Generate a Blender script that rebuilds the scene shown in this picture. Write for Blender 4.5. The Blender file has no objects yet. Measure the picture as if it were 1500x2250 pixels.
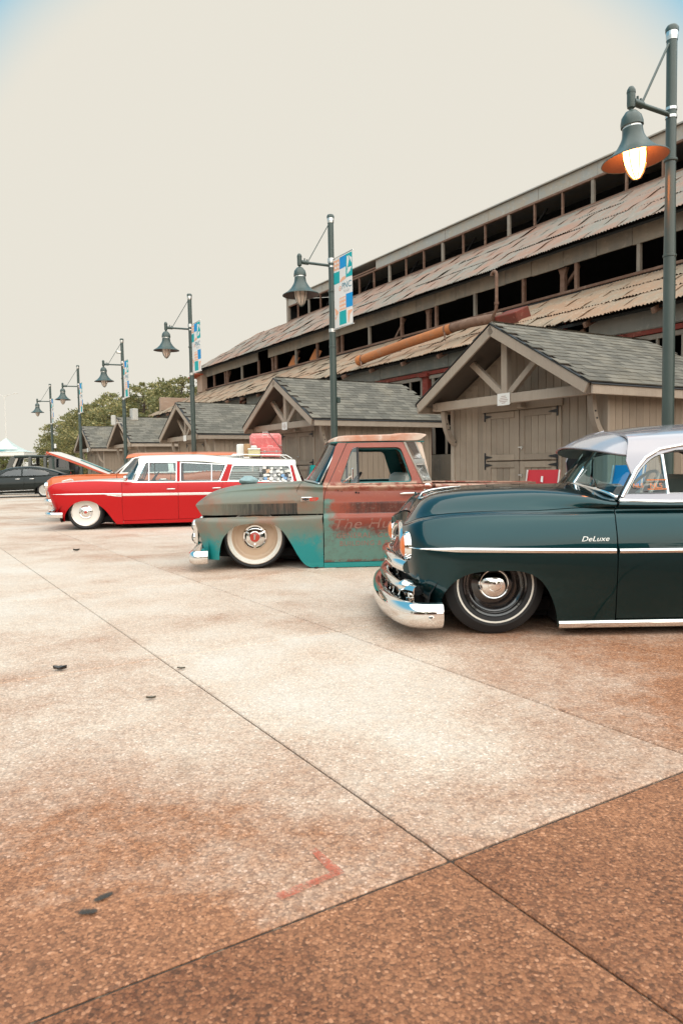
import bpy, bmesh, math, random
import numpy as np
from mathutils import Vector, Matrix
from mathutils.geometry import delaunay_2d_cdt
rad = math.radians
rng = random.Random(7)
SC = bpy.context.scene
COL = SC.collection

# ------------------------------------------------------------------ camera
CAM_H, PITCH, ROLL = 1.17, rad(3.61), rad(1.0)
cd = bpy.data.cameras.new('camera')
cd.sensor_fit = 'HORIZONTAL'; cd.sensor_width = 24.0; cd.lens = 24.0 * 1600 / 1500
cd.clip_start = 0.05; cd.clip_end = 3000
cd.dof.use_dof = True; cd.dof.focus_distance = 7.5; cd.dof.aperture_fstop = 8.0
cam = bpy.data.objects.new('camera', cd); COL.objects.link(cam); SC.camera = cam
fw = Vector((0, math.cos(PITCH), -math.sin(PITCH))); up = Vector((0, math.sin(PITCH), math.cos(PITCH))); rt = Vector((1, 0, 0))
cx = rt * math.cos(ROLL) - up * math.sin(ROLL); cy = rt * math.sin(ROLL) + up * math.cos(ROLL); cz = -fw
cam.matrix_world = Matrix(((cx.x, cy.x, cz.x, 0), (cx.y, cy.y, cz.y, 0), (cx.z, cy.z, cz.z, CAM_H), (0, 0, 0, 1)))

# street frame: local x = towards the camera along the row, local y = away from the lot, both horizontal
PHI = rad(31.5); RZ = PHI - math.pi / 2
SV = Vector((-math.sin(PHI), math.cos(PHI), 0)); NV = Vector((math.cos(PHI), math.sin(PHI), 0))

# ------------------------------------------------------------------ node helper
def nd(nt, typ, ins=None, **props):
    n = nt.nodes.new(typ)
    for k, v in props.items(): setattr(n, k, v)
    for k, v in (ins or {}).items():
        if typ == 'ShaderNodeMix': k = {'Factor': 0, 'A': 6, 'B': 7}[k]
        s = n.inputs[k]
        if isinstance(v, bpy.types.NodeSocket): nt.links.new(v, s)
        else: s.default_value = v
    return n

# ------------------------------------------------------------------ sky, sun, exposure
SUN_EL, SUN_AZ = rad(60), rad(152)     # azimuth from +Y towards +X
W = bpy.data.worlds.new('World'); SC.world = W; W.use_nodes = True
nt = W.node_tree; nt.nodes.clear()
tc = nd(nt, 'ShaderNodeTexCoord')
sky = nd(nt, 'ShaderNodeTexSky', sky_type='NISHITA', sun_disc=False, sun_elevation=SUN_EL, sun_rotation=SUN_AZ, air_density=1.6, dust_density=2.0, ozone_density=2.0)
nrm = nd(nt, 'ShaderNodeVectorMath', {0: tc.outputs['Generated']}, operation='NORMALIZE')
dotc = nd(nt, 'ShaderNodeVectorMath', {0: nrm.outputs[0], 1: (0.0, math.cos(rad(4)), math.sin(rad(4)))}, operation='DOT_PRODUCT')
sep = nd(nt, 'ShaderNodeSeparateXYZ', {0: nrm.outputs[0]})
nz = nd(nt, 'ShaderNodeTexNoise', {'Vector': nrm.outputs[0], 'Scale': 2.2, 'Detail': 4.0})
dn = nd(nt, 'ShaderNodeMath', {0: nz.outputs[0], 1: 0.02}, operation='MULTIPLY')
d2 = nd(nt, 'ShaderNodeMath', {0: dotc.outputs['Value'], 1: dn.outputs[0]}, operation='ADD')
fa0 = nd(nt, 'ShaderNodeMapRange', {0: d2.outputs[0], 1: 0.878, 2: 0.830, 3: 0.0, 4: 1.0})
fa = nd(nt, 'ShaderNodeMath', {0: fa0.outputs[0], 1: 1.8}, operation='POWER')   # away from the hazy bright quarter
fe = nd(nt, 'ShaderNodeMapRange', {0: sep.outputs['Z'], 1: 0.10, 2: 0.50, 3: 0.0, 4: 1.0}, interpolation_type='SMOOTHSTEP')  # above the horizon haze
fb = nd(nt, 'ShaderNodeMath', {0: fa.outputs[0], 1: fe.outputs[0]}, operation='MULTIPLY')
blue = nd(nt, 'ShaderNodeMix', {'Factor': 0.8, 'A': sky.outputs[0], 'B': (0.25, 1.4, 1.9, 1)}, data_type='RGBA')
mx = nd(nt, 'ShaderNodeMix', {'Factor': fb.outputs[0], 'A': (2.42, 2.31, 2.03, 1), 'B': blue.outputs[2]}, data_type='RGBA')
for nn in (blue, mx): pass
bg = nd(nt, 'ShaderNodeBackground', {'Color': mx.outputs[2], 'Strength': 0.10})
nt.links.new(bg.outputs[0], nd(nt, 'ShaderNodeOutputWorld').inputs[0])
SC.cycles.max_bounces = 7; SC.cycles.diffuse_bounces = 3; SC.cycles.glossy_bounces = 4; SC.cycles.transparent_max_bounces = 12
sl = bpy.data.lights.new('sun', 'SUN'); sl.energy = 1.5; sl.angle = rad(118); sl.color = (1.0, 0.88, 0.74)
sun = bpy.data.objects.new('sun', sl); COL.objects.link(sun)
sd = Vector((math.sin(SUN_AZ) * math.cos(SUN_EL), math.cos(SUN_AZ) * math.cos(SUN_EL), math.sin(SUN_EL)))
sun.rotation_euler = sd.to_track_quat('Z', 'Y').to_euler()
SC.view_settings.view_transform = 'Standard'; SC.view_settings.look = 'None'; SC.view_settings.gamma = 1; SC.view_settings.exposure = 1.75
try: SC.view_settings.use_curve_mapping = False
except Exception: pass

# ------------------------------------------------------------------ materials
MATS = {}
def mat(name, col=(.5, .5, .5), rough=.6, metal=0.0, coat=0.0, coat_rough=.03, spec=.5, emit=None, es=0, bump=None, vary=0.0, vscale=3.0, dirt=None):
    """plain principled material with a little colour variation, optional fine bump and dirt"""
    if name in MATS: return MATS[name]
    m = bpy.data.materials.new(name); m.use_nodes = True; nt = m.node_tree; nt.nodes.clear()
    b = nd(nt, 'ShaderNodeBsdfPrincipled', {'Base Color': (*col, 1), 'Roughness': rough, 'Metallic': metal, 'Coat Weight': coat, 'Coat Roughness': coat_rough, 'Specular IOR Level': spec})
    g = nd(nt, 'ShaderNodeNewGeometry')
    if vary or dirt:
        n1 = nd(nt, 'ShaderNodeTexNoise', {'Vector': g.outputs['Position'], 'Scale': vscale, 'Detail': 6.0, 'Roughness': .62})
        c = nd(nt, 'ShaderNodeMix', {'Factor': n1.outputs[0], 'A': (*[x * (1 - vary) for x in col], 1), 'B': (*[min(1, x * (1 + vary)) for x in col], 1)}, data_type='RGBA').outputs[2]
        if dirt:
            n2 = nd(nt, 'ShaderNodeTexNoise', {'Vector': g.outputs['Position'], 'Scale': vscale * 2.7, 'Detail': 8.0, 'Roughness': .7})
            r = nd(nt, 'ShaderNodeMapRange', {0: n2.outputs[0], 1: .52, 2: .72, 3: 0, 4: dirt[3]})
            c = nd(nt, 'ShaderNodeMix', {'Factor': r.outputs[0], 'A': c, 'B': (*dirt[:3], 1)}, data_type='RGBA').outputs[2]
        nt.links.new(c, b.inputs['Base Color'])
    if bump:
        n3 = nd(nt, 'ShaderNodeTexNoise', {'Vector': g.outputs['Position'], 'Scale': bump[0], 'Detail': 3.0})
        bp = nd(nt, 'ShaderNodeBump', {'Height': n3.outputs[0], 'Strength': bump[1], 'Distance': .01})
        nt.links.new(bp.outputs[0], b.inputs['Normal'])
    if emit: b.inputs['Emission Color'].default_value = (*emit, 1); b.inputs['Emission Strength'].default_value = es
    nt.links.new(b.outputs[0], nd(nt, 'ShaderNodeOutputMaterial').inputs[0])
    MATS[name] = m; return m

def glass(name, tint=(.85, .9, .9), refl=1.0, ior=1.5, rough=0.0):
    if name in MATS: return MATS[name]
    m = bpy.data.materials.new(name); m.use_nodes = True; nt = m.node_tree; nt.nodes.clear()
    fr = nd(nt, 'ShaderNodeFresnel', {'IOR': ior}); f = nd(nt, 'ShaderNodeMath', {0: fr.outputs[0], 1: refl}, operation='MULTIPLY', use_clamp=True)
    t = nd(nt, 'ShaderNodeBsdfTransparent', {'Color': (*tint, 1)}); gl = nd(nt, 'ShaderNodeBsdfGlossy', {'Roughness': rough})
    mxs = nd(nt, 'ShaderNodeMixShader', {0: f.outputs[0], 1: t.outputs[0], 2: gl.outputs[0]})
    nt.links.new(mxs.outputs[0], nd(nt, 'ShaderNodeOutputMaterial').inputs[0])
    MATS[name] = m; return m

def ramp(nt, fac, stops, interp='LINEAR'):
    r = nd(nt, 'ShaderNodeValToRGB', {'Fac': fac}); e = r.color_ramp; e.interpolation = interp
    while len(e.elements) > len(stops): e.elements.remove(e.elements[-1])
    while len(e.elements) < len(stops): e.elements.new(.5)
    for el, (p, c) in zip(e.elements, stops): el.position = p; el.color = (*c, 1)
    return r.outputs[0]

def mixc(nt, f, a, b, bt='MIX'):
    A = a if isinstance(a, bpy.types.NodeSocket) else (*a, 1); B = b if isinstance(b, bpy.types.NodeSocket) else (*b, 1)
    return nd(nt, 'ShaderNodeMix', {'Factor': f, 'A': A, 'B': B}, data_type='RGBA', blend_type=bt).outputs[2]

def mth(nt, op, a, b=0.0, clamp=False): return nd(nt, 'ShaderNodeMath', {0: a, 1: b}, operation=op, use_clamp=clamp).outputs[0]
def mrng(nt, v, a, b, c=0.0, d=1.0, smooth=True): return nd(nt, 'ShaderNodeMapRange', {0: v, 1: a, 2: b, 3: c, 4: d}, interpolation_type='SMOOTHSTEP' if smooth else 'LINEAR').outputs[0]
def noi(nt, vec, scale, detail=5.0, rough=.6, dist=0.0): return nd(nt, 'ShaderNodeTexNoise', {'Vector': vec, 'Scale': scale, 'Detail': detail, 'Roughness': rough, 'Distortion': dist}).outputs[0]
def mapv(nt, vec, scale=(1, 1, 1), rot=(0, 0, 0), loc=(0, 0, 0)): return nd(nt, 'ShaderNodeMapping', {'Vector': vec, 'Scale': scale, 'Rotation': rot, 'Location': loc}).outputs[0]
def newmat(name):
    m = bpy.data.materials.new(name); m.use_nodes = True; m.node_tree.nodes.clear(); MATS[name] = m
    return m, m.node_tree
def outp(nt, col, rough=.7, metal=0.0, normal=None, spec=.5, coat=0.0):
    b = nd(nt, 'ShaderNodeBsdfPrincipled', {'Base Color': col if isinstance(col, bpy.types.NodeSocket) else (*col, 1), 'Roughness': rough, 'Metallic': metal, 'Specular IOR Level': spec, 'Coat Weight': coat})
    if normal: nt.links.new(normal, b.inputs['Normal'])
    nt.links.new(b.outputs[0], nd(nt, 'ShaderNodeOutputMaterial').inputs[0])
def bump(nt, h, strength=.3, dist=.01): return nd(nt, 'ShaderNodeBump', {'Height': h, 'Strength': strength, 'Distance': dist}).outputs[0]

def make_ground_mat(name, slab=True):
    m, nt = newmat(name)
    g = nd(nt, 'ShaderNodeNewGeometry'); P = g.outputs['Position']
    oi = nd(nt, 'ShaderNodeObjectInfo')
    tone = nd(nt, 'ShaderNodeSeparateColor', {0: oi.outputs['Color']}).outputs[0] if slab else None
    big = noi(nt, P, .42, 4, .5, .3); mid = noi(nt, P, 1.9, 5, .6); fin = noi(nt, P, 17, 5, .7)
    # light falloff painted into the colour: browner near and to both sides, paler beyond
    s_pos = nd(nt, 'ShaderNodeVectorMath', {0: P, 1: tuple(SV)}, operation='DOT_PRODUCT').outputs['Value']; n_pos = nd(nt, 'ShaderNodeVectorMath', {0: P, 1: tuple(NV)}, operation='DOT_PRODUCT').outputs['Value']
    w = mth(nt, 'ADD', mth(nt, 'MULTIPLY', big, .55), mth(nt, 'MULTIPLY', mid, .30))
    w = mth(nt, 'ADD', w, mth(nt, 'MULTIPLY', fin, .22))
    w = mth(nt, 'ADD', w, mrng(nt, s_pos, .2, 3.6, -.12, .13))
    w = mth(nt, 'ADD', w, mth(nt, 'MULTIPLY', mrng(nt, n_pos, 2.2, 4.2), mrng(nt, s_pos, 6.5, 3.0, 0, -.11)))
    w = mth(nt, 'ADD', w, mth(nt, 'MULTIPLY', mrng(nt, n_pos, 1.5, -.3), mrng(nt, s_pos, 5.0, 1.6, 0, -.15)))
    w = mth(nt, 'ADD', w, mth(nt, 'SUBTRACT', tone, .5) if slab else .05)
    wear_falloff = mrng(nt, w, .22, .86, 0, 1, False)                          # 0 brown washed-out stones .. 1 pale cement paste; random erosion plus the painted falloff
    v = nd(nt, 'ShaderNodeTexVoronoi', {'Vector': mapv(nt, P, (1, 1, 1)), 'Scale': 118.0, 'Randomness': 1.0})
    v2 = nd(nt, 'ShaderNodeTexVoronoi', {'Vector': P, 'Scale': 47.0, 'Randomness': 1.0})
    rnd = nd(nt, 'ShaderNodeSeparateColor', {0: v.outputs['Color']}); rnd2 = nd(nt, 'ShaderNodeSeparateColor', {0: v2.outputs['Color']})
    base = ramp(nt, wear_falloff, [(0, (.180, .065, .028)), (.35, (.35, .158, .082)), (.7, (.60, .475, .385)), (1, (.64, .585, .525))])
    # every stone has its own shade; the cement skin evens it out where it survives
    stone = ramp(nt, rnd.outputs[0], [(0, (.20, .20, .21)), (.22, (.58, .50, .45)), (.5, (1.0, .94, .86)), (.8, (1.22, 1.16, 1.05)), (.94, (1.6, 1.6, 1.55)), (1, (2.1, 2.4, 2.7))])
    stone2 = ramp(nt, rnd2.outputs[1], [(0, (.40, .36, .34)), (.6, (1.1, 1.0, .9)), (.93, (1.4, 1.4, 1.35)), (1, (2.3, 2.6, 2.9))])
    isbig = mth(nt, 'LESS_THAN', rnd2.outputs[0], .18); edge2 = mrng(nt, v2.outputs['Distance'], .30, .42, 1, 0)
    stone = mixc(nt, mth(nt, 'MULTIPLY', isbig, edge2), stone, stone2)
    amp = mrng(nt, wear_falloff, 0, 1, .82, .11, False)
    col = mixc(nt, amp, base, mixc(nt, 1.0, base, stone, 'MULTIPLY'))
    gap = mrng(nt, v.outputs['Distance'], .50, .75, 0, .5); col = mixc(nt, mth(nt, 'MULTIPLY', gap, amp), col, (.06, .028, .014))
    # dirt blotches and darker damp-looking stains with their own shapes
    st = mrng(nt, noi(nt, P, 1.1, 7, .66, .8), .56, .74)
    col = mixc(nt, mth(nt, 'MULTIPLY', st, .22), col, (.20, .10, .05))
    sp = mrng(nt, noi(nt, P, 9, 4, .6), .70, .78)
    col = mixc(nt, mth(nt, 'MULTIPLY', sp, .5), col, (.10, .075, .06))
    h = mth(nt, 'SUBTRACT', 1.0, mth(nt, 'MULTIPLY', v.outputs['Distance'], 1.0))
    h = mth(nt, 'MULTIPLY', h, mth(nt, 'SUBTRACT', 1.15, wear_falloff))
    outp(nt, col, mth(nt, 'ADD', mth(nt, 'MULTIPLY', wear_falloff, .15), .52), 0, bump(nt, h, .45, .004), .35)
    return m
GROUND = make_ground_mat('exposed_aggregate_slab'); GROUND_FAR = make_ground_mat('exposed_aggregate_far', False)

def make_wood(name, c1, c2, groove=None, axis=(14, 14, 1.2), rough=.72):
    m, nt = newmat(name)
    tcn = nd(nt, 'ShaderNodeTexCoord'); oi = nd(nt, 'ShaderNodeObjectInfo'); g = nd(nt, 'ShaderNodeNewGeometry')
    vec = nd(nt, 'ShaderNodeVectorMath', {0: tcn.outputs['Object'], 1: mth(nt, 'MULTIPLY', oi.outputs['Random'], 37.0)}, operation='ADD').outputs[0]
    n1 = noi(nt, mapv(nt, vec, axis), 3.0, 6, .65, .6); n2 = noi(nt, g.outputs['Position'], 1.6, 5, .6)
    col = mixc(nt, n1, c1, c2)
    col = mixc(nt, mth(nt, 'MULTIPLY', mrng(nt, n2, .45, .75), .35), col, tuple(x * .62 for x in c1))
    t = mrng(nt, oi.outputs['Random'], 0, 1, .86, 1.12, False)
    col = nd(nt, 'ShaderNodeVectorMath', {0: col, 1: t}, operation='MULTIPLY').outputs[0] if False else mixc(nt, 1.0, col, nd(nt, 'ShaderNodeCombineXYZ', {0: t, 1: t, 2: t}).outputs[0], 'MULTIPLY')
    n3 = noi(nt, mapv(nt, vec, tuple(a * 6 for a in axis)), 4.0, 4, .6)
    outp(nt, col, rough, 0, bump(nt, n3, .45, .006), .35)
    return m
SIDING = make_wood('painted_board_siding', (.265, .205, .152), (.375, .298, .228))
TRIM = make_wood('painted_timber_trim', (.315, .252, .196), (.435, .36, .29))
WEATHERED = make_wood('weathered_timber', (.17, .14, .115), (.34, .29, .235), axis=(20, 20, 2))

def make_shingle(name, c1, c2):
    m, nt = newmat(name)
    oi = nd(nt, 'ShaderNodeObjectInfo'); g = nd(nt, 'ShaderNodeNewGeometry')
    n1 = noi(nt, g.outputs['Position'], 7, 5, .65); n2 = noi(nt, g.outputs['Position'], 240, 2, .5); n3 = noi(nt, g.outputs['Position'], 1.1, 4)
    rp = nd(nt, 'ShaderNodeNewGeometry').outputs['Random Per Island']
    f = mth(nt, 'ADD', mth(nt, 'MULTIPLY', n1, .35), mth(nt, 'MULTIPLY', mth(nt, 'FRACT', mth(nt, 'ADD', rp, oi.outputs['Random'])), .45))
    f = mth(nt, 'ADD', f, mth(nt, 'MULTIPLY', n2, .3))
    col = mixc(nt, mrng(nt, f, .2, .95), c1, c2)
    col = mixc(nt, mth(nt, 'MULTIPLY', mrng(nt, n3, .5, .72), .25), col, (.30, .25, .18))
    outp(nt, col, .92, 0, bump(nt, n2, .6, .003), .25)
    return m
SHINGLE = make_shingle('asphalt_shingle', (.105, .098, .083), (.21, .192, .160))

def make_rust(name, base, rust, pale, k=1.0, streak=(9, 1.1, 9)):
    m, nt = newmat(name)
    g = nd(nt, 'ShaderNodeNewGeometry'); oi = nd(nt, 'ShaderNodeObjectInfo'); P = g.outputs['Position']
    tcn = nd(nt, 'ShaderNodeTexCoord').outputs['Object']
    off = nd(nt, 'ShaderNodeVectorMath', {0: tcn, 1: mth(nt, 'MULTIPLY', oi.outputs['Random'], 51.0)}, operation='ADD').outputs[0]
    s = noi(nt, mapv(nt, off, streak), .9, 6, .7, .3); b = noi(nt, P, .8, 6, .62); f = noi(nt, P, 6, 6, .7)
    a = mth(nt, 'ADD', mth(nt, 'MULTIPLY', s, .45), mth(nt, 'MULTIPLY', b, .55))
    a = mth(nt, 'ADD', a, mth(nt, 'MULTIPLY', mth(nt, 'SUBTRACT', oi.outputs['Random'], .5), .08))
    col = mixc(nt, mrng(nt, a, .40, .60), base, rust)
    col = mixc(nt, mrng(nt, f, .54, .70, 0, .8), col, pale)
    col = mixc(nt, mrng(nt, noi(nt, mapv(nt, off, streak), 3.1, 5, .7), .62, .78, 0, .55), col, (.07, .045, .03))
    outp(nt, col, .78, 0, bump(nt, f, .3, .01), .3)
    return m
ROOF_LOW = make_rust('rusted_corrugated_low', (.27, .215, .158), (.32, .20, .13), (.40, .33, .25))
ROOF_MID = make_rust('rusted_corrugated_mid', (.225, .21, .18), (.29, .175, .13), (.33, .275, .23))
GALV = make_rust('galvanised_fascia', (.33, .33, .31), (.38, .33, .27), (.46, .44, .40))
STUCCO = make_rust('weathered_fascia_board', (.19, .17, .145), (.27, .225, .175), (.32, .28, .23), streak=(3, 3, .6))
CONCR = make_rust('grey_gutter_concrete', (.16, .165, .15), (.21, .20, .175), (.28, .27, .23), streak=(3, 3, .6))
REDSTEEL = make_rust('red_oxide_steel', (.22, .035, .025), (.15, .045, .03), (.30, .12, .09))
ORANGE_RUST = make_rust('orange_rust_pipe', (.52, .18, .055), (.40, .15, .06), (.34, .20, .12))
BROWN_STEEL = make_rust('brown_rust_steel', (.20, .12, .085), (.14, .075, .05), (.28, .19, .14))
mat('black_iron', (.012, .012, .013), .55, vary=.3)
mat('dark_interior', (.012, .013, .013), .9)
mat('dark_soffit', (.11, .088, .07), .85, vary=.25, vscale=2)
mat('lamp_green', (.040, .062, .054), .42, vary=.25, vscale=4, bump=(60, .1), coat=.25, coat_rough=.3)
mat('steel_band', (.62, .62, .60), .28, 1.0)
mat('chrome', (.83, .82, .80), .045, 1.0)
mat('rubber', (.013, .013, .014), .68, vary=.35, vscale=9)
mat('dark_under', (.008, .008, .009), .9)
mat('paper_white', (.78, .76, .72), .8)

# ------------------------------------------------------------------ mesh helpers
def link(o, parent=None):
    COL.objects.link(o)
    if parent is not None: o.parent = parent
    return o
def tag(o, label=None, cat=None, group=None, kind=None):
    if label: o['label'] = label
    if cat: o['category'] = cat
    if group: o['group'] = group
    if kind: o['kind'] = kind
    return o
def empty(name, loc=(0, 0, 0), rz=0.0, parent=None):
    o = bpy.data.objects.new(name, None); o.empty_display_size = .1
    o.location = loc; o.rotation_euler = (0, 0, rz); return link(o, parent)
def getm(m): return MATS[m] if isinstance(m, str) else m

class MB:
    def __init__(s): s.v = []; s.f = []; s.mi = []
    def add(s, vs, fs, mi=0):
        k = len(s.v); s.v += [tuple(v) for v in vs]; s.f += [tuple(i + k for i in f) for f in fs]; s.mi += [mi] * len(fs); return s
    def cbox(s, c, size, b=0.0, M=None, mi=0):
        """box, chamfered by b"""
        hx, hy, hz = [x / 2 for x in size]; b = min(b, hx * .9, hy * .9, hz * .9)
        if b <= 0:
            vs = [Vector((x * hx, y * hy, z * hz)) for x in (-1, 1) for y in (-1, 1) for z in (-1, 1)]
            fs = [(0, 1, 3, 2), (4, 6, 7, 5), (0, 4, 5, 1), (2, 3, 7, 6), (0, 2, 6, 4), (1, 5, 7, 3)]
        else:
            vs = []; idx = {}
            for sx in (-1, 1):
                for sy in (-1, 1):
                    for sz in (-1, 1):
                        for a in range(3):
                            p = [sx * (hx - b), sy * (hy - b), sz * (hz - b)]; p[a] = (sx * hx, sy * hy, sz * hz)[a]
                            idx[(sx, sy, sz, a)] = len(vs); vs.append(Vector(p))
            fs = []
            for a in range(3):
                o1, o2 = [(1, 2), (2, 0), (0, 1)][a]
                for sg in (-1, 1):
                    q = []
                    for (s1, s2) in ((-1, -1), (1, -1), (1, 1), (-1, 1)):
                        k = [0, 0, 0]; k[a] = sg; k[o1] = s1; k[o2] = s2; q.append(idx[(*k, a)])
                    fs.append(tuple(q) if sg > 0 else tuple(q[::-1]))
                    # edges along axis a
                for s1 in (-1, 1):
                    for s2 in (-1, 1):
                        k0 = [0, 0, 0]; k0[o1] = s1; k0[o2] = s2; k1 = list(k0); k0[a] = -1; k1[a] = 1
                        q = [idx[(*k0, o1)], idx[(*k1, o1)], idx[(*k1, o2)], idx[(*k0, o2)]]
                        fs.append(tuple(q) if s1 * s2 < 0 else tuple(q[::-1]))
            for sx in (-1, 1):
                for sy in (-1, 1):
                    for sz in (-1, 1):
                        q = [idx[(sx, sy, sz, a)] for a in range(3)]; fs.append(tuple(q) if sx * sy * sz > 0 else tuple(q[::-1]))
        c = Vector(c)
        vs = [(M @ v if M is not None else v) + c for v in vs]
        return s.add(vs, fs, mi)
    def beam(s, p0, p1, w, h, b=0.0, upv=(0, 0, 1), mi=0):
        p0 = Vector(p0); p1 = Vector(p1); d = p1 - p0; L = d.length; x = d / L; u = Vector(upv)
        if abs(x.dot(u)) > .99: u = Vector((0, 1, 0))
        y = u.cross(x).normalized(); z = x.cross(y)
        M = Matrix((x, y, z)).transposed()
        return s.cbox((p0 + p1) / 2, (L, w, h), b, M, mi)
    def tube(s, pts, r, n=10, caps=True, mi=0):
        pts = [Vector(p) for p in pts]; rs = r if isinstance(r, (list, tuple)) else [r] * len(pts)
        vs = []; fs = []; prev = None
        for i, p in enumerate(pts):
            t = (pts[min(i + 1, len(pts) - 1)] - pts[max(i - 1, 0)]).normalized()
            if prev is None:
                a = Vector((0, 0, 1)) if abs(t.z) < .9 else Vector((1, 0, 0)); nx = t.cross(a).normalized()
            else: nx = (prev - t * prev.dot(t)).normalized()
            prev = nx; ny = t.cross(nx)
            for k in range(n):
                an = 2 * math.pi * k / n; vs.append(p + (nx * math.cos(an) + ny * math.sin(an)) * rs[i])
        for i in range(len(pts) - 1):
            for k in range(n): a = i * n + k; b2 = i * n + (k + 1) % n; fs.append((a, b2, b2 + n, a + n))
        if caps: fs.append(tuple(range(n))[::-1]); fs.append(tuple(range((len(pts) - 1) * n, len(pts) * n)))
        return s.add(vs, fs, mi)
    def lathe(s, prof, n=24, M=None, mi=0, close=False):
        """profile of (radius, height) turned about +Z (then M)"""
        vs = []; fs = []
        for (r, z) in prof:
            for k in range(n):
                a = 2 * math.pi * k / n; v = Vector((r * math.cos(a), r * math.sin(a), z)); vs.append(M @ v if M is not None else v)
        m = len(prof)
        for i in range(m if close else m - 1):
            j = (i + 1) % m
            for k in range(n): k2 = (k + 1) % n; fs.append((i * n + k, i * n + k2, j * n + k2, j * n + k))
        return s.add(vs, fs, mi)
    def prism(s, poly, y0, y1, mi=0, plane='xz'):
        """extrude a 2-D outline (x,z) between y0 and y1"""
        n = len(poly); mk = {'xz': lambda a, b, y: (a, y, b), 'yz': lambda a, b, y: (y, a, b), 'xy': lambda a, b, y: (a, b, y)}[plane]
        vs = [mk(a, b, y0) for a, b in poly] + [mk(a, b, y1) for a, b in poly]
        fs = [tuple(range(n)), tuple(range(n, 2 * n))[::-1]] + [(i, i + n, (i + 1) % n + n, (i + 1) % n) for i in range(n)]
        return s.add(vs, fs, mi)
    def mesh(s, name, m=None, smooth=False, fix=True):
        me = bpy.data.meshes.new(name); me.from_pydata(s.v, [], s.f)
        ms = m if isinstance(m, (list, tuple)) else [m]
        for x in ms:
            if x is not None: me.materials.append(getm(x))
        if len(ms) > 1: me.polygons.foreach_set('material_index', s.mi)
        if fix:
            bm = bmesh.new(); bm.from_mesh(me); bmesh.ops.recalc_face_normals(bm, faces=bm.faces); bm.to_mesh(me); bm.free()
        if smooth: sm(me, smooth)
        me.update(); return me
    def build(s, name, m=None, parent=None, smooth=False, loc=None, fix=True):
        o = bpy.data.objects.new(name, s.mesh(name, m, smooth, fix)); link(o, parent)
        if loc is not None: o.location = loc
        return o
def sm(me, ang):
    me.polygons.foreach_set('use_smooth', [True] * len(me.polygons))
    if ang is not True:
        bm = bmesh.new(); bm.from_mesh(me); c = math.cos(rad(ang))
        for e in bm.edges:
            if len(e.link_faces) == 2 and e.link_faces[0].normal.dot(e.link_faces[1].normal) < c: e.smooth = False
        bm.to_mesh(me); bm.free()
def inst(name, me, parent=None, loc=(0, 0, 0), rot=(0, 0, 0), sc=None):
    o = bpy.data.objects.new(name, me); link(o, parent); o.location = loc; o.rotation_euler = rot
    if sc: o.scale = sc
    return o
def copy_tree(o, parent=None):
    c = o.copy(); link(c, parent)
    for ch in list(o.children): copy_tree(ch, c)
    return c
def text_mesh(name, body, size, depth=0.0, shear=0.0, spacing=1.0, align='LEFT'):
    cu = bpy.data.curves.new(name, 'FONT'); cu.body = body; cu.size = size; cu.extrude = depth; cu.shear = shear; cu.space_character = spacing; cu.align_x = align; cu.resolution_u = 3
    o = bpy.data.objects.new(name, cu); COL.objects.link(o)
    bpy.context.view_layer.update()
    me = bpy.data.meshes.new_from_object(o.evaluated_get(bpy.context.evaluated_depsgraph_get()))
    bpy.data.objects.remove(o); me.materials.clear(); me.name = name
    return me

def sn(s, n, z=0.0): return SV * s + NV * n + Vector((0, 0, z))

def islands(me):
    """split a mesh into its connected pieces (letters of a word)"""
    par = list(range(len(me.vertices)))
    def find(a):
        while par[a] != a: par[a] = par[par[a]]; a = par[a]
        return a
    for e in me.edges: par[find(e.vertices[0])] = find(e.vertices[1])
    groups = {}
    for f in me.polygons: groups.setdefault(find(f.vertices[0]), []).append(tuple(f.vertices))
    out = []
    for fs in groups.values():
        idx = sorted({i for f in fs for i in f}); mp = {i: k for k, i in enumerate(idx)}; m2 = bpy.data.meshes.new('letter')
        m2.from_pydata([tuple(me.vertices[i].co) for i in idx], [], [tuple(mp[i] for i in f) for f in fs]); m2.materials.append(me.materials[0]); out.append(m2)
    return out
# ------------------------------------------------------------------ ground with slabs
mb = MB(); mb.add([(-300, -200, -.014), (300, -200, -.014), (300, 500, -.014), (-300, 500, -.014)], [(0, 1, 2, 3)])
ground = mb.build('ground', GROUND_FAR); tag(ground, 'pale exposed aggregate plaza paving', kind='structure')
mat('joint_filler', (.045, .030, .021), .9, vary=.5, vscale=7, dirt=(.40, .30, .21, .8))
jf = MB(); jf.add([tuple(sn(a, b, -.009)) for a, b in ((-4.5, -10.5), (38, -10.5), (38, 7.2), (-4.5, 7.2))], [(0, 1, 2, 3)]); jf.build('joint_filler', 'joint_filler', ground)
JN = [1.35 + 1.28 * i for i in range(-9, 6)]; JS = [1.62 + 2.76 * i for i in range(-2, 14)]
cache = {}
for i in range(len(JN) - 1):
    for j in range(len(JS) - 1):
        ds, dn_ = JS[j + 1] - JS[j], JN[i + 1] - JN[i]
        c = sn((JS[j] + JS[j + 1]) / 2, (JN[i] + JN[i + 1]) / 2)
        if c.y < -4 or (c.x < -12 and c.y < 12): continue
        if (0, 0) not in cache:
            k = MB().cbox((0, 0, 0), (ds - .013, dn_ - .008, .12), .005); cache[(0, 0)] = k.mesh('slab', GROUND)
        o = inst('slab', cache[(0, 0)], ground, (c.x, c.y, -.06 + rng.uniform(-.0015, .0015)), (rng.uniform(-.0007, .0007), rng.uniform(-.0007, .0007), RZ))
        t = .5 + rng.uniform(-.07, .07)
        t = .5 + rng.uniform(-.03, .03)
        if JS[j] < 1.0: t -= .13                           # the row nearest the viewer is browner, part of the painted light falloff
        o.color = (t, t, t, 1)
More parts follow.
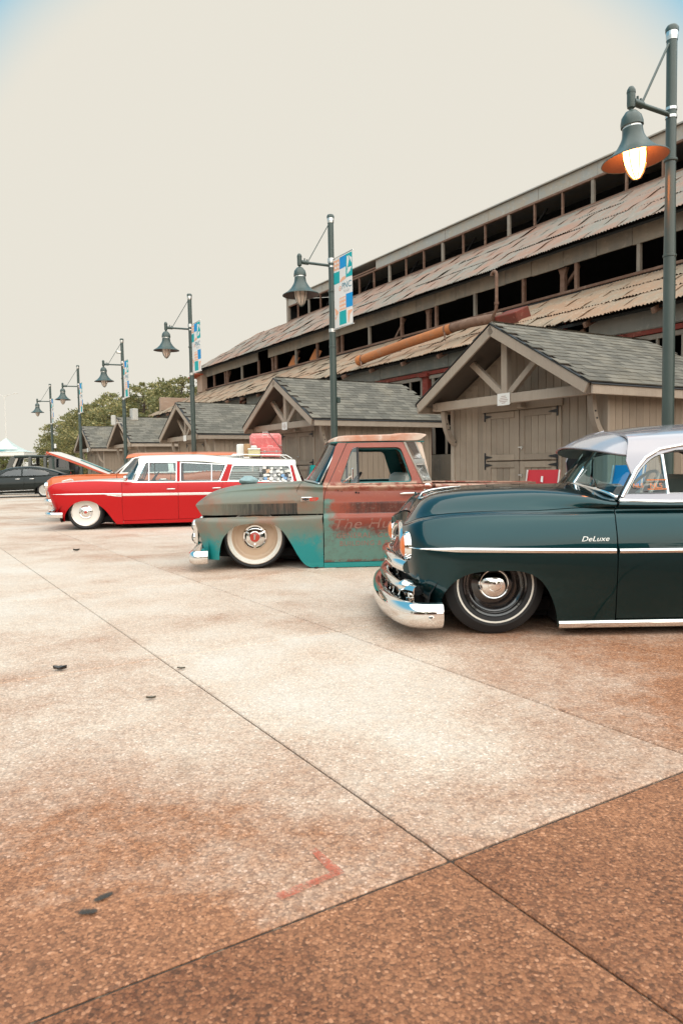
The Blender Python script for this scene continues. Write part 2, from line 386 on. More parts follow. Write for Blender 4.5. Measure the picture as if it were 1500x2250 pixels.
# ------------------------------------------------------------------ market sheds
SH_HALF, SH_APEX, SH_EAVE, SH_LEN = 1.87, 3.30, 2.22, 3.70
SLOPE = math.atan2(SH_APEX - SH_EAVE, SH_HALF)
def plank_mesh(w, h, t=.018):
    key = ('plank', round(w, 3), round(h, 3))
    if key not in cache: cache[key] = MB().cbox((0, 0, 0), (w, t, h), .0035).mesh('plank', SIDING)
    return cache[key]
def shingle_mesh():
    if 'shingle' not in cache:
        k = MB(); w, l = .232, .19
        k.add([(-w/2, 0, 0), (w/2, 0, 0), (w/2 - .004, l, .004), (-w/2 + .004, l, .004), (-w/2, 0, .017), (w/2, 0, .017)], [(4, 5, 2, 3), (0, 1, 5, 4), (0, 4, 3), (1, 2, 5)])
        cache['shingle'] = k.mesh('shingle', SHINGLE)
    return cache['shingle']

def shed(name, s, label, detail, n0=7.9, ds=0.0):
    root = empty(name, sn(s, n0), RZ); tag(root, label, 'shed', 'market sheds behind the lamp posts')
    yw, yb, hw = .62, 3.45, 1.62                     # front wall, back wall, half width
    # core walls
    core = MB()
    core.prism([(-hw, 0), (hw, 0), (hw, SH_EAVE + .06), (0, SH_APEX - .12), (-hw, SH_EAVE + .06)], yw, yb)
    core.build('wall', SIDING, root)
    pw = .152
    # front siding, behind the doors left out
    k = 0; x = -hw + .02; joined = MB()
    while x < hw - .03:
        w = min(pw, hw - .02 - x); xc = x + w / 2
        top = SH_EAVE + .02 + (hw - abs(xc)) * math.tan(SLOPE) - .06
        z0 = 2.12 if -.80 < xc < .80 else 0.02
        h = max(.05, top - z0)
        if detail: inst('plank', plank_mesh(w - .007, h), root, (xc, yw - .010, z0 + h / 2 + rng.uniform(-.004, .004)), (0, 0, rng.uniform(-.004, .004)))
        else: joined.cbox((xc, yw - .010, z0 + h / 2), (w - .008, .018, h), .003)
        x += pw
    for sx in (1, -1):
        y = yw + .02
        while y < yb - .02:
            w = min(pw, yb - y); h = SH_EAVE - .02
            if detail and sx > 0: inst('plank', plank_mesh(w - .007, h), root, (sx * (hw + .009), y + w / 2, .02 + h / 2), (0, 0, math.pi / 2 + rng.uniform(-.004, .004)))
            else: joined.cbox((sx * (hw + .009), y + w / 2, .02 + h / 2), (.018, w - .008, h), .003)
            y += pw
    if joined.v: tag(joined.build('siding_boards', SIDING, root), kind='stuff')
    # corner boards
    for sx in (1, -1):
        MB().cbox((sx * (hw + .012), yw - .016, 1.08), (.09, .052, 2.16), .005).build('corner_board', TRIM, root)
    # roof decks, eave boards, rake boards
    t = .045; L = SH_HALF / math.cos(SLOPE)
    for sx in (1, -1):
        M = Matrix.Rotation(sx * SLOPE, 3, 'Y')
        c = Vector((sx * SH_HALF / 2, SH_LEN / 2, (SH_APEX + SH_EAVE) / 2)) 
        deck = MB().cbox(c - M @ Vector((0, 0, t / 2)), (L, SH_LEN, t), 0, M); deck.build('roof_deck', 'dark_soffit', root)
        rk = MB().cbox(c + Vector((-sx * .004, -SH_LEN / 2 - .021, 0)) - M @ Vector((0, 0, .085)), (L - .01, .04, .15), .006, M); rk.build('rake_board', TRIM, root)
        ed = MB().cbox(c + Vector((0, -SH_LEN / 2 - .018, 0)) - M @ Vector((0, 0, -.001)), (L + .03, .07, .012), 0, M); ed.build('drip_edge', 'black_iron', root)
        MB().cbox((sx * (SH_HALF + .008), SH_LEN / 2, SH_EAVE - .085), (.04, SH_LEN - .01, .135), .006).build('eave_board', TRIM, root)
        MB().cbox((sx * (SH_HALF + .012), SH_LEN / 2, SH_EAVE - .008), (.07, SH_LEN + .05, .010), 0, M).build('drip_edge', 'black_iron', root)
        # shingles: course by course
        ncr, per = 15, 16; ex = L / ncr; j2 = MB(); sh = shingle_mesh()
        for r in range(ncr):
            off = (0, .12, .05, .17)[r % 4]
            for q in range(-1, per + 1):
                yy = -.03 + off + q * .235
                if yy < -.06 or yy > SH_LEN: continue
                d = L - (r + 1) * ex + .02        # distance down from ridge
                d = L - r * ex
                px_ = sx * d * math.cos(SLOPE); pz = SH_APEX - d * math.sin(SLOPE)
                lift = .012 + rng.uniform(0, .004)
                p = Vector((px_, yy + .1, pz)) + M @ Vector((0, 0, lift))
                R3 = M @ Matrix.Rotation(sx * math.pi / 2, 3, 'Z')
                R3 = R3 @ Matrix.Rotation(rng.uniform(-.012, .012), 3, 'Z') @ Matrix.Rotation(.02, 3, 'X')
                if detail == 2 and sx > 0:
                    o = inst('shingle', sh, root); o.matrix_local = Matrix.Translation(p) @ R3.to_4x4()
                else:
                    vs = [R3 @ Vector(v.co) + p for v in sh.vertices]; j2.add(vs, [tuple(f.vertices) for f in sh.polygons])
        if j2.v: tag(j2.build('shingle_courses', SHINGLE, root, fix=False), kind='stuff')
    MB().prism([(-.10, SH_APEX - .04), (0, SH_APEX + .022), (.10, SH_APEX - .04), (0, SH_APEX + .005)], -.03, SH_LEN + .02).build('ridge_cap', SHINGLE, root)
    # open truss
    yt = .30; zb = 2.17
    MB().cbox((0, yt, zb), (3.42, .10, .15), .008).build('tie_beam', TRIM, root)
    for sx in (1, -1):
        MB().cbox((sx * 1.70, yt + .16, zb - .005), (.10, .46, .13), .01).build('beam_return', TRIM, root)
        MB().beam((sx * .04, yt + .004, zb + .05), (sx * .80, yt + .004, zb + .66), .08, .10, .006).build('brace', TRIM, root)
        # curved knee bracket, in a plane across the wall
        out = []
        for i in range(9):
            a = math.pi / 2 * i / 8; out.append((yt + .02 + .56 * (1 - math.cos(a)) * .62, zb - .08 - .62 * math.sin(a)))
        inn = [(y + .075 * (1 - .2 * i / 8), z + .02 + .05 * i / 8) for i, (y, z) in enumerate(out)]
        poly = out + inn[::-1]
        MB().prism([(a, b) for a, b in poly], sx * 1.58 - .045, sx * 1.58 + .045, plane='yz').build('bracket', TRIM, root)
        if detail:
            for (yy, zz) in ((out[2][0] + .035, out[2][1] + .02), (out[3][0] + .036, out[3][1] + .03), (out[6][0] + .036, out[6][1] + .04), (out[7][0] + .036, out[7][1] + .05)):
                MB().lathe([(0, .012), (.013, .01), (.013, 0)], 8, Matrix.Translation((sx * 1.58 + .045, yy, zz)) @ Matrix.Rotation(math.pi / 2, 4, 'Y')).build('bolt', 'black_iron', root)
    MB().cbox((0, yt - .006, (zb + SH_APEX) / 2 - .06), (.13, .10, SH_APEX - zb + .10), .008).build('king_post', TRIM, root)
    MB().cbox((.16, yt + .16, zb - .10), (.10, .12, .09), .01).build('beam_block', TRIM, root)
    # double dutch doors
    MB().cbox((0, yw - .028, 2.085), (1.74, .04, .14), .005).build('door_lintel', SIDING, root)
    for sx in (1, -1):
        MB().cbox((sx * .80, yw - .024, 1.0), (.085, .036, 2.0), .005).build('door_jamb', SIDING, root)
        for (z0, z1, nm) in ((.06, 1.195, 'lower_door'), (1.215, 2.0, 'upper_door')):
            d = empty(nm, (0, 0, 0), 0, root); xa, xb = sx * .008, sx * .752; xm = (xa + xb) / 2; ww = abs(xb - xa)
            MB().cbox((xm, yw - .010, (z0 + z1) / 2), (ww, .022, z1 - z0), .002).build('door_panel', SIDING, d)
            for xx in (xa + sx * .05, xb - sx * .05): MB().cbox((xx, yw - .032, (z0 + z1) / 2), (.098, .026, z1 - z0), .004).build('stile', SIDING, d)
            for zz in (z0 + .05, z1 - .05): MB().cbox((xm, yw - .034, zz), (ww - .2, .026, .098), .004).build('rail', SIDING, d)
            if detail:
                for q in range(4):
                    MB().cbox((xa + sx * (.10 + .055 + q * .145), yw - .024, (z0 + z1) / 2), (.138, .012, z1 - z0 - .2), .003).build('plank', SIDING, d)
            for zz in ((z0 + .10, z1 - .055) if nm == 'lower_door' else (z0 + .055, z1 - .06)):
                hb = MB(); yy = yw - .052
                hb.cbox((xb + sx * .03, yy, zz), (.028, .012, .15), .003)
                hb.add([(xb + sx * .016, yy - .005, zz - .028), (xb - sx * .11, yy - .005, zz - .010), (xb - sx * .15, yy - .005, zz), (xb - sx * .11, yy - .005, zz + .010), (xb + sx * .016, yy - .005, zz + .028),
                        (xb + sx * .016, yy + .004, zz - .028), (xb - sx * .11, yy + .004, zz - .010), (xb - sx * .15, yy + .004, zz), (xb - sx * .11, yy + .004, zz + .010), (xb + sx * .016, yy + .004, zz + .028)],
                       [(0, 1, 2, 3, 4), (9, 8, 7, 6, 5), (0, 5, 6, 1), (1, 6, 7, 2), (2, 7, 8, 3), (3, 8, 9, 4)])
                hb.build('hinge', 'black_iron', d)
    for zz in (1.42, .98):
        MB().cbox((.03, yw - .052, zz), (.10, .014, .022), .004).cbox((.06, yw - .062, zz - .01), (.02, .02, .05), .004).build('latch', 'steel_band', root)
    # notice on the beam
    sg = MB().cbox((0, yt - .062, zb - .005), (.27, .006, .185), 0).build('notice', 'paper_white', root)
    if detail:
        for i, (w, z) in enumerate(((.10, .045), (.14, .018), (.19, -.008), (.17, -.034), (.08, -.058))):
            MB().cbox((0, yt - .0660, zb - .005 + z), (w, .001, .010), 0).build('print_line', mat('notice_ink', (.42, .30, .26), .8), sg)
    return root
for i, (s, lab, det) in enumerate([(8.40, 'largest tan board shed with double doors, behind the black coupe', 2),
                                   (15.85, 'tan shed with open gable behind the truck cab and pink suitcases', 1),
                                   (22.95, 'grey roofed tan shed behind the middle of the red wagon', 0),
                                   (30.2, 'small tan shed behind the windscreen of the orange car', 0),
                                   (36.9, 'farthest and smallest shed of the row beside the trees', 0)]):
    shed('market_shed', s, lab, det)

# ------------------------------------------------------------------ ruined factory hall (street frame: x=-s, y=n)
hall = empty('factory_hall', (0, 0, 0), RZ); tag(hall, 'long derelict factory hall with rusted corrugated roofs and empty windows', 'building')
S0, S1 = -4.0, 40.4
def hb_(name, s0, s1, n, z, dn, dz, m, b=0.0, parent=None): return MB().cbox((-(s0 + s1) / 2, n, z), (abs(s1 - s0), dn, dz), b).build(name, m, parent or hall)
# corrugated sheets
def corr_mesh(key, length, width, rag, seed, m, wave=.085, amp=.013):
    if key in cache: return cache[key]
    r = random.Random(seed); nx = int(width / wave * 6); ny = 7; k = MB(); vs = []
    low = [0.0] * (nx + 1); cur = 0
    for i in range(nx + 1):
        if i % 6 == 0: cur = r.uniform(0, rag) if r.random() < .5 else cur * .5
        low[i] = cur
    for j in range(ny + 1):
        for i in range(nx + 1):
            x = -width / 2 + width * i / nx; y = length * j / ny
            if j == 0: y = low[i]
            z = amp * math.sin(2 * math.pi * x / wave) + .02 * math.sin(j * 1.3 + seed) * (1 if 0 < j < ny else .3) + r.uniform(-.002, .002)
            if j == 0: z += r.uniform(-.035, .012) * (1 if rag > .05 else .2)
            vs.append((x, y, z))
    fs = [(j * (nx + 1) + i, j * (nx + 1) + i + 1, (j + 1) * (nx + 1) + i + 1, (j + 1) * (nx + 1) + i) for j in range(ny) for i in range(nx)]
    k.add(vs, fs); me = k.mesh('roof_sheet', m, True); cache[key] = me; return me
def roof_tier(n0, z0, n1, z1, m, tag_, rag, courses, w, broken=()):
    dn_, dz_ = (n1 - n0) / courses, (z1 - z0) / courses; L = math.hypot(dn_, dz_) + .16; ang = math.atan2(z1 - z0, n1 - n0)
    for c in range(courses):
        s = S0 - (.3 * c) % w; i = 0
        while s < S1 + .1 - .3 * (c > 0):
            kind = i % 5 if (c or not any(a < s < b for a, b in broken)) else 5 + i % 3
            me = corr_mesh((tag_, kind), L, w + .07, (rag if kind < 5 else .34), 11 + kind, m)
            inst('roof_sheet', me, hall, (-s - w / 2, n0 + dn_ * c + rng.uniform(-.03, .025) * (1 if c else .5), z0 + dz_ * c + (.007 if i % 2 else 0) + .016 * (1 if c else 0) + rng.uniform(0, .006)), (ang - .010 + rng.uniform(-.003, .003), rng.uniform(-.004, .004), rng.uniform(-.004, .004)))
            s += w; i += 1
roof_tier(12.28, 4.12, 15.45, 5.58, ROOF_LOW, 'low', .05, 3, .98, broken=((19.2, 22.5), (27.0, 30.5), (10.7, 13.2), (37, 42)))
roof_tier(14.93, 6.74, 18.96, 9.13, ROOF_MID, 'mid', .03, 3, .98)
# dark decks under the sheets keep the hall closed
for (a, b, c, d) in ((12.5, 4.12, 15.5, 5.46), (15.1, 6.72, 19.0, 9.04)):
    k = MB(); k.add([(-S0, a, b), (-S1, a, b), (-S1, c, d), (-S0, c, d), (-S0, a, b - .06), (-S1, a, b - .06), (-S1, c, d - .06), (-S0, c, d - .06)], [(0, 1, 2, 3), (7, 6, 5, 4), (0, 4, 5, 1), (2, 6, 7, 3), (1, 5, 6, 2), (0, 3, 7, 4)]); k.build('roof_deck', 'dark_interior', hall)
for s in np.arange(S0, S1, 1.6):
    MB().beam((-s, 12.36, 4.00), (-s, 12.9, 4.25), .07, .11, .004).build('rafter_tail', BROWN_STEEL, hall)
# tier one wall: gutter beam, columns, windows
x = S0; bp = 0
gaps = [(10.6, 11.3), (20.6, 21.6), (28.2, 28.7)]
while x < S1 - .5:
    L = 3.2
    if not any(a < x + L and b > x for a, b in gaps): MB().cbox((-(x + L / 2), 12.80, 4.00), (L - .015, .16, .46), .02).build('gutter_beam', CONCR, hall)
    else:
        a, b = next((a, b) for a, b in gaps if a < x + L and b > x)
        for (p, q) in ((x, a), (b, x + L)):
            if q - p > .1: MB().cbox((-(p + q) / 2, 12.80, 4.0 + rng.uniform(-.03, .0)), (q - p, .16, .46), .02, Matrix.Rotation(rng.uniform(-.02, .02), 3, 'Y')).build('gutter_beam', CONCR, hall)
        MB().tube([(-a - .1, 12.74, 3.98), (-(a + b) / 2, 12.70, 3.90), (-b + .05, 12.74, 3.96)], .05, 8).build('broken_gutter', BROWN_STEEL, hall)
        k = MB(); k.beam((-b + .15, 12.70, 4.25), (-b + .05, 12.66, 3.80), .18, .02, 0); k.build('hanging_plate', REDSTEEL, hall)
    x += L
for s in np.arange(S0 + 1.05, S1, 3.2):
    MB().cbox((-s, 12.84, 1.95), (.24, .18, 3.9), .01).build('column', REDSTEEL, hall)
    MB().cbox((-s, 12.78, 3.66), (.34, .22, .12), .02).build('column_head', REDSTEEL, hall)
for s in np.arange(S0 + 1.05, S1 - 3, 3.2):
    hb_('window_head', s + .13, s + 3.07, 12.80, 3.70, .10, .10, REDSTEEL, .006)
    fr = hb_('window_frame', s + .16, s + 3.04, 12.82, 3.59, .07, .10, WEATHERED, .006)
    for q in range(6):
        MB().cbox((-(s + .20 + q * .54), 12.82, 2.5), (.045 if q not in (0, 5) else .09, .06, 2.1), .005).build('mullion', WEATHERED, fr)
    for zz in (3.12, 2.65, 2.2): MB().cbox((-(s + 1.6), 12.825, zz), (2.86, .04, .035), .004).build('glazing_bar', WEATHERED, fr)
hb_('low_wall', S0, S1, 12.86, .72, .14, 1.44, STUCCO)
# tier two: sill, posts, openings, fascia boards
hb_('sill', S0, S1, 15.46, 5.66, .16, .07, BROWN_STEEL, .006); hb_('sill', S0, S1, 15.52, 5.58, .20, .08, 'black_iron')
s = S0; i = 0
P2 = [11.41, 13.29, 15.17, 17.2, 19.08, 21.0, 23.04, 25.0, 27.0, 28.9, 30.9, 32.8, 34.8, 36.7, 38.6, 40.2, 9.5, 7.6, 5.6, 3.7, 1.8, -.2, -2.2]
for i, s in enumerate(P2):
    MB().cbox((-s, 15.50, 6.04), (.10, .10, .74), .008).build('post', BROWN_STEEL if i % 3 else WEATHERED, hall)
    if i % 3 == 1:
        k = MB().cbox((-s - .55, 15.62, 6.02), (.15, .12, .72), .006); k.prism([(-s - .70, 6.38), (-s - .40, 6.38), (-s - .475, 6.20), (-s - .625, 6.20)], 15.57, 15.67); k.build('bracket_post', BROWN_STEEL, hall)
    if i % 4 == 1: MB().beam((-s - .1, 15.72, 6.36), (-s - .85, 15.78, 5.72), .07, .08, .005).build('strut', BROWN_STEEL, hall)
x = S0; i = 0
while x < S1:
    L = 1.05 + rng.uniform(-.1, .1)
    if not (31.3 < x < 31.9):
        MB().cbox((-(x + L / 2), 15.46 + rng.uniform(-.008, .008), 6.62 + rng.uniform(-.01, .01)), (L - .008, .05, .50), .006, Matrix.Rotation(rng.uniform(-.006, .006), 3, 'Y')).build('fascia_board', STUCCO, hall)
    x += L
hb_('fascia_trim', S0, S1, 15.43, 6.88, .07, .035, 'black_iron')
# tier three: clerestory
S3 = 36.2
hb_('sill', S0, S3, 18.98, 9.17, .14, .06, BROWN_STEEL, .006); hb_('window_head', S0, S3, 18.98, 9.97, .10, .07, BROWN_STEEL, .006)
hb_('flashing', S0, S3, 18.93, 9.115, .10, .04, ROOF_MID)
s = 13.22 - 1.215 * 14; i = 0
while s < S3 - .3:
    wd = .12 if i % 3 == 1 else .055
    if s > S0: MB().cbox((-s, 18.99, 9.57), (wd, .09, .76), .006).build('post', BROWN_STEEL if wd < .1 else WEATHERED, hall)
    if i % 3 == 0 and s > S0: MB().beam((-s - .1, 19.7, 9.95), (-s - 1.1, 19.7, 9.15), .05, .05, 0).build('strut', 'black_iron', hall)
    s += 1.215; i += 1
MB().cbox((-S3 + .02, 18.98, 9.75), (.20, .16, 1.30), .01).build('corner_post', WEATHERED, hall)
x = S0; i = 0
while x < S3:
    L = min(2.43, S3 - x)
    if 15.9 < x < 17.6:        # missing sheet: bare battens
        hb_('batten', x, x + L, 18.97, 10.06, .06, .06, BROWN_STEEL, .004); hb_('batten', x, x + L, 19.02, 10.30, .05, .05, 'black_iron')
    elif 18.2 < x < 20.0:      # a sheet hanging loose
        MB().cbox((-(x + L / 2), 18.90, 10.28), (L - .02, .02, .34), .004, Matrix.Rotation(-.5, 3, 'X') @ Matrix.Rotation(.04, 3, 'Y')).build('loose_sheet', GALV, hall)
    elif 26.0 < x < 28.0: hb_('batten', x, x + L, 18.97, 10.08, .06, .07, BROWN_STEEL, .004)
    else: MB().cbox((-(x + L / 2), 18.95 + rng.uniform(-.01, .01), 10.20), (L - .015, .03, .40), .004, Matrix.Rotation(rng.uniform(-.004, .004), 3, 'Y')).build('fascia_sheet', GALV, hall)
    x += L
k = MB(); k.add([(-S0, 18.84, 10.40), (-S3 - .1, 18.84, 10.40), (-S3 - .1, 22.5, 10.95), (-S0, 22.5, 10.95), (-S0, 18.84, 10.44), (-S3 - .1, 18.84, 10.44), (-S3 - .1, 22.5, 10.99), (-S0, 22.5, 10.99)],
      [(0, 1, 2, 3), (7, 6, 5, 4), (0, 4, 5, 1), (1, 5, 6, 2), (2, 6, 7, 3), (0, 3, 7, 4)]); k.build('monitor_roof', GALV, hall)
# far half: closed shell, end walls, floor
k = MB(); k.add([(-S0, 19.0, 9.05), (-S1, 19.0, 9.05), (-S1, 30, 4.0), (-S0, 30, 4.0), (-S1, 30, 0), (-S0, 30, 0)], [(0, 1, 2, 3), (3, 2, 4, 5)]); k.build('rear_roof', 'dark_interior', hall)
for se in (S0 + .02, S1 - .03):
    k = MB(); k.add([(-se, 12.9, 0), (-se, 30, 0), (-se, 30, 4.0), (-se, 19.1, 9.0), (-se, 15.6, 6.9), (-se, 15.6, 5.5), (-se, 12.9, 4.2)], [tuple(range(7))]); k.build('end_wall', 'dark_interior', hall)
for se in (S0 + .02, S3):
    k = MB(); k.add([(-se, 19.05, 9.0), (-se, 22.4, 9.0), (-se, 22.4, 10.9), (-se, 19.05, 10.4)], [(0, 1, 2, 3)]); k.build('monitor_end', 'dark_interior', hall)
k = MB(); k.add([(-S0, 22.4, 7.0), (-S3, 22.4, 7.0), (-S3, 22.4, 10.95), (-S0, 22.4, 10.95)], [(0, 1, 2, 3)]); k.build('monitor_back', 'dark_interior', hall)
k = MB(); k.cbox((-S1 - .05, 14.4, 2.6), (.30, 2.9, 5.2), .02).build('brick_end_wall', make_rust('pale_brick', (.34, .24, .18), (.40, .28, .21), (.46, .36, .29)), hall)
MB().cbox((-S1 + .3, 15.35, 6.02), (.75, .35, 1.0), .02).build('brick_pier', MATS['pale_brick'], hall)
k = MB(); k.beam((-S1 + .75, 15.0, 6.52), (-S1 - .35, 15.0, 6.40), .5, .06, 0); k.build('pier_cap', mat('red_tile', (.40, .085, .04), .6), hall)
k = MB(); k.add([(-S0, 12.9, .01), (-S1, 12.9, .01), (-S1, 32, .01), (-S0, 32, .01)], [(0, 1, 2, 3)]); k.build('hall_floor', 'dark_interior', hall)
for s in (27.6, 29.6):  # orange panels added as sunlit wall patches; the light is in their colour
    k = MB(); k.cbox((-s, 15.75, 5.95), (.62, .03, .55), .01, Matrix.Rotation(.3, 3, 'Y') @ Matrix.Rotation(-.4, 3, 'X')); k.build('sunlit_patch', ORANGE_RUST, hall)
# pipes on the roof
def on_low(s, n, up_=0.0): return (-s, n, 4.14 + (n - 12.28) * .4606 + up_)
pipe = empty('duct_pipe', (0, 0, 0), RZ); tag(pipe, 'long orange rusted duct lying down the low corrugated roof', 'pipe')
pp = [on_low(19.15, 12.45, .20), on_low(17.2, 12.75, .30), on_low(15.35, 13.0, .36)]; pq = [on_low(15.35, 13.0, .36), on_low(14.75, 13.1, .36), on_low(14.3, 13.25, .30), on_low(13.95, 13.5, .22)]
MB().tube(pp, .135, 18, False).build('pipe_run', ORANGE_RUST, pipe, 40)
MB().tube([Vector(p) for p in pq], .125, 18, True).build('elbow', BROWN_STEEL, pipe, 40)
MB().lathe([(.135, 0), (.155, 0), (.155, .14), (.135, .14), (.128, .10), (.128, 0)], 20, Matrix.Translation(pp[0]) @ (Vector(pp[1]) - Vector(pp[0])).to_track_quat('Z', 'Y').to_matrix().to_4x4()).build('end_collar', ORANGE_RUST, pipe, 40)
k = MB(); d0 = Vector(pp[0]); dd = (Vector(pp[1]) - d0).normalized()
k.lathe([(0, .3), (.130, .3)], 16, Matrix.Translation(d0) @ dd.to_track_quat('Z', 'Y').to_matrix().to_4x4()); k.build('pipe_inside', 'dark_interior', pipe)
for t_, c in ((.95, 0), (.06, 1)):
    c0 = Vector(pp[0]).lerp(Vector(pp[2]), t_)
    MB().lathe([(.135, -.02), (.15, -.02), (.15, .02), (.135, .02)], 18, Matrix.Translation(c0) @ dd.to_track_quat('Z', 'Y').to_matrix().to_4x4()).build('strap', BROWN_STEEL, pipe)
    MB().beam(c0 + Vector((0, -.10, -.02)), c0 + Vector((.12, -.16, -.30)), .04, .04).build('strap_leg', BROWN_STEEL, pipe)
MB().cbox(on_low(13.65, 13.55, .14), (.75, .5, .30), .02, Matrix.Rotation(.43, 3, 'X')).build('hopper', REDSTEEL, pipe)
vp = empty('vent_pipe', (0, 0, 0), RZ); tag(vp, 'thin hooked rusty vent pipe standing above the duct elbow', 'pipe')
b0 = Vector(on_low(14.1, 13.3, .2)); pts = [b0, b0 + Vector((.08, -.08, .10)), b0 + Vector((.24, -.12, .24)), b0 + Vector((.26, -.12, .40)), b0 + Vector((.26, -.12, 1.05))]
for i in range(6): a = math.pi * i / 5; pts.append(b0 + Vector((.26 - .09 * (1 - math.cos(a)), -.12, 1.12 + .09 * math.sin(a))))
MB().tube(pts, .042, 12).build('pipe_run', BROWN_STEEL, vp, 40)
MB().lathe([(.05, -.03), (.06, -.03), (.06, .03), (.05, .03)], 12, Matrix.Translation(pts[3])).build('coupling', BROWN_STEEL, vp)

# ------------------------------------------------------------------ street lamps
mat('lamp_glass_off', (.70, .58, .48), .25, coat=.6)
mat('bulb_glow', (1, .6, .3), .4, emit=(1.0, .26, .06), es=11)
mat('shade_inside', (.045, .028, .022), .6)
LAMPS = [(4.79, 7.00, 'nearest street lamp with its bulb glowing orange, behind the black coupe', True),
         (11.28, 6.79, 'green street lamp with a checkered banner behind the truck cab', False),
         (18.01, 6.62, 'green street lamp rising behind the red wagon roof', False),
         (25.10, 6.79, 'street lamp carrying white boxes on its pole', False),
         (32.20, 6.83, 'slender street lamp behind the raised hood of the orange car', False),
         (39.60, 7.00, 'farthest pale street lamp of the row beside the trees', False)]
def lamp(s, n, label, lit, i):
    r = empty('street_lamp', sn(s, n), RZ); tag(r, label, 'street lamp', 'green bell lamps along the sheds')
    g = 'lamp_green'
    MB().lathe([(.20, 0), (.20, .05), (.15, .10), (.15, .45), (.11, .52), (.066, .56)], 20).build('base', g, r, 35)
    MB().lathe([(.062, .5), (.060, 3.3), (.052, 4.0), (.052, 5.50)], 18).build('pole', g, r, True)
    MB().lathe([(.056, 5.46), (.060, 5.50), (.060, 5.545)], 18).build('cap_band', 'steel_band', r)
    MB().lathe([(.064, 5.545), (.066, 5.58), (.05, 5.605), (0, 5.615)], 18).build('cap', g, r, 40)
    for z in (4.27, 3.3): MB().lathe([(.056, z - .016), (.068, z - .010), (.068, z + .010), (.056, z + .016)], 18).build('ring', g, r, 30)
    for z in (4.70, 4.78): MB().lathe([(.055, z - .014), (.0585, z - .014), (.0585, z + .014), (.055, z + .014)], 16).build('band', 'steel_band', r)
    ay = -.64; za = 4.60
    MB().tube([(0, -.04, za + .12), (0, ay + .12, za + .11)], .024, 12).build('arm', g, r, 40)
    k = MB().tube([(0, ay + .17, za + .11), (0, ay + .03, za + .11)], .036, 12); k.tube([(0, ay + .15, za + .10), (0, ay + .15, za + .17)], .012, 8); k.tube([(0, ay + .10, za + .10), (0, ay + .10, za + .18)], .012, 8); k.build('arm_clamp', g, r, 40)
    MB().tube([(0, ay + .16, za + .12), (0, -.05, 5.42)], .008 if i else .012, 8).build('stay_rod', g, r, 40)
    T = Matrix.Translation((0, ay, 0))
    MB().lathe([(.0, .25 + za), (.022, .245 + za), (.040, .215 + za), (.040, .20 + za), (.043, .20 + za), (.043, .185 + za), (.040, .185 + za), (.040, .07 + za), (.036, .045 + za), (.018, .03 + za), (.018, .0 + za)], 18, T).build('knuckle', g, r, 35)
    hd = empty('lamp_head', (0, ay, za), 0, r)
    if lit: hd.rotation_euler = (rad(4.5), rad(-3), 0)
    else: hd.rotation_euler = (rad(rng.uniform(-1.5, 1.5)), rad(rng.uniform(-1.5, 1.5)), 0)
    MB().lathe([(.02, .02), (.055, .005), (.095, -.045), (.108, -.10), (.108, -.135), (.098, -.135), (.098, -.11)], 26).build('dome', g, hd, 35)
    MB().lathe([(.094, -.13), (.094, -.165)], 24).build('neck_band', 'steel_band', hd)
    sh = [(.096, -.155), (.100, -.20), (.106, -.235), (.125, -.275), (.165, -.335), (.225, -.395), (.29, -.435), (.318, -.452), (.320, -.462), (.312, -.460)]
    MB().lathe(sh, 40).build('shade', g, hd, 40)
    MB().lathe([(.312, -.460), (.285, -.440), (.22, -.404), (.16, -.345), (.118, -.285), (.09, -.24), (.0, -.235)], 40).build('shade_lining', 'shade_inside', hd, True)
    MB().lathe([(.105, -.30), (.112, -.36), (.112, -.42), (.100, -.50), (.07, -.58), (.035, -.63), (0, -.645)], 24).build('bulb_glass', 'bulb_glow' if lit else 'lamp_glass_off', hd, True)
    for q in range(8):
        a = 2 * math.pi * q / 8 + .2
        MB().tube([(math.cos(a) * rr, math.sin(a) * rr, z) for rr, z in ((.115, -.36), (.117, -.43), (.104, -.51), (.074, -.588), (.037, -.638), (.004, -.655))], .0045, 6).build('cage_wire', g, hd)
    MB().lathe([(.112, -.365), (.122, -.365), (.122, -.345), (.112, -.345)], 20, close=True).build('cage_ring', g, hd)
    return r
lamp_roots = [lamp(s, n, l, lit, i) for i, (s, n, l, lit) in enumerate(LAMPS)]
# small plate boxes on the poles
for i, (dx, dy, z, sx, sy, sz, nm, lab, cat) in {1: (.0, -.085, 2.35, .07, .05, .10, 'junction_box', 'small grey junction box on the banner lamp pole', 'box')}.items():
    b = MB().cbox((0, 0, 0), (sx, sy, sz), .006).build(nm, 'lamp_green'); b.location = lamp_roots[i].matrix_basis @ Vector((dx + .06, .06, z)); b.rotation_euler = (0, 0, RZ); tag(b, lab, cat)

